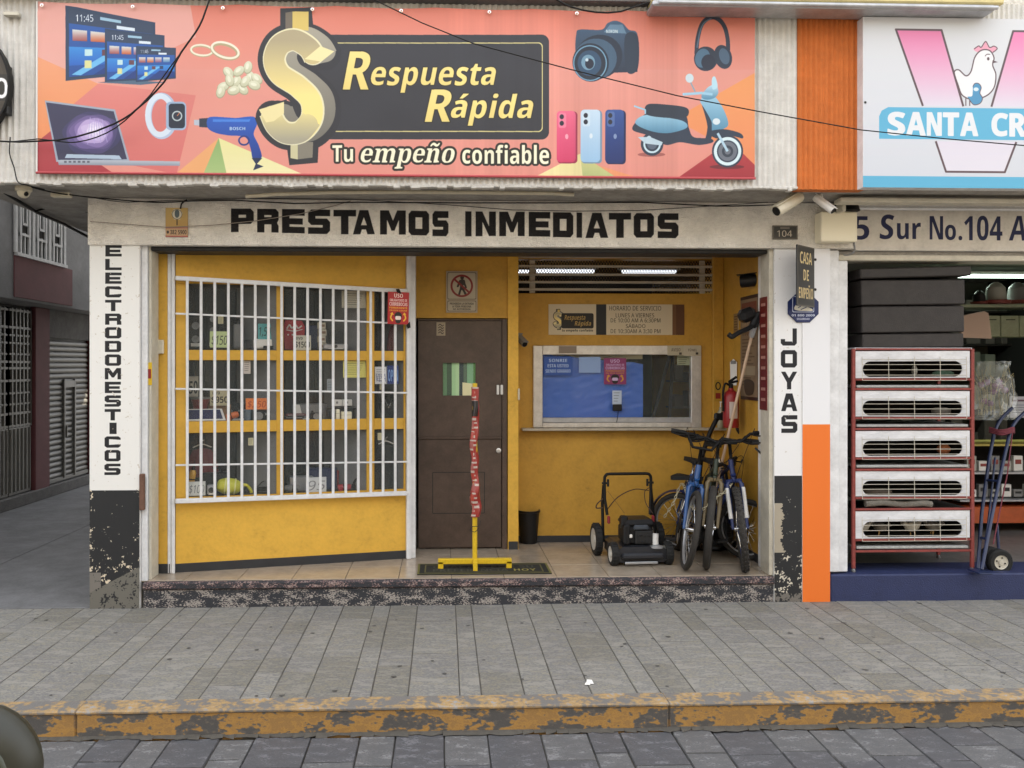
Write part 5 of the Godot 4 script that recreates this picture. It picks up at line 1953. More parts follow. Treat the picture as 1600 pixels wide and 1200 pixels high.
	prism(st, xy([-0.075, 0, 0.075, 0, 0.085, 0.19, 0.06, 0.235, -0.07, 0.24, -0.085, 0.19]), 0.05)
	obj("cloth", st, red, o)
	st = S()
	tube(st, arc_pts([Vector3(-0.06, 0.17, 0.004), Vector3(-0.04, 0.2, 0.004), Vector3(-0.02, 0.175, 0.004), Vector3(0.01, 0.2, 0.004), Vector3(0.03, 0.175, 0.004), Vector3(0.06, 0.195, 0.004)]), 0.006, 5)
	tube(st, arc_pts([Vector3(-0.065, 0.16, 0.004), Vector3(0.0, 0.15, 0.004), Vector3(0.065, 0.165, 0.004)]), 0.004, 5)
	ball(st, Vector3(-0.05, 0.12, 0.002), Vector3.ONE * 0.008, Basis(), 6)
	ball(st, Vector3(-0.015, 0.12, 0.002), Vector3.ONE * 0.008, Basis(), 6)
	obj("script", st, M.white_plastic, o)
	# router and white set top box
	o = in_case("set_top_box", "white set top box beside a small black unit in the top left compartment", "electronics", Vector3(0.678, 1.74, -0.12))
	st = S()
	box(st, Vector3(0.02, 0.04, 0), Vector3(0.16, 0.08, 0.1), Basis(), 0.01)
	obj("case", st, M.white_plastic, o)
	st = S()
	box(st, Vector3(-0.10, 0.035, 0.02), Vector3(0.06, 0.07, 0.09), Basis(), 0.008)
	box(st, Vector3(0.06, 0.012, 0.055), Vector3(0.09, 0.024, 0.02), Basis(), 0.003)
	obj("black_unit", st, M.plastic, o)
	# stack of little boxes
	for i in 4:
		o = in_case("small_carton", ["topmost cream carton of the narrow stack in the top middle compartment", "second cream carton from the top of the narrow stack", "third cream carton from the top of the narrow stack", "lowest cream carton of the narrow stack in the top middle compartment"][i], "carton", Vector3(1.162, 1.738, -0.14) + Vector3(0.006 * (i % 2), (3 - i) * 0.056, 0), "cartons stacked in the window", 0.1 * (i % 2))
		st = S()
		box(st, Vector3(0, 0.027, 0), Vector3(0.065, 0.053, 0.05), Basis(), 0.003)
		obj("carton", st, paint(lin(0.5, 0.46, 0.36), 0.7), o)
		st = S()
		box(st, Vector3(0.005, 0.028, 0.026), Vector3(0.04, 0.02, 0.001))
		obj("label_patch", st, paint(lin(0.2, 0.12, 0.08), 0.7), o)
	# dark flat television on the second column and drapes in the third
	o = in_case("small_television", "small black television standing at the right of the top middle compartment", "television", Vector3(1.33, 1.741, -0.22))
	st = S()
	box(st, Vector3(0, 0.1, 0), Vector3(0.2, 0.13, 0.02), Basis(), 0.004)
	obj("screen", st, M.plastic, o)
	st = S()
	box(st, Vector3(0, 0.018, 0), Vector3(0.02, 0.036, 0.016))
	box(st, Vector3(0, 0.004, 0.01), Vector3(0.1, 0.008, 0.08), Basis(), 0.003)
	obj("stand", st, M.plastic, o)
	garment("dark_red_sweater", "dark red sweater hanging in the top right compartment", "sweater", Vector3(1.795, 1.732, -0.2), 0.15, 0.23, dark_red)
	garment("black_jacket", "black jacket hanging on a white clip in the bottom right compartment", "jacket", Vector3(1.698, 0.545, -0.12), 0.23, 0.4, M.rubber)
	garment("maroon_jacket", "maroon jacket hanging behind the tools in the bottom left compartment", "jacket", Vector3(0.219, 0.699, -0.3), 0.26, 0.24, dark_red)
	# necklace bust
	o = in_case("necklace_bust", "black velvet necklace bust with a pendant in the right column", "bust", Vector3(1.718, 1.142, -0.14))
	st = S()
	lathe(st, [Vector2(0.035, 0), Vector2(0.05, 0.03), Vector2(0.075, 0.11), Vector2(0.08, 0.15), Vector2(0.03, 0.18), Vector2(0.024, 0.21), Vector2(0, 0.212)], Transform3D(Basis.from_scale(Vector3(1, 1, 0.5))), 16)
	obj("bust", st, M.black, o)
	st = S()
	tube(st, arc_pts([Vector3(-0.03, 0.18, 0.02), Vector3(-0.015, 0.14, 0.042), Vector3(0, 0.12, 0.043), Vector3(0.015, 0.14, 0.042), Vector3(0.03, 0.18, 0.02)]), 0.0018, 4)
	ball(st, Vector3(0, 0.115, 0.045), Vector3(0.006, 0.01, 0.004), Basis(), 6)
	obj("chain", st, M.chrome, o)
	# middle row: pot, tablet, drill, radio, phone boxes
	o = in_case("slow_cooker", "dark red pot with pale rim on the middle shelf at left", "pot", Vector3(0.207, 1.251, -0.2))
	st = S()
	lathe(st, [Vector2(0.0, 0), Vector2(0.05, 0), Vector2(0.075, 0.09), Vector2(0.07, 0.092), Vector2(0.0, 0.07)], Transform3D(), 20)
	obj("body", st, dark_red, o)
	st = S()
	lathe(st, [Vector2(0.074, 0.085), Vector2(0.082, 0.1), Vector2(0.076, 0.1), Vector2(0.07, 0.09)], Transform3D(), 20)
	obj("rim", st, M.grey_plastic, o)
	o = in_case("tablet", "white framed tablet with dark blue screen lying tilted at the middle row's left", "tablet", Vector3(0.254, 1.171, -0.06))
	var tb := Basis(Vector3.RIGHT, -0.75)
	st = S()
	prism(st, xy([-0.15, 0, 0.15, 0, 0.12, 0.12, -0.15, 0.12]), 0.012, Transform3D(tb, Vector3.ZERO))
	obj("frame", st, M.white_plastic, o)
	st = S()
	prism(st, xy([-0.14, 0.014, 0.128, 0.014, 0.105, 0.108, -0.14, 0.108]), 0.003, Transform3D(tb, tb * Vector3(0, 0, 0.004)))
	obj("screen", st, paint(lin(0.02, 0.03, 0.09), 0.15), o)
	power_tool("orange_drill", "orange power drill lying beside the tablet on the middle shelf", Vector3(0.459, 1.17, -0.1), paint(lin(0.55, 0.12, 0.02), 0.4), 0.9, 0.3)
	power_tool("yellow_drill", "yellow and black power drill standing at the bottom row's left edge", Vector3(0.145, 0.683, -0.16), paint(lin(0.6, 0.32, 0.03), 0.4), 1.1, 1.4)
	power_tool("red_grinder", "red hand grinder lying at the right of the bottom middle compartment", Vector3(1.362, 0.556, -0.14), paint(lin(0.35, 0.02, 0.03), 0.4), 1.1, 0.0)
	power_tool("grey_sander", "grey hand sander lying at the left of the bottom middle compartment", Vector3(0.913, 0.563, -0.14), M.grey_plastic, 1.0, 3.0)
	o = in_case("radio", "black box radio with speaker grille under the orange price card", "radio", Vector3(0.699, 1.154, -0.13))
	st = S()
	box(st, Vector3(0, 0.045, 0), Vector3(0.17, 0.09, 0.09), Basis(), 0.008)
	obj("case", st, M.plastic, o)
	st = S()
	lathe(st, [Vector2(0.034, 0), Vector2(0.03, 0.006), Vector2(0.01, 0.002), Vector2(0, 0.004)], Transform3D(Basis(Vector3.RIGHT, PI / 2), Vector3(-0.04, 0.045, 0.045)), 16)
	box(st, Vector3(0.04, 0.06, 0.046), Vector3(0.06, 0.02, 0.003))
	obj("speaker", st, M.grey_plastic, o)
	o = in_case("paint_can", "small blue grey tin beside the black radio", "tin", Vector3(0.573, 1.157, -0.12))
	st = S()
	lathe(st, [Vector2(0, 0), Vector2(0.03, 0), Vector2(0.03, 0.09), Vector2(0.026, 0.095), Vector2(0, 0.093)], Transform3D(), 14)
	obj("tin", st, paint(lin(0.1, 0.14, 0.17), 0.4), o)
	for i in 2:
		o = in_case("phone_box", ["left white phone box on the dark riser of the middle compartment", "right white phone box on the dark riser of the middle compartment"][i], "box", Vector3(1.291, 1.27, -0.16) + Vector3(i * 0.085, 0.0, 0.0), "white phone boxes on the riser")
		st = S()
		box(st, Vector3(0, 0.026, 0), Vector3(0.08, 0.052, 0.05), Basis(), 0.002)
		obj("carton", st, M.white_plastic, o)
		st = S()
		box(st, Vector3(0, 0.028, 0.026), Vector3(0.016, 0.018, 0.001))
		obj("print", st, M.grey_plastic, o)
	o = in_case("riser", "dark glass riser holding white phone boxes in the middle compartment", "riser", Vector3(1.322, 1.142, -0.16))
	st = S()
	box(st, Vector3(0, 0.108, 0), Vector3(0.24, 0.008, 0.14), Basis(), 0.002)
	for s in [-1, 1]:
		box(st, Vector3(s * 0.11, 0.052, 0), Vector3(0.008, 0.104, 0.12))
	obj("shelf", st, M.plastic, o)
	var lit := [[0.085, 0.08, 0.0, "bright cream watch box under the riser in the middle compartment"], [0.03, 0.1, -0.07, "narrow cream box left of the bright watch box"]]
	for l in lit:
		o = in_case("watch_box", l[3], "box", Vector3(1.358, 1.146, -0.07) + Vector3(l[2], 0, 0), "cream boxes under the riser")
		st = S()
		box(st, Vector3(0, l[1] / 2, 0), Vector3(l[0], l[1], 0.05), Basis(), 0.004)
		obj("carton", st, paint(lin(0.8, 0.76, 0.58), 0.6), o)
		st = S()
		box(st, Vector3(0, l[1] * 0.66, 0.0), Vector3(l[0] + 0.003, 0.003, 0.053))
		obj("lid_seam", st, paint(lin(0.4, 0.36, 0.25), 0.6), o)
	for i in 3:
		o = in_case("game_case", ["lowest dark red case of the pile at the middle compartment's left", "middle black case of the pile at the middle compartment's left", "topmost dark red case of the pile at the middle compartment's left"][i], "case", Vector3(0.927, 1.151, -0.12) + Vector3(0.01 * i, i * 0.021, 0), "cases piled in the window", 0.12 * (i - 1))
		st = S()
		box(st, Vector3(0, 0.01, 0), Vector3(0.16, 0.018, 0.1), Basis(), 0.003)
		obj("case", st, M.plastic if i == 1 else dark_red, o)
		st = S()
		box(st, Vector3(0, 0.01, 0.05), Vector3(0.13, 0.007, 0.002))
		obj("spine_label", st, M.grey_plastic, o)
	o = in_case("folded_leaflet", "white folded leaflet standing behind the red cases", "leaflet", Vector3(0.976, 1.163, -0.16))
	st = S()
	prism(st, xy([-0.035, 0, 0.04, 0, 0.012, 0.12, -0.02, 0.12]), 0.006)
	obj("paper", st, M.paper, o)
	# bottom row: yellow bag, toy, cables, helmet
	o = in_case("yellow_bag", "bright yellow round bag on the bottom shelf at left", "bag", Vector3(0.429, 0.57, -0.12))
	st = S()
	var bag := []
	for i in 13:
		var a := PI * i / 12.0
		bag.append(Vector2(0.066 * pow(maxf(sin(a), 0.0), 0.6), -0.095 * cos(a)))
	bag[0].x = 0.0
	bag[12].x = 0.0
	lathe(st, bag, Transform3D(Basis(Vector3(0, 0, 1), PI / 2 - 0.12), Vector3(0, 0.068, 0)), 18)
	obj("bag", st, paint(lin(0.62, 0.62, 0.03), 0.5, {"mottle": "fleck", "size": 0.2, "world": false}), o)
	st = S()
	for x in [-0.03, 0.045]:
		lathe(st, [Vector2(0.064, -0.006), Vector2(0.067, 0), Vector2(0.064, 0.006)], Transform3D(Basis(Vector3(0, 0, 1), PI / 2 - 0.12), Vector3(x, 0.068 - x * 0.1, 0)), 18)
	obj("seam", st, paint(lin(0.75, 0.75, 0.3), 0.5), o)
	o = in_case("toy_car", "yellow and black toy lying right of the yellow bag", "toy", Vector3(0.568, 0.567, -0.14))
	st = S()
	tube(st, arc_pts([Vector3(-0.03, 0.075, 0), Vector3(0.0, 0.07, 0.01), Vector3(0.03, 0.03, 0), Vector3(0.035, 0.01, 0)]), 0.013, 8)
	obj("shell", st, paint(lin(0.6, 0.55, 0.03), 0.4), o)
	st = S()
	box(st, Vector3(0, 0.025, -0.02), Vector3(0.07, 0.05, 0.04), Basis(), 0.01)
	obj("base", st, M.plastic, o)
	o = in_case("cable_coil", "small coil of black cable on the bottom shelf by the pale board", "cable", Vector3(0.683, 0.57, -0.12))
	st = S()
	var coil := []
	for i in 40:
		coil.append(Vector3(cos(i * 0.55) * (0.04 + 0.004 * sin(i * 2.1)), 0.008 + i * 0.0012, sin(i * 0.55) * 0.03))
	coil.append(Vector3(0.0, 0.09, 0))
	coil.append(Vector3(0.02, 0.1, 0.01))
	tube(st, coil, 0.005, 5)
	obj("coil", st, M.black, o)
	o = in_case("headset", "large black headset leaning at the bottom middle compartment's right", "headset", Vector3(1.472, 0.549, -0.12))
	st = S()
	var band := []
	for i in 12:
		band.append(Vector3(cos(PI * i / 11.0) * 0.05, 0.045 + sin(PI * i / 11.0) * 0.075, 0))
	tube(st, band, 0.008, 6)
	obj("band", st, M.black, o)
	st = S()
	for s in [-1, 1]:
		ball(st, Vector3(s * 0.048, 0.04, 0), Vector3(0.02, 0.038, 0.03), Basis(), 10)
	obj("ear_cups", st, M.plastic, o)


func mask_notice(size: Vector2, ground := Color(0.68, 0.10, 0.13)) -> ImageTexture:
	var c := Canvas.new(Vector2(68, 102), 3.0, ground)
	var w := Color(0.93, 0.87, 0.85)
	var y := Color(0.93, 0.72, 0.2)
	c.text(w, "USO", [20, 5, 48, 18])
	c.text(w, "OBLIGATORIO DE", [6, 22, 62, 30])
	c.text(w, "CUBREBOCAS", [5, 33, 63, 44])
	c.text(y, "PERMANENTE", [5, 47, 63, 53])
	c.text(y, "EN ESTE LUGAR", [6, 56, 62, 61])
	c.curve(y, [17, 92, 10, 82, 14, 70], 4.5)
	c.curve(y, [51, 92, 58, 82, 54, 70], 4.5)
	c.pl(y, [8, 70, 15, 64, 20, 73])
	c.pl(y, [60, 70, 53, 64, 48, 73])
	c.ell(Color(0.08, 0.06, 0.07), 34, 75, 12, 12)
	c.ell(Color(0.08, 0.06, 0.07), 34, 90, 9, 10)
	c.rrect(w, 25, 76, 43, 88, 4)
	return c.done()


func garment(called: String, label: String, category: String, at: Vector3, w: float, h: float, m: Material) -> void:
	var o := in_case(called, label, category, at)
	var st := S()
	soft(st)
	var n := 16
	var pts := []
	for j in 9:
		var v := j / 8.0
		var half := w / 2 * lerpf(1.0, 0.55, pow(v, 2.2))
		var row := []
		for i in n + 1:
			var u := i / float(n) * 2 - 1
			row.append(Vector3(u * half, v * h - 0.02 * absf(u) * v, 0.03 * (1 - u * u) + 0.008 * sin(u * 13.0 + v * 2.0) * (1 - v)))
		pts.append(row)
	for j in 8:
		for i in n:
			quad(st, pts[j][i], pts[j][i + 1], pts[j + 1][i + 1], pts[j + 1][i], Vector3(0, 0, 1))
	obj("cloth", st, m, o)
	st = S()
	tube(st, arc_pts([Vector3(-w * 0.28, h, 0), Vector3(0, h + 0.025, 0), Vector3(w * 0.28, h, 0)]), 0.005, 5)
	tube(st, arc_pts([Vector3(0, h + 0.022, 0), Vector3(0, h + 0.05, 0), Vector3(0.015, h + 0.06, 0)]), 0.003, 5)
	obj("hanger", st, M.white_plastic, o)


func power_tool(called: String, label: String, at: Vector3, m: Material, s: float, roll: float) -> void:
	var o := in_case(called, label, "power tool", at)
	var b := Basis(Vector3(0, 0, 1), roll) * Basis.from_scale(Vector3.ONE * s)
	var up := Vector3(0, 0.035, 0)
	var st := S()
	tube(st, [up + b * Vector3(-0.06, 0, 0), up + b * Vector3(-0.05, 0, 0), up + b * Vector3(0.03, 0, 0), up + b * Vector3(0.05, 0, 0)], [0.02, 0.028, 0.028, 0.018], 10)
	tube(st, [up + b * Vector3(-0.035, -0.005, 0.005), up + b * Vector3(-0.045, -0.028, 0.03), up + b * Vector3(-0.05, -0.03, 0.07)], [0.018, 0.016, 0.018], 8)
	obj("body", st, m, o)
	st = S()
	tube(st, [up + b * Vector3(0.048, 0, 0), up + b * Vector3(0.065, 0, 0), up + b * Vector3(0.085, 0, 0)], [0.016, 0.014, 0.006], 8)
	tube(st, [up + b * Vector3(0.08, 0, 0), up + b * Vector3(0.12, 0, 0)], 0.003, 5)
	tube(st, [up + b * Vector3(-0.02, 0, 0), up + b * Vector3(-0.012, 0, 0)], 0.0295, 10)
	obj("chuck", st, M.black, o)

# more of the stock that crowds the window: row, place and look of each piece
func build_stock() -> void:
	var silver := paint(lin(0.4, 0.4, 0.42), 0.35, {"metal": 0.5})
	var wood := paint(lin(0.22, 0.11, 0.04), 0.5)
	var navy := paint(lin(0.02, 0.03, 0.09), 0.6)
	var rows := [
		["speaker_box", "black loudspeaker with two cones at the top left compartment's back", "speaker", Vector3(0.171, 1.74, -0.26), Vector3(0.12, 0.26, 0.1), M.plastic, 2, 0.03],
		["speaker_box", "slim dark loudspeaker behind the green 150 card", "speaker", Vector3(0.309, 1.741, -0.28), Vector3(0.09, 0.3, 0.09), M.plastic, 3, 0.025],
		["game_console", "dark grey game console standing behind the turquoise card", "console", Vector3(0.5, 1.743, -0.3), Vector3(0.07, 0.2, 0.16), M.grey_plastic, 0, 0.0],
		["cd_player", "silver disc player lying under the small black television", "player", Vector3(1.275, 1.738, -0.12), Vector3(0.2, 0.045, 0.12), silver, 1, 0.014],
		["blue_carton", "dark blue carton at the back of the top middle compartment", "carton", Vector3(1.114, 1.741, -0.3), Vector3(0.13, 0.2, 0.1), navy, 0, 0.0],
		["wooden_box", "brown wooden box on the middle shelf behind the price cards", "box", Vector3(0.359, 1.16, -0.3), Vector3(0.18, 0.13, 0.12), wood, 0, 0.0],
		["amplifier", "black amplifier with three knobs at the back of the middle row's left compartment", "amplifier", Vector3(0.511, 1.146, -0.32), Vector3(0.2, 0.15, 0.12), M.plastic, 3, 0.015],
		["printer", "dark grey printer at the back of the central compartment", "printer", Vector3(1.082, 1.143, -0.3), Vector3(0.26, 0.14, 0.14), M.grey_plastic, 1, 0.01],
		["camera_body", "small black camera with round lens in front of the dark grey printer", "camera", Vector3(1.114, 1.155, -0.08), Vector3(0.1, 0.065, 0.05), M.plastic, 1, 0.026],
		["tool_case", "black tool case at the back of the bottom left compartment", "case", Vector3(0.319, 0.567, -0.28), Vector3(0.22, 0.17, 0.12), M.plastic, 0, 0.0],
		["silver_speaker", "silver speaker with one cone at the bottom left compartment's middle", "speaker", Vector3(0.293, 0.584, -0.06), Vector3(0.06, 0.08, 0.05), silver, 1, 0.022],
		["toaster", "silver toaster at the back of the bottom middle compartment", "toaster", Vector3(1.005, 0.553, -0.26), Vector3(0.2, 0.13, 0.12), silver, 0, 0.0],
		["blue_tool_case", "navy blue tool case behind the 95 card", "case", Vector3(1.189, 0.541, -0.3), Vector3(0.24, 0.2, 0.12), navy, 0, 0.0],
		["red_jerrycan", "dark red petrol can behind the red hand grinder", "can", Vector3(1.334, 0.529, -0.34), Vector3(0.13, 0.19, 0.1), M.red, 0, 0.0]]
	for r in rows:
		var o := in_case(r[0], r[1], r[2], r[3], "", rng.randf_range(-0.25, 0.25))
		var s: Vector3 = r[4]
		var st := S()
		box(st, Vector3(0, s.y / 2, 0), s, Basis(), 0.008)
		obj("case", st, r[5], o)
		for i in int(r[6]):
			st = S()
			var rad: float = r[7]
			var at := Vector3(0, s.y * (i + 0.7) / (r[6] + 0.4), s.z / 2) if s.y > s.x else Vector3(s.x * ((i + 0.5) / r[6] - 0.5), s.y * 0.55, s.z / 2)
			lathe(st, [Vector2(rad, -0.002), Vector2(rad, 0.006), Vector2(rad * 0.8, 0.006), Vector2(rad * 0.35, 0.001), Vector2(0, 0.004)], Transform3D(Basis(Vector3.RIGHT, PI / 2), at), 16)
			obj("round_fitting", st, M.dark_metal if r[5] != M.plastic else M.grey_plastic, o)
		st = S()
		if r[6] == 0:
			tube(st, arc_pts([Vector3(-s.x * 0.25, s.y, 0), Vector3(-s.x * 0.22, s.y + 0.03, 0), Vector3(s.x * 0.22, s.y + 0.03, 0), Vector3(s.x * 0.25, s.y, 0)]), 0.007, 6)
			obj("handle", st, M.black, o)
		else:
			box(st, Vector3(0, s.y * 0.12, s.z / 2 + 0.001), Vector3(s.x * 0.6, s.y * 0.1, 0.002))
			obj("label_patch", st, M.white_plastic, o)
	# strings of tags along the top of the panes
	var tags := [["small cream ticket hanging in the top left compartment", Vector3(0.365, 1.967, -0.1)], ["small pale ticket hanging over the necklace bust", Vector3(1.655, 1.435, -0.06)], ["small pale ticket stuck at the top of the bottom right compartment", Vector3(1.634, 1.017, -0.03)], ["small cream ticket hanging in the bottom left compartment by the pale board", Vector3(0.596, 0.997, -0.05)]]
	for t in tags:
		price_card(t[0], t[1] - Vector3(0.02, 0.03, 0), t[1] + Vector3(0.02, 0.03, 0), "", "lines", Color(0.78, 0.75, 0.6), 0, Color.BLACK, "paper_tag")

# ---------------------------------------------------------------- door, stand, mat, counter

func build_doorway() -> void:
	var shop := get_node("pawn_shop_building") as Node3D
	var d0: float = -0.223
	var d1: float = 0.566
	var y1: float = 2.215
	var z := -1.06
	var wx0: float = 0
	var wx1: float = 0.286
	var wy0: float = 1.543
	var wy1: float = 1.829
	var x0 := d0 + 0.008
	var x1 := d1 - 0.052
	var st := S()
	var mid: float = 1.174
	# two sheet steel panels with a window opening in the upper one
	span(st, Vector3(x0, FLOOR + 0.012, z - 0.04), Vector3(x1, mid - 0.012, z), 0.004)
	span(st, Vector3(x0, mid + 0.012, z - 0.04), Vector3(x1, wy0, z), 0.0)
	span(st, Vector3(x0, wy0, z - 0.04), Vector3(wx0, wy1, z), 0.0)
	span(st, Vector3(wx1, wy0, z - 0.04), Vector3(x1, wy1, z), 0.0)
	span(st, Vector3(x0, wy1, z - 0.04), Vector3(x1, y1 - 0.02, z), 0.0)
	var door := obj("brown_door", st, M.door, shop)
	st = S()
	span(st, Vector3(x0, mid - 0.012, z - 0.03), Vector3(x1, mid + 0.012, z + 0.012), 0.004)
	obj("cross_bar", st, M.door, door)
	st = S()
	span(st, Vector3(x1 + 0.004, FLOOR, z - 0.05), Vector3(d1 - 0.002, y1, z + 0.012), 0.004)
	span(st, Vector3(d0, y1 - 0.016, z - 0.05), Vector3(x1 + 0.004, y1 - 0.002, z + 0.01), 0.003)
	obj("door_frame", st, M.door, door)
	st = S()
	var k0 := Vector3(-0.089, 0.514, z)
	var k1 := Vector3(0.364, 0.872, z)
	for e in [[k0, Vector3(k1.x, k0.y, z)], [Vector3(k0.x, k1.y, z), k1], [k0, Vector3(k0.x, k1.y, z)], [Vector3(k1.x, k0.y, z), k1]]:
		bar(st, e[0], e[1], 0.006, 0.004, Vector3(0, 0, 1))
	obj("weld_seam", st, M.dark_metal, door)
	for i in 11:
		st = S()
		ball(st, Vector3(x1 + 0.014, FLOOR + 0.12 + i * 0.17, z + 0.012), Vector3(0.006, 0.006, 0.004), Basis(), 6)
		obj("rivet", st, M.dark_metal, door)
	st = S()
	quad(st, Vector3(wx0, wy0, z - 0.012), Vector3(wx1, wy0, z - 0.012), Vector3(wx1, wy1, z - 0.012), Vector3(wx0, wy1, z - 0.012), Vector3(0, 0, 1))
	obj("window_pane", st, M.glass, door)
	st = S()
	lathe(st, [Vector2(0.022, 0), Vector2(0.022, 0.008), Vector2(0.012, 0.012), Vector2(0.012, 0.022), Vector2(0, 0.023)], Transform3D(Basis(Vector3.RIGHT, PI / 2), Vector3(0.488, 1.061, -1.06)), 14)
	obj("lock", st, M.steel, door)
	st = S()
	box(st, Vector3(0.481, 1.594, -1.05), Vector3(0.022, 0.085, 0.02), Basis(), 0.004)
	box(st, Vector3(0.515, 1.594, -1.05), Vector3(0.022, 0.085, 0.02), Basis(), 0.004)
	obj("door_contact", st, M.white_plastic, door)
	# street mirrored in the little pane, painted as green and yellow strips behind it
	var refl := thing("painted_reflection", "green strips painted as the reflection in the brown door's little window", "reflection", Vector3(0, 0, -1.084))
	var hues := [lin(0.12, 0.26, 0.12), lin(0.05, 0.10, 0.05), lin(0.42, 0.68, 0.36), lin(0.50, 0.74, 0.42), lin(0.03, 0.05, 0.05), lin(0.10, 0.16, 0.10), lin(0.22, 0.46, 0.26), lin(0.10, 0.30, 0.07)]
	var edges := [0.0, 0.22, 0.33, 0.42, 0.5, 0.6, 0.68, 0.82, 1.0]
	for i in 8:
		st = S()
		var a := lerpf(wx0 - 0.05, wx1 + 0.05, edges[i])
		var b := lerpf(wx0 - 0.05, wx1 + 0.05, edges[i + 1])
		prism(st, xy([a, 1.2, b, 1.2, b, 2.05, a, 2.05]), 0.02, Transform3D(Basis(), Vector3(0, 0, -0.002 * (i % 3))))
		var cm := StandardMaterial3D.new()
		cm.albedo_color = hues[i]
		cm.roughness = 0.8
		obj("reflection_strip", st, cm, refl)
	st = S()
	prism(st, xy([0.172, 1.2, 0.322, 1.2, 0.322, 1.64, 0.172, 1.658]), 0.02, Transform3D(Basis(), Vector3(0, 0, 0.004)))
	obj("reflection_patch", st, paint(lin(0.80, 0.76, 0.45), 0.6), refl)  # bright part of the mirrored street, put into the colour
	var o: Node3D
	# no entry sign
	var c := Canvas.new(Vector2(50, 66), 5.0, Color(0.66, 0.61, 0.53))
	var dark := Color(0.13, 0.1, 0.1)
	c.rrect(Color(0.4, 0.36, 0.31), 2, 2, 48, 45, 2)
	c.rrect(Color(0.70, 0.66, 0.58), 3, 3, 47, 44, 2)
	c.rrect(Color(0.4, 0.36, 0.31), 2, 47, 48, 64, 2)
	c.rrect(Color(0.70, 0.66, 0.58), 3, 48, 47, 63, 2)
	c.ell(dark, 25.5, 10.5, 3, 3)
	c.blob(dark, [22, 14, 29, 14, 31, 20, 33, 26, 31, 27, 28, 22, 28, 27, 33, 37, 30, 38, 25, 30, 22, 38, 19, 38, 22, 27, 22, 21, 20, 25, 17, 25, 19, 19])
	c.ring(Color(0.50, 0.08, 0.09), 25, 23.5, 18, 18, 3.2)
	c.line(Color(0.50, 0.08, 0.09), [12, 12, 38, 35], 3.2)
	c.text(dark, "PROHIBIDA LA ENTRADA", [6, 50, 44, 53.4])
	c.text(dark, "A TODA PERSONA", [10, 54.6, 40, 58])
	c.text(dark, "NO AUTORIZADA", [11, 59, 39, 62])
	o = sheet("no_entry_sign", 0.274, 0.363, 0.006, face_to(Vector3(0.165, 2.449, -1.038)), printed(c.done(), 0.4), M.white_plastic)
	tag(o, "pale no entry sign with walking figure over the brown door, PROHIBIDA LA ENTRADA", "sign")
	c = Canvas.new(Vector2(14, 21), 8.0, Color(0.6, 0.55, 0.47))
	for i in 4:
		c.curve(Color(0.2, 0.16, 0.14), [3, 5 + i * 4, 6, 3 + i * 4, 9, 6 + i * 4, 11, 4 + i * 4], 1.2)
	o = sheet("door_sticker", 0.078, 0.117, 0.002, face_to(Vector3(-0.017, 2.125, -1.05)), printed(c.done(), 0.5), M.paper)
	tag(o, "small pale sticker with dark print at the brown door's upper left", "sticker")
	# keypad on the left return wall
	var kp := thing("keypad", "cream door keypad with dark buttons on the yellow wall left of the grille", "keypad", Vector3(-2.197, 1.948, -0.24))
	st = S()
	box(st, Vector3(0, 0, 0.012), Vector3(0.105, 0.108, 0.024), Basis(), 0.006)
	obj("case", st, M.cream, kp)
	for i in 12:
		st = S()
		box(st, Vector3(-0.035 + (i % 3) * 0.018, 0.036 - (i / 3) * 0.022, 0.026), Vector3(0.012, 0.014, 0.006), Basis(), 0.002)
		obj("button", st, M.dark_metal, kp)
	st = S()
	prism(st, xy([-0.03, -0.085, 0.03, -0.085, 0.03, 0.085, -0.03, 0.085]), 0.003)
	o = single("warning_sticker", st, M.yellow_gloss, "narrow red and yellow warning sticker on the left shutter rail", "sticker")
	o.position = Vector3(-2.206, 1.742, -0.05)
	st = S()
	prism(st, xy([-0.024, -0.035, 0.024, -0.035, 0.024, 0.035, -0.024, 0.035]), 0.002)
	obj("red_field", st, M.red, o).position = Vector3(0, 0, 0.003)

	# the yellow stand, its post wrapped in striped tape
	var base := Vector3(0.252, 0.2, -0.31)
	var stand := thing("barrier_stand", "yellow steel stand with post wrapped in red tape on the door mat", "stand", base)
	var hy: float = 0.063
	var xl: float = -0.29
	st = S()
	bar(st, Vector3(xl, hy, 0), Vector3(-xl, hy, 0), 0.042, 0.042, Vector3.UP, 0.004)
	obj("cross_foot", st, M.yellow_gloss, stand)
	for s in [-1.0, 1.0]:
		st = S()
		bar(st, Vector3(s * (absf(xl) - 0.021), hy, 0), Vector3(s * (absf(xl) - 0.021), 0.0, 0), 0.042, 0.042, Vector3(0, 0, 1), 0.004)
		obj("foot", st, M.yellow_gloss, stand)
	st = S()
	bar(st, Vector3(0, hy, 0.02), Vector3(0, hy - 0.01, 0.09), 0.036, 0.036, Vector3.UP, 0.003)
	bar(st, Vector3(0, hy + 0.01, 0.085), Vector3(0, 0.0, 0.09), 0.034, 0.034, Vector3(0, 0, 1), 0.003)
	obj("foot", st, M.yellow_gloss, stand)
	var ph: float = 1.664 - FLOOR
	st = S()
	tube(st, [Vector3(0, hy, 0), Vector3(0, ph, 0)], 0.0195, 12)
	obj("post", st, M.yellow_gloss, stand)
	st = S()
	tube(st, arc_pts([Vector3(-0.04, 0.31, 0.03), Vector3(-0.02, 0.34, 0.035), Vector3(0.03, 0.345, 0.03), Vector3(0.045, 0.385, 0.02)]), 0.003, 5)
	tube(st, arc_pts([Vector3(-0.04, 0.31, 0.03), Vector3(0.0, 0.30, 0.04), Vector3(0.03, 0.33, 0.03)]), 0.003, 5)
	obj("wire_hook", st, M.dark_metal, stand)
	# tape bundled down the post
	c = Canvas.new(Vector2(40, 400), 1.2, Color(0.58, 0.20, 0.18))
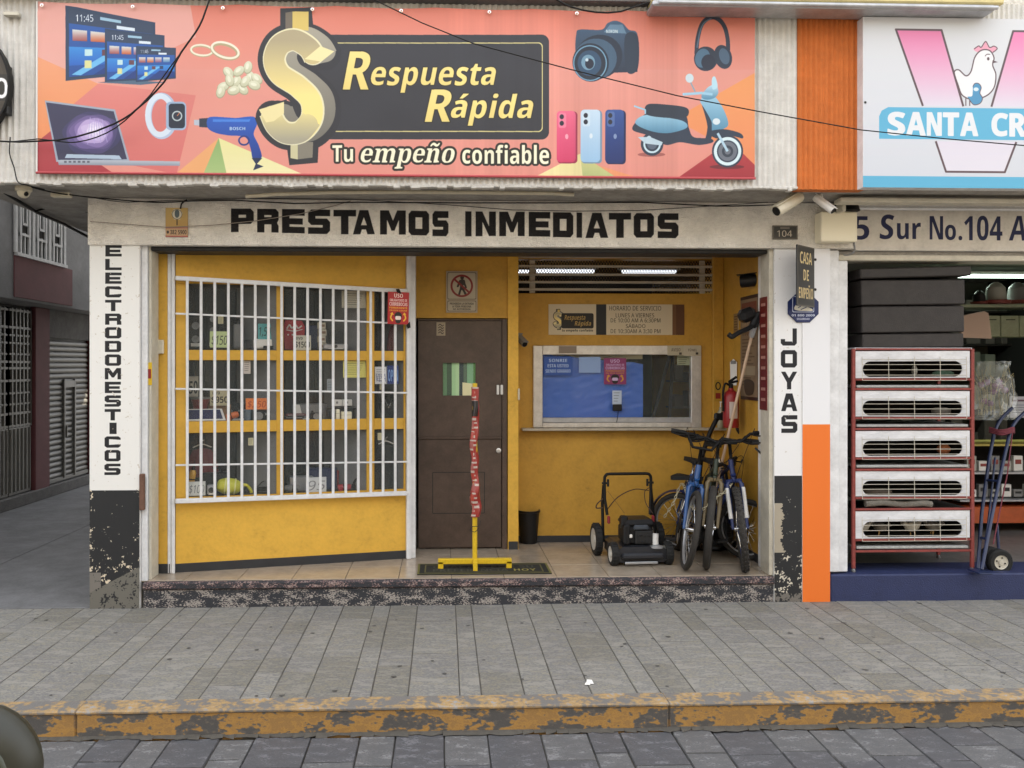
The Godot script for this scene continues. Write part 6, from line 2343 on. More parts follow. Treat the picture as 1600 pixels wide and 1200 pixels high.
	for i in 30:
		var y := i * 13.5
		c.rect(Color(0.72, 0.66, 0.62), 4 + (i * 7) % 9, y, 16 + (i * 5) % 8, y + 5 + i % 4)
		if i % 3 == 0:
			c.rect(Color(0.16, 0.1, 0.1), 22 - i % 5, y + 3, 38, y + 15)
	for i in 12:
		c.rect([Color(0.66, 0.26, 0.23), Color(0.62, 0.36, 0.34)][i % 2], 12, 10 + i * 32, 19, 30 + i * 32)
	c.rect(Color(0.15, 0.13, 0.13), 4, 42, 28, 90)
	c.rect(Color(0.80, 0.72, 0.70), 27, 100, 30, 300)
	st = S()
	soft(st)
	var y0: float = 0.614 - FLOOR
	var yt: float = 1.635 - FLOOR
	var rings := []
	for j in 61:
		var v := j / 60.0
		var ring := []
		for i in 17:
			var a := TAU * i / 16.0
			var r := 0.033 + 0.012 * sin(a * 3.0 + v * 19.0) * 0.5 + 0.011 * sin(v * 31.0 + a) * (1 - v) + (0.014 if v < 0.25 else 0.0) * sin(v * 12.5)
			ring.append(Vector3(cos(a) * r * 0.85 + 0.006 * sin(v * 9.0), lerpf(y0, yt, v), sin(a) * r))
		rings.append(ring)
	for j in 60:
		for i in 16:
			var p := [rings[j][i], rings[j][i + 1], rings[j + 1][i + 1], rings[j + 1][i]]
			var w := [Vector2(i / 16.0, 1 - j / 60.0), Vector2((i + 1) / 16.0, 1 - j / 60.0), Vector2((i + 1) / 16.0, 1 - (j + 1) / 60.0), Vector2(i / 16.0, 1 - (j + 1) / 60.0)]
			var out := Vector3(cos(TAU * (i + 0.5) / 16.0), 0, sin(TAU * (i + 0.5) / 16.0))
			tri(st, p[0], p[1], p[2], out, w[0], w[1], w[2])
			tri(st, p[0], p[2], p[3], out, w[0], w[2], w[3])
	obj("striped_tape", st, printed(c.done(), 0.3), stand)
	# the mat
	c = Canvas.new(Vector2(190, 90), 3.0, Color(0.45, 0.43, 0.2))
	c.rect(Color(0.12, 0.13, 0.11), 3, 4, 187, 86)
	c.rect(Color(0.40, 0.38, 0.2), 10, 12, 180, 78)
	c.rect(Color(0.13, 0.14, 0.12), 12, 15, 178, 75)
	c.text(Color(0.26, 0.27, 0.22), "GRACIAS POR SU", [22, 20, 168, 42])
	c.text(Color(0.26, 0.27, 0.22), "PREFERENCIA", [22, 48, 130, 70])
	c.text(Color(0.62, 0.58, 0.3), "HOY", [138, 50, 170, 68])
	var m0 := Vector3(-0.167, 0.2, -0.136)
	var m1 := Vector3(0.707, 0.2, -0.403)
	o = sheet("door_mat", m1.x - m0.x + 0.16, m0.z - m1.z + 0.08, 0.008, Transform3D(Basis(Vector3.RIGHT, -PI / 2), Vector3((m0.x + m1.x) / 2 + 0.05, FLOOR + 0.0095, (m0.z + m1.z) / 2 - 0.02)), printed(c.done(), 0.9, "soil", 0.3), M.rubber)
	tag(o, "worn black door mat with faded yellow edge under the yellow stand", "mat")
	# the bin
	var bin := thing("waste_bin", "black plastic waste bin in the corner right of the door pier", "bin", Vector3(0.777, 0.2, -1.311) + Vector3(0, 0.001, 0))
	st = S()
	lathe(st, [Vector2(0, 0.0), Vector2(0.075, 0), Vector2(0.098, 0.29), Vector2(0.094, 0.29), Vector2(0.07, 0.02), Vector2(0, 0.02)], Transform3D(), 20)
	obj("body", st, M.plastic, bin)
	st = S()
	lathe(st, [Vector2(0.098, 0.275), Vector2(0.106, 0.28), Vector2(0.106, 0.298), Vector2(0.094, 0.298)], Transform3D(), 20)
	obj("rim", st, M.plastic, bin)


func build_counter() -> void:
	var z := -1.33
	var shop := get_node("pawn_shop_building") as Node3D
	var w := thing("counter_window", "brushed aluminium sliding counter window in the yellow back wall", "window", Vector3(1.587, 1.241, -1.33))
	var o0 := w.position
	var P := func(a: Vector3) -> Vector3: return a - o0
	var st := S()
	span(st, P.call(Vector3(0.817, 1.245, -1.3)), P.call(Vector3(0.904, 1.987, -1.3) + Vector3(0, 0, -0.07)), 0.004)
	span(st, P.call(Vector3(2.263, 1.241, -1.3)), P.call(Vector3(2.357, 1.988, -1.3) + Vector3(0, 0, -0.07)), 0.004)
	span(st, P.call(Vector3(0.905, 1.906, -1.31) + Vector3(0.001, 0, 0)), P.call(Vector3(2.265, 1.989, -1.31) + Vector3(-0.001, 0, -0.06)), 0.003)
	span(st, P.call(Vector3(0.903, 1.245, -1.295) + Vector3(0.001, 0, 0)), P.call(Vector3(2.261, 1.288, -1.295) + Vector3(-0.001, 0, -0.07)), 0.003)
	obj("frame", st, M.steel, w)
	st = S()
	span(st, P.call(Vector3(0.907, 1.289, -1.33)), P.call(Vector3(2.271, 1.333, -1.33) + Vector3(0, 0, -0.02)), 0.003)
	obj("sill_track", st, M.alu, w)
	for k in 2:
		st = S()
		var a: Vector3 = P.call([Vector3(0.91, 1.329, -1.35), Vector3(1.844, 1.326, -1.37)][k])
		var b: Vector3 = P.call([Vector3(1.839, 1.913, -1.35), Vector3(2.283, 1.914, -1.37)][k])
		quad(st, a, Vector3(b.x, a.y, a.z), b, Vector3(a.x, b.y, b.z), Vector3(0, 0, 1))
		obj("pane", st, M.glass, w)
	var o: Node3D
	# the wrinkled blue plastic sheet hung behind the left pane
	st = S()
	soft(st)
	var a := Vector3(0.904, 1.314, -1.4)
	var b := Vector3(1.839, 1.914, -1.4)
	var wave := noise(77, 1.0, 4)
	var pts := []
	for j in 25:
		var row := []
		for i in 37:
			var u := i / 36.0
			var v := j / 24.0
			var top := lerpf(b.y, b.y - 0.09, u)
			row.append(Vector3(lerpf(a.x, b.x, u), lerpf(a.y, top, v) + 0.004 * sin(u * 30.0), -1.385 + 0.006 * wave.get_noise_2d(u * 3.0, v * 5.0) + 0.009 * wave.get_noise_2d(u * 9.0 + 40.0, v * 14.0)))
		pts.append(row)
	for j in 24:
		for i in 36:
			quad(st, pts[j][i], pts[j][i + 1], pts[j + 1][i + 1], pts[j + 1][i], Vector3(0, 0, 1))
	var blue := paint(lin(0.02, 0.12, 0.55), 0.3)
	single("blue_plastic_sheet", st, blue, "wrinkled blue plastic sheet hung behind the counter window's left pane", "plastic sheet")
	st = S()
	span(st, Vector3(0.924, 1.867, -1.47), Vector3(1.855, 1.933, -1.47) + Vector3(0, 0, -0.01))
	single("pale_header_board", st, paint(lin(0.72, 0.66, 0.42), 0.6), "pale yellow board behind the top of the counter window above the blue sheet", "board")
	# papers stuck to the glass
	var papers := [
		["notice_sheet", 850, 894, 558, 586, Color(0.17, 0.33, 0.66), "blue notice with pale lettering at the counter glass's upper left", 0],
		["notice_sheet", 905, 938, 558, 582, Color(0.55, 0.66, 0.85), "plain pale blue paper on the counter glass between two notices", 1],
		["mask_notice", 944, 978, 560, 600, Color(0.6, 0.2, 0.4), "faded red mask notice with two arrows on the counter glass", 2],
		["payment_slip", 957, 971, 611, 632, Color(0.72, 0.78, 0.86), "small white slip above a dark card reader on the counter glass", 3],
		["ledger_note", 1058, 1077, 556, 571, Color(0.60, 0.62, 0.52), "small greenish note at the counter glass's dark right side", 4],
		["paper_strip", 1043, 1069, 540, 555, Color(0.70, 0.67, 0.58), "left paper strip on the counter window's top right corner", 5],
		["paper_strip", 1069, 1095, 540, 556, Color(0.72, 0.69, 0.61), "right paper strip on the counter window's top right corner", 6],
		["paper_strip", 874, 901, 541, 552, Color(0.52, 0.47, 0.42), "blank paper strip on the counter window's aluminium header", 7]]
	var spots := [Vector3(1.05, 1.802, -1.345), Vector3(1.34, 1.813, -1.345), Vector3(1.573, 1.755, -1.345), Vector3(1.59, 1.515, -1.343), Vector3(2.206, 1.855, -1.36), Vector3(2.121, 1.944, -1.298), Vector3(2.273, 1.942, -1.296), Vector3(1.132, 1.95, -1.305)]
	for i in papers.size():
		var p: Array = papers[i]
		var pw: float = (p[2] - p[1]) * 0.006
		var ph: float = (p[4] - p[3]) * 0.006
		var t: ImageTexture
		if i == 2:
			t = mask_notice(Vector2(34, 40), Color(0.62, 0.25, 0.4))
		else:
			var c := Canvas.new(Vector2(p[2] - p[1], p[4] - p[3]), 4.0, p[5])
			var s := Vector2(p[2] - p[1], p[4] - p[3])
			match i:
				0:
					c.text(Color(0.72, 0.80, 0.92), "SONRIE", [8, 3, 36, 8])
					c.text(Color(0.72, 0.80, 0.92), "ESTA USTED", [6, 11, 38, 16])
					c.text(Color(0.72, 0.80, 0.92), "SIENDO GRABADO", [3, 19, 41, 24])
				3, 4:
					for k in 4:
						c.rect((p[5] as Color).darkened(0.4), 2, 3 + k * s.y / 5, s.x - 3 - k, 3.9 + k * s.y / 5)
				5, 6:
					c.text(Color(0.42, 0.38, 0.34), ["AVISO", "TÚNEL"][i - 5], [6, 4, 20, 9])
					c.rect(Color(0.2, 0.18, 0.17), 18, 10.5, 22, 14)
			t = c.done()
		o = sheet(p[0], pw, ph, 0.002, face_to(spots[i]), printed(t, 0.5, "", 1.0, Color(0.85, 0.8, 1.0) if i == 2 else Color.WHITE), M.paper)
		tag(o, p[6], "paper" if i in [1, 3, 4, 5, 6, 7] else "notice")
	st = S()
	box(st, Vector3(1.591, 1.422, -1.335), Vector3(0.085, 0.062, 0.02), Basis(), 0.006)
	o = single("card_reader", st, M.plastic, "small dark card reader hanging on the counter glass under a white slip", "card reader")
	st = S()
	tube(st, arc_pts([Vector3(1.599, 1.393, -1.33), Vector3(1.591, 1.335, -1.32), Vector3(1.577, 1.272, -1.31)]), 0.003, 5)
	obj("cord", st, M.black, o)
	# dim things behind the right pane
	st = S()
	bar(st, Vector3(2.007, 1.3, -1.7), Vector3(2.24, 1.972, -1.9), 0.03, 0.02)
	bar(st, Vector3(2.181, 1.297, -1.75), Vector3(2.259, 1.972, -1.9), 0.03, 0.02)
	single("step_ladder", st, M.dark_metal, "dark leaning step ladder behind the counter window's right pane", "ladder")
	st = S()
	for i in 4:
		span(st, Vector3(2.34, 1.1 + i * 0.27, -2.5), Vector3(2.589 + 0.3, 1.115 + i * 0.27, -2.2))
		for k in 4:
			span(st, Vector3(2.34 + k * 0.13 + 0.02, 1.116 + i * 0.27, -2.4), Vector3(2.34 + k * 0.13 + 0.11, 1.2 + i * 0.27 + 0.04 * ((k + i) % 3), -2.22), 0.006)
	single("office_shelf", st, paint(lin(0.10, 0.095, 0.085), 0.7), "dim shelf of files in the dark behind the counter window's right pane", "shelf")
	# louvred grille over the counter, with lamps burning behind it
	var g := thing("louvre_grille", "cream barred grille with dark mesh high over the counter window", "grille", Vector3(1.587, 2.473, -1.33))
	var gx0: float = 0.671
	var gx1: float = 2.481
	var go := g.position
	var bm := paint(lin(0.52, 0.48, 0.40), 0.55, {"mottle": "grime", "size": 0.5})
	for y in [406.5, 421, 433.5, 445, 456]:
		st = S()
		var yy: float = 1.79 + (574.0 - y) * 0.006
		span(st, Vector3(gx0, yy - 0.011, -1.325) - go, Vector3(gx1, yy + 0.011, -1.30) - go, 0.003)
		obj("bar", st, bm, g)
	for x in [0.812, 2.372]:
		st = S()
		span(st, Vector3(x - 0.026, 2.467, -1.34) - go, Vector3(x + 0.026, 2.768, -1.326) - go, 0.003)
		obj("upright", st, bm, g)
	st = S()
	span(st, Vector3(gx1 - 0.014, 2.467, -1.325) - go, Vector3(gx1, 2.768, -1.298) - go, 0.003)
	obj("end_stile", st, bm, g)
	st = S()
	var my0: float = 2.477
	var my1: float = 2.763
	var k := 0
	var mx := gx0 - 0.2
	while mx < gx1 + 0.2:
		for s in [-1.0, 1.0]:
			var p := Vector3(mx, my0, -1.36) - go
			var q := Vector3(mx + s * (my1 - my0) * 0.6, my1, -1.36) - go
			bar(st, p, q, 0.006, 0.004)
		mx += 0.026
	obj("wire_mesh", st, M.dark_metal, g).set_meta("kind", "stuff")
	for i in 3:
		var l0: Vector3 = [Vector3(0.895, 2.71, -1.75), Vector3(1.722, 2.713, -1.75), Vector3(0.661, 2.703, -1.75)][i]
		var l1: Vector3 = [Vector3(1.45, 2.712, -1.75), Vector3(2.244, 2.703, -1.75), Vector3(0.821, 2.703, -1.75)][i]
		var lamp := thing("ceiling_lamp_tube", ["left lit white lamp tube behind the cream grille over the counter", "right lit white lamp tube behind the cream grille over the counter", "short lit lamp tube end beside the door pier behind the cream grille"][i], "lamp", (l0 + l1) / 2, 0.0, "lamp tubes behind the grille")
		st = S()
		tube(st, [Vector3(-(l1.x - l0.x) / 2, 0, 0), Vector3((l1.x - l0.x) / 2, 0, 0)], 0.017, 10)
		obj("lamp_tube", st, glow(Color(0.95, 0.97, 1.0), 0.7), lamp)
		st = S()
		span(st, Vector3(-(l1.x - l0.x) / 2 - 0.04, 0.02, -0.03), Vector3((l1.x - l0.x) / 2 + 0.04, 0.05, 0.03), 0.004)
		obj("batten", st, M.white_metal, lamp)
		if i < 2:
			var al := AreaLight3D.new()
			al.name = "lamp_light"
			al.area_size = Vector2(l1.x - l0.x, 0.03)
			al.light_energy = 0.05
			al.light_color = Color(0.95, 0.97, 1.0)
			al.shadow_enabled = true
			al.rotation.x = -PI / 2
			al.position = Vector3(0, -0.025, 0)
			lamp.add_child(al)
	# opening hours
	var c := Canvas.new(Vector2(215, 48), 4.0, Color(0.82, 0.77, 0.67), Vector2(856, 475))
	var ink := Color(0.13, 0.1, 0.08)
	c.rect([Color(0.13, 0.14, 0.17), Color(0.09, 0.1, 0.12)], 931, 475, 947, 523)
	c.rect(Color(0.36, 0.22, 0.12), 1052, 475, 1071, 523)
	c.rect(Color(0.44, 0.30, 0.18), 1052, 475, 1058, 523)
	dollar(c, Vector2(871, 499), 0.135)
	c.rrect(Color(0.13, 0.12, 0.12), 876, 489, 927, 513, 3)
	c.text(Color(0.72, 0.60, 0.34), "Respuesta", [881, 492, 914, 502], "Droid Sans", 700, 0.2)
	c.text(Color(0.72, 0.60, 0.34), "Rápida", [897, 501, 923, 511], "Droid Sans", 700, 0.2)
	c.text(ink, "tu empeño confiable", [877, 514, 926, 519], "Droid Sans", 700, 0.1)
	c.text(ink, "HORARIO DE SERVICIO", [952, 477.5, 1034, 484.5], "Droid Sans", 400)
	c.text(ink, "LUNES A VIERNES", [962, 489, 1023, 495.5], "Droid Sans", 400)
	c.text(ink, "DE 10:00 AM A 6:30PM", [954, 497, 1033, 503.5], "Droid Sans", 400)
	c.text(ink, "SÁBADO", [978, 504.5, 1009, 512], "Droid Sans", 400)
	c.text(ink, "DE 10:30AM A 3:30 PM", [954, 514, 1033, 520.5], "Droid Sans", 400)
	o = sheet("opening_hours_sign", 1.245, 0.278, 0.006, face_to(Vector3(1.583, 2.225, -1.322)), printed(c.done(), 0.55), M.paper)
	tag(o, "long beige sign HORARIO DE SERVICIO with opening hours over the counter window", "sign")
	# little grey camera, switch plate
	bullet_camera("security_camera", "tiny grey camera on the door pier's edge left of the opening hours", Vector3(0.686, 2.042, -1.2), Vector3(0.724, 1.994, -1.12), Vector3(0.684, 2.089, -1.25), M.grey_plastic, 0.03)
	st = S()
	box(st, Vector3(0.654, 1.555, -1.03) + Vector3(0.008, 0, 0), Vector3(0.016, 0.1, 0.05), Basis(), 0.004)
	single("light_switch", st, M.cream, "small cream switch plate on the edge of the yellow door pier", "switch")

	# right wall of the recess: posters, camera, extinguisher
	var px := 2.55
	c = Canvas.new(Vector2(60, 160), 3.0, Color(0.50, 0.42, 0.33))
	c.rect(Color(0.2, 0.11, 0.08), 0, 0, 60, 5)
	c.rect(Color(0.42, 0.22, 0.16), 4, 10, 56, 40)
	for i in 6:
		c.blob([Color(0.6, 0.52, 0.42), Color(0.4, 0.3, 0.22)], [6 + i * 8, 44, 12 + i * 8, 42, 14 + i * 8, 58, 7 + i * 8, 60])
	for i in 14:
		c.rect(Color(0.35, 0.27, 0.2), 6, 66 + i * 5.4, 50 - (i * 11) % 18, 67.6 + i * 5.4)
	c.rect(Color(0.6, 0.54, 0.44), 8, 108, 52, 122)
	c.blob(Color(0.26, 0.2, 0.16), [12, 132, 30, 128, 48, 134, 44, 150, 20, 152])
	c.rect(Color(0.2, 0.11, 0.09), 0, 155, 60, 160)
	var p0 := Vector3(2.55, 1.867, -0.82)
	var p1 := Vector3(2.55, 1.863, -0.413)
	var ph0: float = Vector3(2.55, 1.518, -0.618).y
	var ph1: float = Vector3(2.55, 2.388, -0.618).y
	o = sheet("rental_poster", p1.z - p0.z, ph1 - ph0, 0.006, face_to(Vector3(px, (ph0 + ph1) / 2, (p0.z + p1.z) / 2), -PI / 2), printed(c.done(), 0.55), M.dark_wood)
	tag(o, "tall faded brown poster in a dark frame on the recess's right wall", "poster")
	c = Canvas.new(Vector2(20, 30), 4.0, Color(0.55, 0.44, 0.28))
	for i in 6:
		c.rect(Color(0.36, 0.26, 0.16), 3, 4 + i * 4, 17 - i % 3, 5.6 + i * 4)
	o = sheet("small_notice", 0.12, 0.17, 0.002, face_to(Vector3(px + 0.004, Vector3(2.55, 2.175, -0.949).y, Vector3(2.55, 2.175, -0.949).z), -PI / 2), printed(c.done(), 0.7), M.paper)
	tag(o, "small tan notice on the recess's right wall behind the trimmer head", "notice")
	c = Canvas.new(Vector2(12, 60), 4.0, Color(0.5, 0.42, 0.26))
	for i in 11:
		c.rect(Color(0.3, 0.22, 0.12), 2, 3 + i * 5, 10, 5.5 + i * 5)
	o = sheet("price_list", 0.1, 0.281, 0.002, face_to(Vector3(px + 0.004, Vector3(2.55, 1.841, -0.328).y, Vector3(2.55, 1.841, -0.328).z), -PI / 2), printed(c.done(), 0.7), M.paper)
	tag(o, "narrow yellowed price list on the recess's right wall beside the tall poster", "notice")
	c = Canvas.new(Vector2(24, 150), 3.0, Color(0.38, 0.09, 0.09))
	for i in 10:
		c.rect(Color(0.66, 0.48, 0.44), 5, 8 + i * 14, 19, 12 + i * 14)
	o = sheet("red_strip_poster", 0.15, 0.877, 0.003, face_to(Vector3(2.488, Vector3(2.49, 1.897, -0.009).y, -0.13), -PI / 2), printed(c.done(), 0.4), M.red)
	tag(o, "long red strip poster hanging by the right shutter rail", "poster")
	# wall camera
	bullet_camera("security_camera", "black bullet camera on an arm high on the recess's right wall", Vector3(2.593, 2.51, -0.5), Vector3(2.46, 2.499, -0.56), Vector3(2.645, 2.536, -0.4), M.plastic, 0.052)
	# hanging little extinguisher figure
	o = thing("hanging_toy", "small red and yellow figure hanging by the right shutter rail", "toy", Vector3(2.545, 1.72, -0.12))
	st = S()
	lathe(st, [Vector2(0, -0.07), Vector2(0.022, -0.065), Vector2(0.026, 0.0), Vector2(0.014, 0.02), Vector2(0, 0.022)], Transform3D(), 12)
	obj("red_body", st, M.red, o)
	st = S()
	tube(st, arc_pts([Vector3(0, 0.02, 0), Vector3(-0.015, 0.06, 0.0), Vector3(-0.02, 0.03, 0.01)]), 0.006, 6)
	ball(st, Vector3(0.0, -0.095, 0), Vector3(0.02, 0.03, 0.015), Basis(), 8)
	obj("yellow_trim", st, M.yellow_gloss, o)
	# the extinguisher on the counter ledge, its sign and a bottle
	o = thing("fire_extinguisher", "red fire extinguisher with black valve at the counter ledge's right end", "fire extinguisher", Vector3(2.44, 1.28, -0.74))
	st = S()
	lathe(st, [Vector2(0, 0), Vector2(0.062, 0), Vector2(0.066, 0.012), Vector2(0.066, 0.26), Vector2(0.05, 0.30), Vector2(0.022, 0.32), Vector2(0.02, 0.335), Vector2(0, 0.335)], Transform3D(), 20)
	obj("cylinder", st, M.red, o)
	st = S()
	tube(st, [Vector3(0, 0.33, 0), Vector3(0, 0.37, 0)], 0.02, 8)
	bar(st, Vector3(-0.02, 0.375, 0), Vector3(0.06, 0.395, 0), 0.02, 0.01)
	bar(st, Vector3(-0.02, 0.385, 0), Vector3(0.05, 0.43, 0), 0.02, 0.008)
	tube(st, arc_pts([Vector3(-0.02, 0.36, 0.01), Vector3(-0.06, 0.37, 0.03), Vector3(-0.078, 0.28, 0.03), Vector3(-0.076, 0.14, 0.03)]), 0.009, 6)
	obj("valve", st, M.black, o)
	st = S()
	for i in 7:
		var t0 := -0.5 + i * 0.16
		quad(st, Vector3(sin(t0) * 0.0667, 0.08, cos(t0) * 0.0667), Vector3(sin(t0 + 0.16) * 0.0667, 0.08, cos(t0 + 0.16) * 0.0667), Vector3(sin(t0 + 0.16) * 0.0667, 0.22, cos(t0 + 0.16) * 0.0667), Vector3(sin(t0) * 0.0667, 0.22, cos(t0) * 0.0667), Vector3(sin(t0), 0, cos(t0)))
	obj("label_band", st, paint(lin(0.5, 0.42, 0.38), 0.5), o)
	c = Canvas.new(Vector2(12, 34), 6.0, Color(0.66, 0.52, 0.16))
	c.ring(Color(0.08, 0.07, 0.06), 6, 10, 4.5, 6.5, 2)
	c.rect(Color(0.5, 0.1, 0.08), 2, 21, 10, 30)
	o = sheet("extinguisher_sign", 0.07, 0.196, 0.003, face_to(Vector3(2.501, 1.58, -1.27)), printed(c.done(), 0.5), M.yellow_gloss)
	tag(o, "small yellow sign with black ring left of the fire extinguisher", "sign")
	o = thing("white_hook_board", "narrow white paper hanging from a hook over the fire extinguisher", "paper", Vector3(2.53, 1.634, -0.94), -0.9)
	st = S()
	prism(st, xy([-0.03, 0, 0.03, 0, 0.034, 0.2, 0.0, 0.23, -0.034, 0.2]), 0.003)
	obj("sheet", st, M.paper, o)
	st = S()
	box(st, Vector3(0, 0.2, 0.004), Vector3(0.05, 0.03, 0.006), Basis(), 0.002)
	obj("clip", st, M.grey_plastic, o)
	o = thing("sanitizer_bottle", "clear pump bottle on the counter ledge left of the fire extinguisher", "bottle", Vector3(2.508, 1.241, -1.22))
	st = S()
	lathe(st, [Vector2(0, 0), Vector2(0.03, 0), Vector2(0.032, 0.01), Vector2(0.032, 0.14), Vector2(0.014, 0.17), Vector2(0.014, 0.19), Vector2(0, 0.19)], Transform3D(), 14)
	obj("bottle", st, paint(lin(0.35, 0.32, 0.22), 0.15), o)
	st = S()
	tube(st, [Vector3(0, 0.19, 0), Vector3(0, 0.23, 0)], 0.006, 6)
	box(st, Vector3(0.012, 0.235, 0), Vector3(0.04, 0.012, 0.014), Basis(), 0.003)
	obj("pump", st, M.white_plastic, o)

# ---------------------------------------------------------------- mower, bicycles and what leans among them

func ring_wheel(o: Node3D, called: String, at: Vector3, b: Basis, r: float, fat: float, rim_m: Material, knobs: bool) -> void:
	# a spoked wheel whose axle is the z axis of b
	var xf := Transform3D(b * Basis(Vector3.RIGHT, PI / 2), at)
	var st := S()
	var prof := []
	for i in 9:
		var a := TAU * i / 8.0 + 0.4
		prof.append(Vector2(r - fat + cos(a) * fat, sin(a) * fat))
	prof.reverse()
	soft(st)
	for i in 8:
		for j in 36:
			var q := []
			for s in [[prof[i], j], [prof[i], j + 1], [prof[i + 1], j + 1], [prof[i + 1], j]]:
				var t: float = TAU * s[1] / 36.0
				q.append(xf * Vector3(s[0].x * cos(t), s[0].y, s[0].x * sin(t)))
			var tm := TAU * (j + 0.5) / 36.0
			var c: Vector2 = (prof[i] + prof[i + 1]) / 2 - Vector2(r - fat, 0)
			quad(st, q[0], q[1], q[2], q[3], xf.basis * Vector3(c.x * cos(tm), c.y, c.x * sin(tm)))
	if knobs:
		for j in 44:
			var t := TAU * j / 44.0
			for s in [-1.0, 0.0, 1.0]:
				var tt: float = t + (0.07 if s == 0.0 else 0.0)
				var dir := Vector3(cos(tt), 0, sin(tt))
				box(st, xf * (dir * (r - fat * (0.35 if s != 0.0 else 0.0)) + Vector3(0, s * fat * 0.72, 0)), Vector3(0.012, 0.013, 0.018), xf.basis * Basis(Vector3.UP, -tt), 0.002)
	var w := obj(called, st, paint(lin(0.036, 0.032, 0.028), 0.85, {"mottle": "soil", "size": 0.25}) if r > 0.2 else M.rubber, o)
	st = S()
	lathe(st, [Vector2(r - fat * 1.9, -0.011), Vector2(r - fat * 1.25, -0.014), Vector2(r - fat * 1.25, 0.014), Vector2(r - fat * 1.9, 0.011), Vector2(r - fat * 2.2, 0.0), Vector2(r - fat * 1.9, -0.011)], xf, 36)
	obj("rim", st, rim_m, w)
	st = S()
	tube(st, [xf * Vector3(0, -0.045, 0), xf * Vector3(0, 0.045, 0)], 0.017, 8)
	for j in 24:
		var t := TAU * j / 24.0
		var s := 0.028 if j % 2 else -0.028
		var t2 := t + (0.35 if j % 4 < 2 else -0.35)
		bar(st, xf * Vector3(cos(t2) * 0.018, s, sin(t2) * 0.018), xf * Vector3(cos(t) * (r - fat * 2), 0, sin(t) * (r - fat * 2)), 0.0026, 0.0026)
	obj("spokes", st, M.chrome, w)


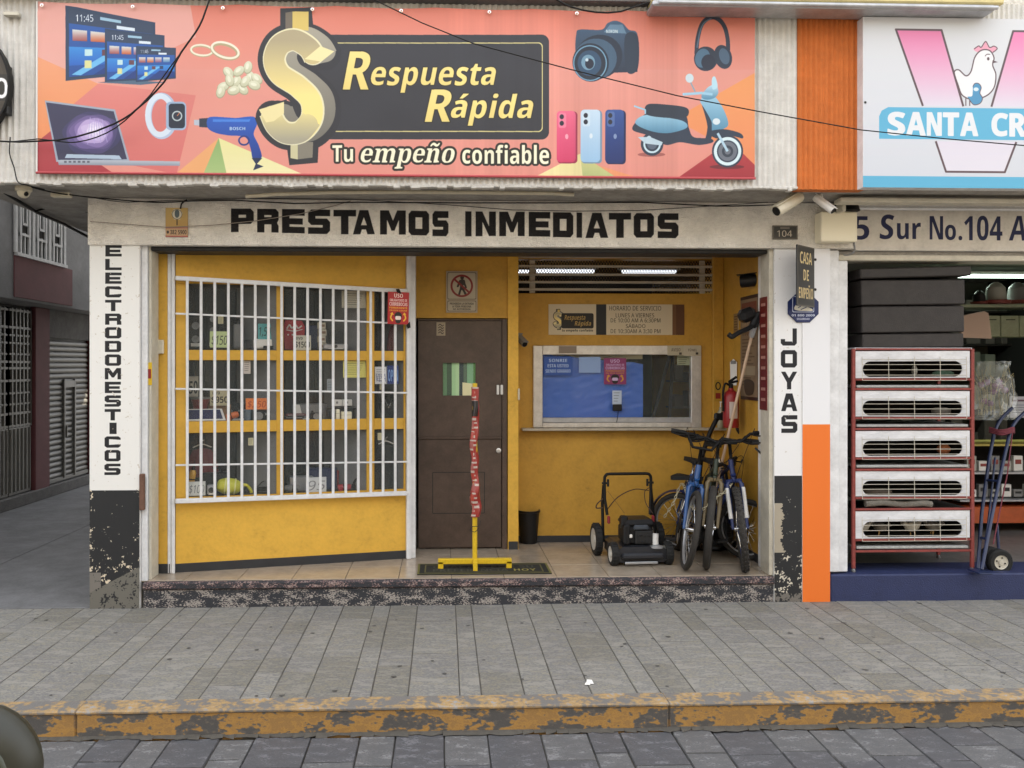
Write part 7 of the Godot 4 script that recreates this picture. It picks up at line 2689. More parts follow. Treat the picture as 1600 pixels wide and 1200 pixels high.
func bicycle(label: String, front: Vector3, rear: Vector3, lean: float, steer: float, frame_m: Material, fork_m: Material, o_: Dictionary) -> Node3D:
	var h := front - rear
	var o := thing("bicycle", label, "bicycle", (front + rear) / 2, atan2(-h.z, h.x), "bicycles chained together by the right wall")
	o.rotation = (Basis(Vector3.UP, atan2(-h.z, h.x)) * Basis(Vector3.RIGHT, lean)).get_euler()
	var r: float = o_.get("r", 0.33)
	var k := r / 0.33
	var wb := h.length() / 2
	var ra := Vector3(-wb, r, 0)
	var bb := Vector3(-0.08, 0.29, 0) * k
	var seat := Vector3(-0.23, 0.72, 0) * k
	var hd0 := Vector3(wb - 0.17 * k, 0.72 * k, 0)
	var hd1 := hd0 + Vector3(-0.04, 0.13, 0) * k
	var fa := Vector3(wb, r, 0)
	var fat: float = o_.get("fat", 0.026)
	var st := S()
	var tr: float = o_.get("tube", 0.017)
	tube(st, [hd0 + Vector3(-0.008, -0.03, 0), hd1], tr * 1.15, 10)
	tube(st, [hd0 + Vector3(0, 0.02, 0), bb], tr * 1.15, 10)
	tube(st, [hd1 + Vector3(0.008, -0.04, 0), seat.lerp(bb, 0.1)], tr, 10)
	tube(st, [seat, bb], tr * 0.95, 10)
	for s in [-1.0, 1.0]:
		tube(st, [bb + Vector3(-0.02, 0, s * 0.02), Vector3(ra.x * 0.6 + bb.x * 0.4, lerpf(bb.y, ra.y, 0.6), s * 0.045), ra + Vector3(0, 0, s * 0.06)], 0.009, 6)
		tube(st, [seat.lerp(bb, 0.08) + Vector3(0, 0, s * 0.015), ra + Vector3(0, 0, s * 0.06)], 0.008, 6)
	obj("frame", st, frame_m, o)
	# everything that steers
	var turn := Transform3D(Basis(Vector3.UP, steer), Vector3(hd0.x, 0, 0)) * Transform3D(Basis(), Vector3(-hd0.x, 0, 0))
	st = S()
	for s in [-1.0, 1.0]:
		tube(st, [turn * (hd0 + Vector3(0.006, -0.03, s * 0.03)), turn * (hd0 + Vector3(0.02, -0.06, s * 0.055)), turn * (hd0.lerp(fa, 0.6) + Vector3(0, 0, s * 0.056)), turn * (fa + Vector3(0, 0, s * 0.055))], [0.014, 0.019, 0.017, 0.011], 8)
	bar(st, turn * (hd0 + Vector3(0.006, -0.035, -0.06)), turn * (hd0 + Vector3(0.006, -0.035, 0.06)), 0.036, 0.03, Vector3.UP, 0.008)
	obj("fork", st, fork_m, o)
	if o_.has("stripe"):
		st = S()
		for s in [-1.0, 1.0]:
			tube(st, [turn * (hd0.lerp(fa, 0.22) + Vector3(0.006, 0, s * 0.062)), turn * (hd0.lerp(fa, 0.8) + Vector3(0.006, 0, s * 0.060))], 0.0165, 8)
		obj("fork_stripe", st, o_.stripe, o)
	ring_wheel(o, "front_wheel", turn * fa, turn.basis, r, fat, o_.get("rim", M.alu), o_.get("knobs", false))
	ring_wheel(o, "rear_wheel", ra, Basis(), r, fat, o_.get("rim", M.alu), false)
	st = S()
	var stem := hd1 + Vector3(-0.01, 0.135, 0) * k
	var bw: float = o_.get("bar", 0.29)
	var rise: float = o_.get("rise", 0.03)
	tube(st, [turn * hd1, turn * stem, turn * (stem + Vector3(0.05, 0.01, 0))], 0.014, 8)
	var bp := []
	for p in [[-bw, rise, -0.05], [-bw * 0.55, rise, -0.02], [-bw * 0.3, 0.0, 0.0], [0, 0, 0], [bw * 0.3, 0.0, 0.0], [bw * 0.55, rise, -0.02], [bw, rise, -0.05]]:
		bp.append(turn * (stem + Vector3(0.05 + p[2], 0.01 + p[1], p[0])))
	tube(st, bp, 0.0125, 8)
	obj("handlebar", st, M.black, o)
	for s in [-1.0, 1.0]:
		st = S()
		var g0: Vector3 = turn * (stem + Vector3(0.012, 0.01 + rise, s * (bw - 0.11)))
		var g1: Vector3 = turn * (stem + Vector3(-0.002, 0.01 + rise, s * (bw + 0.01)))
		tube(st, [g0, g1], 0.018, 8)
		obj("grip", st, M.rubber, o)
		st = S()
		var lv: Vector3 = turn.basis * Vector3(1, 0, 0)
		tube(st, arc_pts([g0, g0 + lv * 0.045 + Vector3(0, -0.01, 0), g0.lerp(g1, 0.5) + lv * 0.06 + Vector3(0, -0.02, 0), g1 + lv * 0.055 + Vector3(0, -0.012, 0)]), 0.006, 6)
		tube(st, arc_pts([g0, g0 + lv * 0.09 + Vector3(0, 0.03, 0), turn * (hd0 + Vector3(0.07, 0.05, s * 0.04)), turn * (hd0 + Vector3(0.03, -0.06, 0))]), 0.0026, 4)
		obj("brake_lever", st, M.black, o)
	st = S()
	var top := seat + Vector3(-0.05, float(o_.get("post", 0.15)), 0) * k
	tube(st, [seat, top], 0.0125, 8)
	obj("seat_post", st, M.chrome, o)
	st = S()
	prism(st, xy([-0.13, -0.07, -0.10, -0.085, 0.0, -0.035, 0.13, -0.016, 0.15, 0, 0.13, 0.016, 0.0, 0.035, -0.10, 0.085, -0.13, 0.07], 0.95), 0.035, Transform3D(Basis(Vector3.RIGHT, -PI / 2), top + Vector3(0, 0.03, 0)), true)
	obj("saddle", st, M.rubber, o)
	st = S()
	lathe(st, [Vector2(0.0, -0.002), Vector2(0.085, -0.002), Vector2(0.085, 0.003), Vector2(0, 0.003)], Transform3D(Basis(Vector3.RIGHT, PI / 2), bb + Vector3(0, 0, 0.045)), 20)
	for s in [-1.0, 1.0]:
		var cd := Vector3(s * 0.12, -s * 0.12, 0)
		bar(st, bb + Vector3(0, 0, s * 0.055), bb + cd + Vector3(0, 0, s * 0.065), 0.018, 0.012)
		box(st, bb + cd + Vector3(0, 0, s * 0.11), Vector3(0.08, 0.02, 0.09), Basis(), 0.004)
	tube(st, [bb + Vector3(-0.01, 0.083, 0.045), ra + Vector3(0, 0.04, 0.045)], 0.004, 4)
	tube(st, [bb + Vector3(-0.01, -0.083, 0.045), ra + Vector3(0, -0.04, 0.045)], 0.004, 4)
	obj("crankset", st, M.dark_metal, o)
	if o_.has("fender"):
		st = S()
		soft(st)
		for j in 18:
			var a0: float = PI * (0.12 + j * 0.047)
			var a1: float = PI * (0.12 + (j + 1) * 0.047)
			var rr := r + 0.022
			for e in [[-0.032, -0.01, 0.0, 0.006], [0.0, 0.006, 0.032, -0.01]]:
				var p := []
				for q in [[a0, e[0], e[1]], [a1, e[0], e[1]], [a1, e[2], e[3]], [a0, e[2], e[3]]]:
					p.append(ra + Vector3(cos(q[0]) * (rr + q[2]), sin(q[0]) * (rr + q[2]), q[1]))
				quad(st, p[0], p[1], p[2], p[3], Vector3(cos((a0 + a1) / 2), sin((a0 + a1) / 2), 0))
		obj("rear_mudguard", st, o_.fender, o)
	return o


func build_vehicles() -> void:
	var blue := paint(lin(0.008, 0.065, 0.22), 0.4, {"coat": 0.4})
	var deep := paint(lin(0.01, 0.022, 0.10), 0.4)
	var green := paint(lin(0.035, 0.05, 0.035), 0.45)
	bicycle("bright blue bicycle leaning leftmost of the chained bicycles, nose to the street", Vector3(1.892, 0.2, -0.25), Vector3(2.05, 0.2, -0.99), -0.17, 0.05, blue, blue, {"r": 0.315, "fat": 0.024, "bar": 0.25, "rise": 0.1, "post": 0.1, "tube": 0.021})
	bicycle("small dark blue bicycle with mudguard, half hidden behind the mower and the other bicycles", Vector3(2.054, 0.2, -0.909) + Vector3(0.46, 0, 0.36), Vector3(2.054, 0.2, -0.909), 0.05, 0.0, deep, deep, {"r": 0.255, "fat": 0.024, "fender": deep, "bar": 0.24, "post": 0.1})
	bicycle("dark green bicycle with black tyres in the middle of the chained bicycles", Vector3(2.093, 0.2, -0.242), Vector3(2.27, 0.2, -0.98), -0.09, -0.1, green, paint(lin(0.16, 0.12, 0.06), 0.45), {"fat": 0.03, "bar": 0.3, "post": 0.05})
	bicycle("blue and white mountain bicycle with knobbly tyres, rightmost of the chained bicycles", Vector3(2.388, 0.2, -0.167), Vector3(2.475, 0.2, -0.99), 0.11, -0.16, deep, deep, {"fat": 0.029, "knobs": true, "stripe": M.white_plastic, "rim": deep, "bar": 0.3, "rise": 0.05, "post": 0.2})
	# the chain through them
	var ch := thing("lock_chain", "pale steel chain drooping between the blue bicycle and the others", "chain", Vector3(2.094, 0.658, -0.5))
	var st := S()
	var way := arc_pts([Vector3(1.873, 0.522, -0.75), Vector3(1.942, 0.646, -0.72), Vector3(2.012, 0.81, -0.7), Vector3(2.016, 0.667, -0.45), Vector3(2.05, 0.655, -0.3), Vector3(2.121, 0.729, -0.25), Vector3(2.172, 0.774, -0.25), Vector3(2.25, 0.802, -0.3), Vector3(2.334, 0.886, -0.35)], 5)
	var cv := Curve3D.new()
	for p in way:
		cv.add_point(p - ch.position)
	var total := cv.get_baked_length()
	var n := int(total / 0.03)
	for i in n:
		var p := cv.sample_baked(total * (i + 0.5) / n)
		var t := (cv.sample_baked(minf(total, total * (i + 0.5) / n + 0.01)) - p).normalized()
		var side := t.cross(Vector3.UP if i % 2 else Vector3(0, 0, 1)).normalized()
		var loop := []
		for j in 9:
			var a := TAU * j / 8.0
			loop.append(p + t * cos(a) * 0.02 + side * sin(a) * 0.009)
		tube(st, loop, 0.0034, 4, false)
	obj("links", st, paint(lin(0.6, 0.55, 0.38), 0.4, {"metal": 0.4}), ch).set_meta("kind", "stuff")

	# the lawn mower, nose to the street
	var m := thing("lawn_mower", "black push lawn mower with white hubbed wheels in front of the yellow counter wall", "lawn mower", Vector3(1.594, 0.2, -0.415), 0.06)
	m.scale = Vector3.ONE * 0.95
	var hub := paint(lin(0.5, 0.48, 0.43), 0.5)
	for w in [[-0.235, 0.0, 0.095, "front"], [0.235, 0.0, 0.095, "front"], [-0.28, -0.42, 0.14, "rear"], [0.28, -0.42, 0.14, "rear"]]:
		var xf := Transform3D(Basis(Vector3(0, 0, 1), PI / 2), Vector3(w[0], w[2], w[1]))
		st = S()
		var r: float = w[2]
		lathe(st, [Vector2(r * 0.7, -0.03), Vector2(r * 0.93, -0.03), Vector2(r, -0.02), Vector2(r, 0.02), Vector2(r * 0.93, 0.03), Vector2(r * 0.7, 0.03)], xf, 24)
		for j in 20:
			var t := TAU * j / 20.0
			box(st, xf * Vector3(cos(t) * r, 0, sin(t) * r), Vector3(0.008, 0.05, 0.012), xf.basis * Basis(Vector3.UP, -t))
		var tyre := obj("%s_wheel" % w[3], st, M.rubber, m)
		st = S()
		lathe(st, [Vector2(0, -0.024), Vector2(r * 0.2, -0.03), Vector2(r * 0.3, -0.018), Vector2(r * 0.72, -0.028), Vector2(r * 0.72, 0.028), Vector2(r * 0.3, 0.018), Vector2(r * 0.2, 0.03), Vector2(0, 0.026)], xf, 20)
		obj("hub", st, hub, tyre)
	st = S()
	prism(st, xy([-0.21, 0.06, -0.19, 0.03, 0.19, 0.03, 0.21, 0.06, 0.21, 0.135, 0.17, 0.16, -0.17, 0.16, -0.21, 0.135]), 0.46, Transform3D(Basis(), Vector3(0, 0, 0.05)))
	box(st, Vector3(0, 0.085, 0.06), Vector3(0.36, 0.05, 0.05), Basis(), 0.015)
	obj("deck", st, paint(lin(0.022, 0.024, 0.03), 0.35), m)
	st = S()
	span(st, Vector3(-0.16, 0.025, 0.085), Vector3(0.12, 0.045, 0.10), 0.004)
	obj("front_lip", st, M.alu, m)
	st = S()
	box(st, Vector3(0.0, 0.235, -0.16), Vector3(0.25, 0.17, 0.26), Basis(), 0.03)
	box(st, Vector3(0.01, 0.335, -0.17), Vector3(0.27, 0.07, 0.27), Basis(), 0.03)
	box(st, Vector3(-0.12, 0.345, -0.1), Vector3(0.06, 0.11, 0.08), Basis(), 0.012)
	box(st, Vector3(-0.115, 0.25, -0.06), Vector3(0.06, 0.17, 0.12), Basis(), 0.012)
	obj("engine_cover", st, M.plastic, m)
	st = S()
	box(st, Vector3(0.03, 0.225, -0.025), Vector3(0.15, 0.11, 0.03), Basis(), 0.006)
	for i in 8:
		ball(st, Vector3(-0.02 + (i % 4) * 0.035, 0.19 + (i / 4) * 0.05, -0.005), Vector3.ONE * 0.008, Basis(), 6)
	obj("engine_block", st, M.dark_metal, m)
	st = S()
	box(st, Vector3(0.01, 0.31, -0.02), Vector3(0.13, 0.045, 0.03), Basis(), 0.012)
	obj("grey_badge", st, paint(lin(0.05, 0.06, 0.075), 0.3), m)
	st = S()
	tube(st, [Vector3(0.135, 0.165, -0.02), Vector3(0.135, 0.255, -0.02)], 0.026, 14)
	obj("oil_filter", st, M.white_plastic, m)
	st = S()
	box(st, Vector3(-0.085, 0.24, -0.015), Vector3(0.03, 0.03, 0.03), Basis(), 0.005)
	obj("primer_bulb", st, M.white_plastic, m)
	st = S()
	lathe(st, [Vector2(0, 0), Vector2(0.055, 0), Vector2(0.055, 0.012), Vector2(0, 0.016)], Transform3D(Basis(), Vector3(0.13, 0.148, 0.03)), 18)
	obj("filler_cap", st, M.alu, m)
	# folding handle
	st = S()
	var hx := 0.215
	var hz := -0.42
	tube(st, [Vector3(-hx - 0.02, 0.12, hz + 0.06), Vector3(-hx - 0.012, 0.45, hz), Vector3(-hx, 0.62, hz)], 0.014, 10)
	obj("lower_handle", st, M.black, m)
	st = S()
	tube(st, [Vector3(hx + 0.03, 0.12, hz + 0.06), Vector3(hx + 0.015, 0.45, hz), Vector3(hx, 0.62, hz)], 0.014, 10)
	obj("lower_handle", st, M.black, m)
	st = S()
	tube(st, arc_pts([Vector3(-hx + 0.02, 0.36, hz + 0.05), Vector3(-hx + 0.005, 0.5, hz + 0.02), Vector3(-hx + 0.002, 0.66, hz + 0.02), Vector3(-hx + 0.012, 0.705, hz + 0.02), Vector3(-hx + 0.05, 0.722, hz + 0.02), Vector3(0, 0.722, hz + 0.02), Vector3(hx - 0.05, 0.722, hz + 0.02), Vector3(hx - 0.012, 0.705, hz + 0.02), Vector3(hx - 0.002, 0.66, hz + 0.02), Vector3(hx - 0.005, 0.5, hz + 0.02), Vector3(hx - 0.02, 0.36, hz + 0.05)], 3), 0.0135, 10)
	obj("upper_handle", st, M.black, m)
	for s in [-1.0, 1.0]:
		st = S()
		tube(st, [Vector3(s * (hx - 0.035), 0.64, hz + 0.02), Vector3(s * (hx + 0.02), 0.64, hz + 0.02)], 0.011, 8)
		tube(st, [Vector3(s * (hx - 0.035), 0.61, hz + 0.02), Vector3(s * (hx - 0.035), 0.675, hz + 0.02)], 0.011, 8)
		obj("handle_knob", st, M.plastic, m)
		st = S()
		box(st, Vector3(s * 0.2, 0.33, hz + 0.12), Vector3(0.025, 0.07, 0.03), Basis(), 0.008)
		obj("red_lever", st, paint(lin(0.25, 0.02, 0.03), 0.4), m)
	st = S()
	tube(st, arc_pts([Vector3(-hx + 0.02, 0.4, hz + 0.03), Vector3(-0.1, 0.52, hz + 0.06), Vector3(0.05, 0.585, hz + 0.05), Vector3(0.19, 0.57, hz + 0.03)]), 0.005, 5)
	tube(st, arc_pts([Vector3(0.2, 0.6, hz + 0.03), Vector3(0.15, 0.56, hz + 0.04), Vector3(0.155, 0.46, hz + 0.06), Vector3(0.2, 0.38, hz + 0.12)]), 0.004, 5)
	tube(st, [Vector3(-hx + 0.03, 0.57, hz + 0.03), Vector3(-0.08, 0.40, hz + 0.2)], 0.0018, 4)
	tube(st, arc_pts([Vector3(-hx - 0.01, 0.5, hz + 0.02), Vector3(-hx - 0.06, 0.46, hz + 0.02), Vector3(-hx - 0.07, 0.42, hz + 0.02), Vector3(-hx - 0.01, 0.42, hz + 0.02)]), 0.006, 5)
	obj("control_cable", st, paint(lin(0.05, 0.022, 0.012), 0.5), m)

	# the exercise machine behind the bicycles
	var e := thing("exercise_bike", "black exercise machine with console and curved arm behind the bicycles", "exercise machine", Vector3(2.476, 0.2, -1.192))
	var eo := e.position
	st = S()
	var z0 := -1.0
	var ew := arc_pts([Vector3(2.244, 0.269, -1) - eo, Vector3(2.249, 0.858, -1) - eo, Vector3(2.306, 1.116, -1) - eo, Vector3(2.38, 1.296, -1) - eo, Vector3(2.448, 1.374, -1) - eo, Vector3(2.573, 1.396, -1) - eo])
	tube(st, ew, 0.021, 8)
	obj("column", st, M.black, e)
	st = S()
	box(st, Vector3(2.419, 1.359, -0.98) - eo, Vector3(0.09, 0.06, 0.05), Basis(Vector3(0, 0, 1), -0.1), 0.012)
	obj("console", st, M.plastic, e)
	st = S()
	tube(st, arc_pts([Vector3(2.545, 1.388, -0.95) - eo, Vector3(2.567, 1.31, -0.95) - eo, Vector3(2.578, 1.235, -0.9) - eo, Vector3(2.626, 1.194, -0.86) - eo, Vector3(2.678, 1.175, -0.82) - eo]), 0.03, 8)
	obj("curved_arm", st, M.rubber, e)
	st = S()
	ball(st, Vector3(2.6, 1.402, -0.9) - eo, Vector3(0.045, 0.05, 0.04), Basis(), 12)
	obj("round_pad", st, M.rubber, e)
	st = S()
	box(st, Vector3(2.402, 0.15, -1) - eo + Vector3(0, 0.04, 0), Vector3(0.62, 0.09, 0.16), Basis(), 0.03)
	box(st, Vector3(2.346, 0.324, -1) - eo, Vector3(0.2, 0.26, 0.3), Basis(), 0.05)
	obj("base", st, M.plastic, e)

	# a trimmer turned head up, its shaft run down among the bicycles
	var t := thing("string_trimmer", "brush trimmer leaning head up, pale shaft and black motor by the right wall", "trimmer", Vector3(2.217, 0.282, -0.8))
	var to := t.position
	var a := Vector3.ZERO
	var b := Vector3(2.5, 2.184, -0.32) - to
	st = S()
	tube(st, [a, b], 0.0125, 10)
	obj("shaft", st, paint(lin(0.62, 0.45, 0.32), 0.35, {"metal": 0.3}), t)
	st = S()
	var d := b.normalized()
	tube(st, [b - d * 0.16, b - d * 0.14, b - d * 0.04, b], [0.018, 0.024, 0.026, 0.03], 10)
	obj("clamp", st, M.alu, t)
	st = S()
	box(st, Vector3(2.435, 2.211, -0.34) - to, Vector3(0.13, 0.11, 0.12), Basis(Vector3(0, 0, 1), 0.35), 0.03)
	box(st, Vector3(2.5, 2.169, -0.32) - to, Vector3(0.06, 0.14, 0.08), Basis(Vector3(0, 0, 1), -0.4), 0.02)
	obj("motor", st, M.plastic, t)
	st = S()
	tube(st, arc_pts([Vector3(2.5, 2.138, -0.32) - to, Vector3(2.426, 2.096, -0.3) - to, Vector3(2.343, 2.064, -0.27) - to, Vector3(2.285, 2.033, -0.25) - to, Vector3(2.254, 2.053, -0.25) - to]), 0.02, 8)
	obj("handle", st, M.plastic, t)
	# an iron bracket on the right wall
	st = S()
	var wx := 2.44
	bar(st, Vector3(2.543, 1.197, -0.2), Vector3(2.553, 0.93, -0.2), 0.012, 0.008)
	bar(st, Vector3(2.488, 1.147, -0.3), Vector3(2.548, 1.066, -0.2), 0.014, 0.01)
	bar(st, Vector3(2.467, 1.188, -0.3), Vector3(2.543, 1.197, -0.2), 0.012, 0.01)
	single("wall_bracket", st, M.dark_metal, "thin black folding bracket by the right shutter rail above the bicycles", "bracket")
	# a parked car's door mirror, close to the camera at the lower left
	var c := thing("car_mirror", "dark olive rounded car mirror close by at the bottom left corner", "car mirror", Vector3(-0.993, 0.933, 4.6))
	st = S()
	ball(st, Vector3.ZERO, Vector3(0.125, 0.135, 0.08), Basis(Vector3(0, 0, 1), 0.5), 28)
	obj("housing", st, paint(lin(0.02, 0.02, 0.012), 0.45), c)
	st = S()
	ball(st, Vector3(0.0, 0.0, 0.055), Vector3(0.085, 0.09, 0.03), Basis(Vector3(0, 0, 1), 0.5), 24)
	obj("glass", st, paint(lin(0.03, 0.035, 0.018), 0.35), c)
	st = S()
	tube(st, arc_pts([Vector3(-0.05, -0.1, 0), Vector3(-0.15, -0.2, 0), Vector3(-0.35, -0.3, 0.1)]), 0.03, 8)
	obj("stalk", st, M.plastic, c)

# ---------------------------------------------------------------- in front of and inside the poultry shop

func slot_panel(st: SurfaceTool, w: float, h: float, cx: float, cy: float, hw: float, hh: float, xf: Transform3D) -> void:
	# a sheet w by h with a round ended slot cut through it
	flat(st)
	var xs := [-w / 2]
	for i in 9:
		xs.append(cx - hw + hh * (1 - cos(PI / 2 * i / 8.0)))
	for i in 9:
		xs.append(cx + hw - hh * (1 - cos(PI / 2 * (8 - i) / 8.0)))
	xs.append(w / 2)
	var open := func(x: float) -> float:
		var d := maxf(0.0, absf(x - cx) - (hw - hh))
		return sqrt(maxf(0.0, hh * hh - d * d))
	for i in xs.size() - 1:
		var a: float = xs[i]
		var b: float = xs[i + 1]
		var oa: float = open.call(a) if i > 0 else 0.0
		var ob: float = open.call(b) if i < xs.size() - 2 else 0.0
		for s in [-1.0, 1.0]:
			quad(st, xf * Vector3(a, cy + s * oa, 0), xf * Vector3(b, cy + s * ob, 0), xf * Vector3(b, s * h / 2, 0), xf * Vector3(a, s * h / 2, 0), xf.basis.z)
			if i > 0 and i < xs.size() - 2:
				quad(st, xf * Vector3(a, cy + s * oa, 0), xf * Vector3(b, cy + s * ob, 0), xf * Vector3(b, cy + s * ob, -0.012), xf * Vector3(a, cy + s * oa, -0.012), Vector3(0, -s, 0))


func build_poultry_front() -> void:
	var z := -0.08
	var base: float = 0.19
	var x0: float = 3.17
	var x1: float = 4.138
	var deep := 0.46
	var k: float = 0.005
	var h := func(py: float) -> float: return 1.79 + (574.0 - py + 0.0) * k - base
	var rack := thing("cage_rack", "red framed rack of five white fronted bird cages at the poultry shop's doorway", "cage rack", Vector3((x0 + x1) / 2, base, z))
	var w := x1 - x0
	var red := paint(lin(0.30, 0.055, 0.045), 0.6, {"mottle": "soil", "size": 0.25})
	var white := paint(lin(0.74, 0.75, 0.78), 0.55, {"mottle": "grime", "size": Vector3(0.8, 0.3, 0.5)})
	var dark := paint(lin(0.02, 0.018, 0.016), 0.8)
	var st: SurfaceTool
	for s in [[-1.0, 0.0], [1.0, 0.0], [-1.0, -deep], [1.0, -deep]]:
		st = S()
		span(st, Vector3(s[0] * (w / 2) - (0.026 if s[0] > 0 else 0.0), 0.04, s[1] - 0.026), Vector3(s[0] * (w / 2) + (0.0 if s[0] > 0 else 0.026), h.call(545.0), s[1]), 0.003)
		obj("post", st, red, rack)
		st = S()
		ball(st, Vector3(s[0] * (w / 2 - 0.013), 0.022, s[1] - 0.013), Vector3(0.014, 0.022, 0.022), Basis(), 10)
		obj("castor", st, M.grey_plastic, rack)
	var tops := [547.0, 609.0, 671.0, 734.0, 795.5]
	var ends := [592.0, 652.0, 714.5, 776.0, 841.0]
	var slot_ends := [608.0, 669.0, 732.0, 793.0, 858.0]
	for i in 5:
		var yt: float = h.call(tops[i])
		var yb: float = h.call(ends[i])
		var ys: float = h.call(slot_ends[i])
		st = S()
		for y in [yt + 0.006, yb - 0.004]:
			span(st, Vector3(-w / 2 + 0.026, y - 0.008, -0.02), Vector3(w / 2 - 0.026, y + 0.008, 0.002), 0.002)
		obj("rail", st, red, rack).set_meta("kind", "stuff")
		st = S()
		var ph := yt - yb - 0.016
		var pw := w - 0.062
		var cy := -ph * 0.17
		slot_panel(st, pw, ph, 0.0, cy, pw * 0.437, ph * 0.29, Transform3D(Basis(Vector3(0, 0, 1), [0.004, -0.003, 0.002, -0.005, 0.003][i]), Vector3(-0.004, (yt + yb) / 2, -0.006 - 0.002 * (i % 2))))
		obj("cage_front", st, white, rack)
		# wire guard before the slot
		st = S()
		for j in 5:
			var y := (yt + yb) / 2 + cy + ph * lerpf(-0.42, 0.36, j / 4.0)
			tube(st, [Vector3(-pw * 0.455, y, 0.012), Vector3(pw * 0.455, y, 0.012)], 0.0024, 4)
		for x in [-0.455, -0.225, 0.0, 0.225, 0.455]:
			tube(st, [Vector3(pw * x, (yt + yb) / 2 + cy + ph * 0.46, 0.008), Vector3(pw * x, yb - 0.008, 0.015)], 0.0026, 4)
		obj("wire_guard", st, M.cream_metal, rack).set_meta("kind", "stuff")
		# body of the cage and the dung tray below it
		st = S()
		span(st, Vector3(-w / 2 + 0.01, yb, -deep), Vector3(-w / 2 + 0.014, yt, -0.027))
		span(st, Vector3(w / 2 - 0.014, yb, -deep), Vector3(w / 2 - 0.01, yt, -0.027))
		span(st, Vector3(-w / 2 + 0.014, yb, -deep), Vector3(w / 2 - 0.014, yt, -deep + 0.004))
		span(st, Vector3(-w / 2 + 0.014, yb - 0.004, -deep), Vector3(w / 2 - 0.014, yb, -0.027))
		span(st, Vector3(-w / 2 + 0.014, yt, -deep), Vector3(w / 2 - 0.014, yt + 0.004, -0.027))
		obj("cage_body", st, dark, rack).set_meta("kind", "stuff")
		if i != 3:
			st = S()
			span(st, Vector3(-w / 2 + 0.035, ys + 0.012, -deep), Vector3(w / 2 - 0.05, ys + 0.032, 0.0), 0.004)
			obj("tray", st, paint(lin(0.45, 0.46, 0.45), 0.5, {"mottle": "soil", "size": 0.2}), rack)
	st = S()
	span(st, Vector3(-w / 2 + 0.02, h.call(546.5), -deep), Vector3(w / 2 - 0.02, h.call(543.5), 0.0), 0.003)
	obj("top_sheet", st, white, rack)
	st = S()
	span(st, Vector3(-w / 2 + 0.026, h.call(861.0), -0.022), Vector3(w / 2 - 0.026, h.call(857.5), 0.0), 0.002)
	obj("bottom_rail", st, red, rack)
	# what lies in the upper cages
	var bits := [["half_disc", "small white half disc behind the wires of the topmost cage", "disc", 1441, 588.0, Vector3(0.012, 0.045, 0.04), lin(0.6, 0.58, 0.5)], ["green_dish", "dull green dish at the right end of the topmost cage", "dish", 1487, 590.0, Vector3(0.09, 0.03, 0.06), lin(0.08, 0.16, 0.10)], ["grey_rag", "grey rag at the right end of the second cage from the top", "rag", 1484, 650.0, Vector3(0.08, 0.035, 0.06), lin(0.18, 0.16, 0.13)], ["feed_box", "orange and white feed box at the right end of the middle cage", "box", 1488, 712.0, Vector3(0.055, 0.045, 0.04), lin(0.42, 0.13, 0.04)], ["straw_heap", "brownish straw heap at the left end of the fourth cage", "straw", 1380, 774.0, Vector3(0.13, 0.025, 0.08), lin(0.12, 0.09, 0.06)]]
	for b in bits:
		st = S()
		ball(st, Vector3(x0 + (b[3] - 1332) * k, base + h.call(b[4]) + b[5].y, z - 0.1), b[5], Basis(), 10)
		single(b[0], st, paint(b[6], 0.8, {"mottle": "soil", "relief": "stucco", "height": 1.0, "size": 0.12}), b[1], b[2])
	# the birds in the lowest cage
	var yb5: float = base + h.call(841.0)
	var where := [[1358, 0.0, "leftmost white hen in the lowest cage, head up by the wire", 0.95], [1392, 2.6, "grey white hen second from left in the lowest cage", 0.8], [1440, 0.3, "white hen standing in the middle of the lowest cage", 1.0], [1478, 3.0, "greyish hen at the right end of the lowest cage", 0.85]]
	for i in 4:
		var b: Array = where[i]
		var bird := thing("hen", b[2], "hen", Vector3(x0 + (b[0] - 1332) * k, yb5 + 0.006, z - 0.12 - 0.05 * (i % 2)), b[1], "hens in the lowest cage")
		st = S()
		var s: float = b[3]
		tube(st, arc_pts([Vector3(-0.1, 0.11, 0) * s, Vector3(-0.06, 0.085, 0) * s, Vector3(0, 0.07, 0) * s, Vector3(0.05, 0.085, 0) * s, Vector3(0.07, 0.12, 0) * s, Vector3(0.085, 0.135, 0) * s, Vector3(0.105, 0.128, 0) * s], 2), 0.02 * s, 9)
		ball(st, Vector3(-0.005, 0.075, 0) * s, Vector3(0.07, 0.045, 0.045) * s, Basis(Vector3(0, 0, 1), 0.1), 12)
		obj("body", st, paint(lin(0.5, 0.46, 0.38) if i % 2 == 0 else lin(0.28, 0.26, 0.23), 0.9, {"mottle": "soil", "size": 0.1}), bird)
		st = S()
		tube(st, [Vector3(0.1, 0.128, 0) * s, Vector3(0.125, 0.12, 0) * s], [0.009, 0.002], 6)
		for q in [-1.0, 1.0]:
			tube(st, [Vector3(0.0, 0.045, q * 0.02) * s, Vector3(0.004, 0.0, q * 0.022)], 0.005, 5)
		obj("beak_and_legs", st, paint(lin(0.5, 0.3, 0.1), 0.6), bird)
	# sacking stuffed between the fourth and fifth cages
	st = S()
	soft(st)
	tube(st, arc_pts([Vector3(3.281, 0.73, -0.1), Vector3(3.423, 0.74, -0.1), Vector3(3.586, 0.72, -0.12), Vector3(3.728, 0.733, -0.1), Vector3(3.804, 0.722, -0.1)]), 0.026, 8)
	single("feed_sack", st, paint(lin(0.36, 0.33, 0.28), 0.9, {"mottle": "soil", "relief": "stucco", "height": 1.5, "size": 0.2}), "pale crumpled sack stuffed between the two lowest cages", "sack")
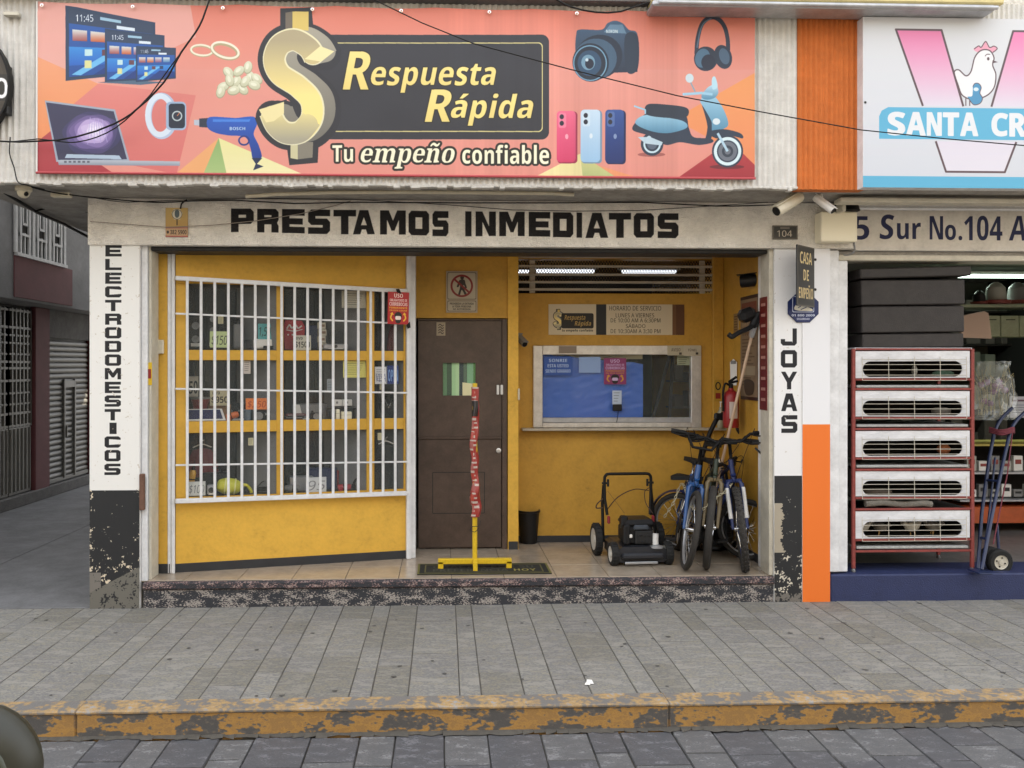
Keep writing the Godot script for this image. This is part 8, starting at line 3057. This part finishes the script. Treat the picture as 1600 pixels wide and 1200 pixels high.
	# the dark slatted crate on top
	var cr := thing("dark_crate", "large dark brown lidded crate of three planks on top of the cage rack", "crate", Vector3(3.662, base + h.call(543.0), -0.1), 0.0)
	var cm := paint(lin(0.032, 0.027, 0.026), 0.6, {"mottle": "soil", "relief": "fine", "height": 0.1, "size": 0.7})
	var ys2 := [[543.0, 521.5, 1347, 1508], [519.5, 478.5, 1345.5, 1508.5], [476.5, 437.5, 1344, 1509]]
	for p in ys2:
		st = S()
		box(st, Vector3(0, (h.call(p[0]) + h.call(p[1])) / 2 - h.call(543.0), -0.2), Vector3((p[3] - p[2]) * k, h.call(p[1]) - h.call(p[0]), 0.4), Basis(Vector3(0, 0, 1), 0.012), 0.008)
		obj("plank", st, cm, cr)
	st = S()
	box(st, Vector3(0.012, h.call(426.0) - h.call(543.0), -0.2), Vector3(176 * k, 15 * k, 0.44), Basis(Vector3(0, 0, 1), 0.03), 0.008)
	obj("lid", st, cm, cr)
	# the blue sack truck
	var ht := thing("hand_truck", "blue tubular sack truck with red cord and pneumatic wheel beside the cage rack", "hand truck", Vector3(4.263, 0.18, -0.1))
	var o := ht.position
	var bl := paint(lin(0.018, 0.03, 0.09), 0.4, {"mottle": "soil", "size": 0.2})
	st = S()
	tube(st, arc_pts([Vector3(4.151, 0.23, -0.06) - o, Vector3(4.271, 0.643, -0.2) - o, Vector3(4.449, 1.055, -0.38) - o, Vector3(4.539, 1.241, -0.46) - o, Vector3(4.625, 1.36, -0.5) - o, Vector3(4.723, 1.455, -0.5) - o]), 0.014, 8)
	obj("rail", st, bl, ht)
	st = S()
	tube(st, arc_pts([Vector3(4.118, 0.244, 0.04) - o, Vector3(4.294, 0.66, -0.1) - o, Vector3(4.506, 1.065, -0.28) - o, Vector3(4.607, 1.259, -0.36) - o, Vector3(4.698, 1.366, -0.4) - o, Vector3(4.83, 1.475, -0.42) - o]), 0.014, 8)
	obj("rail", st, bl, ht)
	for y in [[Vector3(4.217, 0.452, -0.14), Vector3(4.203, 0.464, -0.03)], [Vector3(4.371, 0.883, -0.3), Vector3(4.411, 0.886, -0.2)]]:
		st = S()
		tube(st, [y[0] - o, y[1] - o], 0.010, 6)
		obj("cross_bar", st, bl, ht)
	st = S()
	tube(st, [Vector3(4.471, 1.059, -0.34) - o, Vector3(4.333, 0.643, -0.2) - o, Vector3(4.179, 0.274, -0.04) - o], 0.008, 6)
	tube(st, [Vector3(4.395, 0.541, -0.2) - o, Vector3(4.385, 0.285, -0.16) - o], 0.011, 6)
	box(st, Vector3(4.09, 0.234, 0.06) - o, Vector3(0.1, 0.012, 0.16), Basis(), 0.003)
	obj("stay", st, bl, ht)
	for s in [[Vector3(4.358, 0.267, -0.12), 0.1], [Vector3(4.486, 0.222, -0.42), 0.1]]:
		var xf := Transform3D(Basis(Vector3.RIGHT, PI / 2) , s[0] - o)
		st = S()
		lathe(st, [Vector2(0.055, -0.03), Vector2(0.088, -0.034), Vector2(0.099, -0.02), Vector2(0.099, 0.02), Vector2(0.088, 0.034), Vector2(0.055, 0.03)], xf, 28)
		var wheel := obj("wheel", st, M.rubber, ht)
		st = S()
		lathe(st, [Vector2(0, -0.03), Vector2(0.05, -0.026), Vector2(0.056, -0.03), Vector2(0.056, 0.03), Vector2(0.05, 0.024), Vector2(0.02, 0.02), Vector2(0.02, 0.034), Vector2(0, 0.036)], xf, 22)
		obj("hub", st, M.cream_metal, wheel)
		st = S()
		for j in 4:
			var t := TAU * j / 4.0 + 0.3
			ball(st, xf * Vector3(cos(t) * 0.035, 0.024, sin(t) * 0.035), Vector3.ONE * 0.007, Basis(), 6)
		obj("bolts", st, M.black, wheel)
	st = S()
	for i in 4:
		var dy := i * -0.012
		tube(st, arc_pts([Vector3(4.475, 1.297, -0.42) - o + Vector3(0, dy, 0), Vector3(4.522, 1.28, -0.36) - o + Vector3(0, dy, 0.02), Vector3(4.613, 1.303, -0.33) - o + Vector3(0, dy, 0), Vector3(4.658, 1.276, -0.42) - o + Vector3(0, dy, 0), Vector3(4.549, 1.27, -0.5) - o + Vector3(0, dy, 0)]), 0.007, 5)
	tube(st, arc_pts([Vector3(4.608, 1.267, -0.33) - o, Vector3(4.479, 0.947, -0.2) - o, Vector3(4.327, 0.613, -0.08) - o, Vector3(4.254, 0.424, -0.03) - o]), 0.005, 5)
	obj("red_cord", st, paint(lin(0.16, 0.03, 0.045), 0.8), ht)

	# deeper in the shop
	var cz := -1.9
	var cab := thing("wall_cabinet", "row of pale green wall cabinets under the lamp inside the poultry shop", "cabinet", Vector3(5.785, 2.262, -1.9))
	o = cab.position
	var pale := paint(lin(0.36, 0.40, 0.27), 0.5, {"mottle": "grime", "size": 0.5})
	for i in 4:
		st = S()
		var a: Vector3 = Vector3(5.361, 2.095, -1.9) - o + Vector3(i * 0.19, 0, 0)
		span(st, a, a + Vector3(0.184, 0.21, -0.3) , 0.005)
		var d := obj("cabinet_door", st, pale, cab)
		st = S()
		span(st, a + Vector3(0.05, 0.165, 0.0), a + Vector3(0.14, 0.173, 0.006))
		obj("slot", st, M.black, d)
	st = S()
	span(st, Vector3(5.103, 2.384, -1.85) - o, Vector3(6.401, 2.413, -1.85) - o + Vector3(0, 0, -0.4))
	obj("top_board", st, pale, cab)
	for i in 3:
		var f := thing("bird_feeder", ["white bell feeder on a red dish on top of the cabinets", "grey bell feeder on the cabinet top behind the lamp", "dark metal pot lying at the cabinet top's left end"][i], "feeder", [Vector3(5.53, 2.424, -1.95), Vector3(5.822, 2.432, -2.05), Vector3(5.36, 2.424, -1.95)][i], 0.0, "feeders on the cabinets")
		st = S()
		lathe(st, [Vector2(0, 0.03), Vector2(0.10, 0.03), Vector2(0.085, 0.16), Vector2(0.05, 0.2), Vector2(0.02, 0.22), Vector2(0, 0.22)], Transform3D(Basis.from_scale(Vector3.ONE * (1.0 if i < 2 else 0.6))), 16)
		obj("bell", st, [paint(lin(0.5, 0.5, 0.45), 0.5), M.grey_plastic, M.dark_metal][i], f)
		st = S()
		lathe(st, [Vector2(0, 0), Vector2(0.13, 0), Vector2(0.14, 0.035), Vector2(0.13, 0.035), Vector2(0.1, 0.012), Vector2(0, 0.012)], Transform3D(Basis.from_scale(Vector3.ONE * (1.0 if i < 2 else 0.6))), 18)
		obj("dish", st, red, f)
	var lamp := thing("lamp_tube", "lit white lamp tube on the ceiling inside the poultry shop", "lamp", Vector3(5.763, 2.748, -2.4))
	st = S()
	tube(st, [Vector3(-0.4, 0, 0), Vector3(0.6, 0, 0)], 0.016, 10)
	obj("lamp_tube", st, glow(Color(0.9, 1.0, 0.93), 2.5), lamp)
	st = S()
	span(st, Vector3(-0.42, 0.02, -0.04), Vector3(0.62, 0.05, 0.04), 0.004)
	obj("batten", st, M.white_metal, lamp)
	var al := AreaLight3D.new()
	al.name = "lamp_light"
	al.area_size = Vector2(1.0, 0.03)
	al.light_energy = 0.55
	al.light_color = Color(0.9, 1.0, 0.93)
	al.shadow_enabled = true
	al.rotation.x = -PI / 2
	al.position = Vector3(0.1, -0.025, 0)
	lamp.add_child(al)
	st = S()
	prism(st, xy([-0.16, -0.09, 0.13, -0.1, 0.10, 0.13, 0.06, 0.15, -0.14, 0.11]), 0.03)
	var cb := single("cardboard_box", st, paint(lin(0.42, 0.30, 0.24), 0.8), "pinkish torn cardboard sheet beside the dark crate inside the shop", "cardboard")
	cb.position = Vector3(4.872, 2.152, -1.2)
	# glazed counter with an orange base
	var ct := thing("shop_counter", "glass fronted counter with orange base and small white boxes inside the shop", "counter", Vector3(5.578, 0.29, -1.6))
	o = ct.position
	st = S()
	span(st, Vector3(4.95, 0.294, -1.6) - o, Vector3(6.527, 0.45, -1.6) - o + Vector3(0, 0, -0.5), 0.004)
	obj("orange_base", st, paint(lin(0.50, 0.10, 0.025), 0.5, {"mottle": "grime", "size": 0.5}), ct)
	for y in [[789, 784], [745, 742], [700, 694]]:
		st = S()
		var yy: float = 1.79 + (574.0 - y[0]) * 0.006 - o.y
		span(st, Vector3(4.95 - o.x, yy, -0.5), Vector3(6.527 - o.x, yy + 0.02, 0.0), 0.003)
		obj("shelf", st, M.alu if y[0] != 700 else paint(lin(0.45, 0.36, 0.08), 0.5), ct)
	st = S()
	span(st, Vector3(4.95, 1.018, -1.6) - o + Vector3(0, 0, -0.52), Vector3(6.527, 0.284, -1.6) - o + Vector3(0, 0, -0.505))
	obj("back", st, M.dark_room, ct)
	var bi := 0
	for r in [[784, 16], [742, 14]]:
		for i in 7:
			var yy: float = 1.79 + (574.0 - r[0] - 1) * 0.006 + 0.012
			var bx := thing("remedy_box", ["lower", "upper"][bi / 7] + " shelf's white carton, number %s from the left in the shop counter" % ["one", "two", "three", "four", "five", "six", "seven"][i], "carton", Vector3(5.113 + i * 0.115, yy, -1.7), 0.1 * (i % 3 - 1), "cartons in the shop counter")
			var hgt := 0.07 + 0.025 * ((i * 5 + bi) % 4)
			st = S()
			box(st, Vector3(0, hgt / 2, 0), Vector3(0.09, hgt, 0.05), Basis(), 0.002)
			obj("carton", st, [M.white_plastic, paint(lin(0.4, 0.4, 0.36), 0.6), M.grey_plastic][(i + bi) % 3], bx)
			st = S()
			box(st, Vector3(0, hgt * 0.6, 0.0255), Vector3(0.06, hgt * 0.3, 0.001))
			obj("label_patch", st, [M.dark_metal, red, bl][(i * 2 + bi) % 3], bx)
			bi += 1
	# clear bags of dried plants hanging in the doorway
	var bags := thing("clear_bag", "crinkled clear plastic bag of dried stalks behind the cage rack's right side", "bag", Vector3(4.885, 1.585, -1))
	var gl := paint(Color(0.85, 0.88, 0.85, 0.16), 0.08)
	gl.transparency = BaseMaterial3D.TRANSPARENCY_ALPHA
	st = S()
	soft(st)
	var wv := noise(91, 1.0, 3)
	var g := []
	for j in 15:
		var row := []
		for i in 15:
			var u := i / 14.0 * 2 - 1
			var v := j / 14.0 * 2 - 1
			row.append(Vector3(u * (0.2 - 0.05 * v), v * 0.26, 0.06 * (1 - u * u) + 0.05 * wv.get_noise_2d(u * 3.2, v * 2.4)))
		g.append(row)
	for j in 14:
		for i in 14:
			quad(st, g[j][i], g[j][i + 1], g[j + 1][i + 1], g[j + 1][i], Vector3(0, 0, 1))
	obj("film", st, gl, bags)
	st = S()
	for i in 26:
		var p := Vector3(rng.randf_range(-0.14, 0.14), -0.22, rng.randf_range(-0.05, 0.02))
		tube(st, arc_pts([p, p + Vector3(rng.randf_range(-0.04, 0.04), 0.2, 0), p + Vector3(rng.randf_range(-0.12, 0.12), rng.randf_range(0.3, 0.46), 0)], 2), 0.0028, 4)
	obj("stalks", st, paint(lin(0.34, 0.28, 0.14), 0.9), bags).set_meta("kind", "stuff")
	st = S()
	for i in 9:
		ball(st, Vector3(rng.randf_range(-0.12, 0.12), rng.randf_range(-0.15, 0.16), -0.02), Vector3(0.035, 0.03, 0.03), Basis(), 8)
	obj("dried_flowers", st, paint(lin(0.14, 0.04, 0.12), 0.9), bags).set_meta("kind", "stuff")
	var c := Canvas.new(Vector2(30, 34), 4.0, Color(0.6, 0.6, 0.62))
	c.rect(Color(0.3, 0.2, 0.25), 4, 5, 26, 8)
	for i in 4:
		c.rect(Color(0.42, 0.42, 0.46), 4, 13 + i * 4, 26 - i * 2, 14.4 + i * 4)
	var note := sheet("paper_notice", 0.169, 0.191, 0.002, face_to(Vector3(5.186, 1.432, -1.1)), printed(c.done(), 0.7), M.paper)
	tag(note, "white paper notice hanging over the sack truck inside the shop", "notice")
	# tall dim shelving along the back
	var sh := thing("back_shelving", "dim shelving stacked with goods along the back of the poultry shop", "shelving", Vector3(6.905, 0.203, -4.15))
	for i in 6:
		st = S()
		span(st, Vector3(-2.2, 0.25 + i * 0.4, 0), Vector3(2.6, 0.27 + i * 0.4, 0.4))
		var board := obj("shelf", st, M.dark_wood, sh)
		st = S()
		for q in 24:
			var hh := rng.randf_range(0.1, 0.34)
			box(st, Vector3(-2.1 + q * 0.21, 0.271 + i * 0.4 + hh / 2, 0.2), Vector3(rng.randf_range(0.1, 0.19), hh, 0.25), Basis(), 0.01)
		obj("goods", st, [paint(lin(0.2, 0.2, 0.16), 0.7), paint(lin(0.12, 0.10, 0.09), 0.7), paint(lin(0.26, 0.24, 0.2), 0.7)][i % 3], board).set_meta("kind", "stuff")


func build_cables() -> void:
	var wire := func(label: String, pts: Array, r: float, m: Material) -> void:
		var st := S()
		tube(st, arc_pts(pts, 4), r, 6)
		single("cable", st, m, label, "cable")
	wire.call("long dark cable sagging across banner and light box sign to the right edge", [Vector3(-0.506, 4.038, 1.3), Vector3(-0.123, 3.859, 1.3), Vector3(0.185, 3.74, 1.3), Vector3(0.766, 3.593, 1.3), Vector3(1.43, 3.439, 1.3), Vector3(1.942, 3.347, 1.3), Vector3(2.557, 3.244, 1.3), Vector3(3.097, 3.194, 1.3), Vector3(3.662, 3.152, 1.3)], 0.0035, M.black)
	wire.call("black cable curving down over the printed televisions to the left edge", [Vector3(-1.525, 4.243, 0.75), Vector3(-1.6, 4.04, 0.75), Vector3(-1.727, 3.868, 0.73), Vector3(-1.847, 3.667, 0.72), Vector3(-2.062, 3.468, 0.7), Vector3(-2.3, 3.357, 0.68), Vector3(-2.559, 3.3, 0.66), Vector3(-2.829, 3.295, 0.62), Vector3(-3.028, 3.307, 0.6)], 0.006, M.black)
	wire.call("thinner black cable running just below it over the printed laptop", [Vector3(-1.728, 3.87, 0.725), Vector3(-1.817, 3.752, 0.72), Vector3(-1.933, 3.593, 0.71), Vector3(-2.17, 3.376, 0.69), Vector3(-2.429, 3.286, 0.67), Vector3(-2.689, 3.31, 0.65), Vector3(-2.914, 3.299, 0.6)], 0.004, M.black)
	wire.call("short slack black cable at the banner's top edge above the printed camera", [Vector3(0.729, 4.309, 0.66), Vector3(0.86, 4.241, 0.66), Vector3(1.035, 4.205, 0.66), Vector3(1.21, 4.212, 0.66), Vector3(1.395, 4.276, 0.66)], 0.006, M.black)
	wire.call("thin wire dropping from the round sign down the white flutes", [Vector3(-2.917, 3.344, 0.56), Vector3(-2.921, 3.232, 0.56), Vector3(-2.891, 3.137, 0.56), Vector3(-2.866, 3.043, 0.56), Vector3(-2.826, 3.03, 0.5), Vector3(-2.738, 3.014, 0.45)], 0.004, M.black)
	wire.call("dark cable strung along the top of the cream beam", [Vector3(-2.978, 3.076, 0.4), Vector3(-2.739, 3.017, 0.35), Vector3(-2.489, 3.008, 0.2), Vector3(-2.121, 3.001, 0.08), Vector3(-1.842, 3.013, 0.08), Vector3(-1.535, 3.016, 0.1), Vector3(-1.095, 2.999, 0.08), Vector3(-0.625, 3.012, 0.08), Vector3(0.038, 3.012, 0.08), Vector3(0.802, 3.017, 0.08), Vector3(1.475, 3.026, 0.08), Vector3(2.057, 3.002, 0.08), Vector3(2.472, 2.992, 0.2)], 0.005, M.black)
	wire.call("second dark cable bowing over the painted word INMEDIATOS", [Vector3(-2.555, 3.022, 0.15), Vector3(-2.313, 3.004, 0.06), Vector3(-1.848, 3.026, 0.06), Vector3(-1.286, 3.039, 0.06), Vector3(-0.626, 3.033, 0.07), Vector3(0.038, 3.001, 0.06), Vector3(0.517, 2.968, 0.05), Vector3(0.998, 2.962, 0.05), Vector3(1.482, 2.97, 0.05), Vector3(2.014, 3.005, 0.06), Vector3(2.439, 3.029, 0.1)], 0.003, M.dark_metal)
	wire.call("thin pale wire drooping under the tan plate across the letters PRESTA", [Vector3(-2.594, 2.864, 0.04), Vector3(-2.367, 2.847, 0.04), Vector3(-2.039, 2.824, 0.045), Vector3(-1.713, 2.841, 0.04), Vector3(-1.384, 2.876, 0.04), Vector3(-1.055, 2.931, 0.04), Vector3(-0.818, 2.989, 0.04), Vector3(-0.684, 3.027, 0.05)], 0.003, paint(lin(0.28, 0.24, 0.2), 0.7))
	wire.call("thick black cable following the soffit's edge over the side street", [Vector3(-3.159, 3.069, 0.3), Vector3(-3.175, 3.033, -0.1), Vector3(-3.217, 3.018, -0.5), Vector3(-3.233, 3.014, -1), Vector3(-3.23, 2.972, -1.6)], 0.012, M.black)
	wire.call("black cable looping under the soffit beside the thick one", [Vector3(-3.196, 3.015, -0.4), Vector3(-3.142, 3.059, -0.5), Vector3(-3.035, 3.078, -0.6), Vector3(-2.831, 3.038, -0.6)], 0.008, M.black)
	wire.call("short lead dropping from the soffit to the tan plate", [Vector3(-1.879, 3.022, 0.08), Vector3(-1.922, 2.997, 0.06), Vector3(-1.938, 2.963, 0.04)], 0.006, M.black)
	# the long bent cream strip under the soffit
	var st := S()
	tube(st, arc_pts([Vector3(-1.396, 3.001, 0.32), Vector3(-1.185, 3.015, 0.34), Vector3(-0.778, 3.027, 0.36), Vector3(-0.236, 3.034, 0.36), Vector3(0.309, 3.033, 0.36), Vector3(0.767, 3.032, 0.36), Vector3(0.936, 3.024, 0.36)]), 0.014, 8)
	single("cable_trunking", st, M.cream, "long slightly bent cream trunking under the soffit above the painted beam", "trunking")
	# scrap of paper on the pavement
	st = S()
	flat(st)
	var o := Vector3(0.827, 0.004, 1.646)
	quad(st, o + Vector3(-0.022, 0.002, 0.012), o + Vector3(0.024, 0.002, 0.01), o + Vector3(0.016, 0.016, -0.014), o + Vector3(-0.012, 0.02, -0.01), Vector3.UP)
	quad(st, o + Vector3(-0.03, 0.001, 0.02), o + Vector3(0.0, 0.001, 0.024), o + Vector3(0.004, 0.01, 0.008), o + Vector3(-0.024, 0.008, 0.008), Vector3.UP)
	single("paper_scrap", st, M.paper, "small crumpled white paper scrap lying on the pavement near the kerb", "litter")
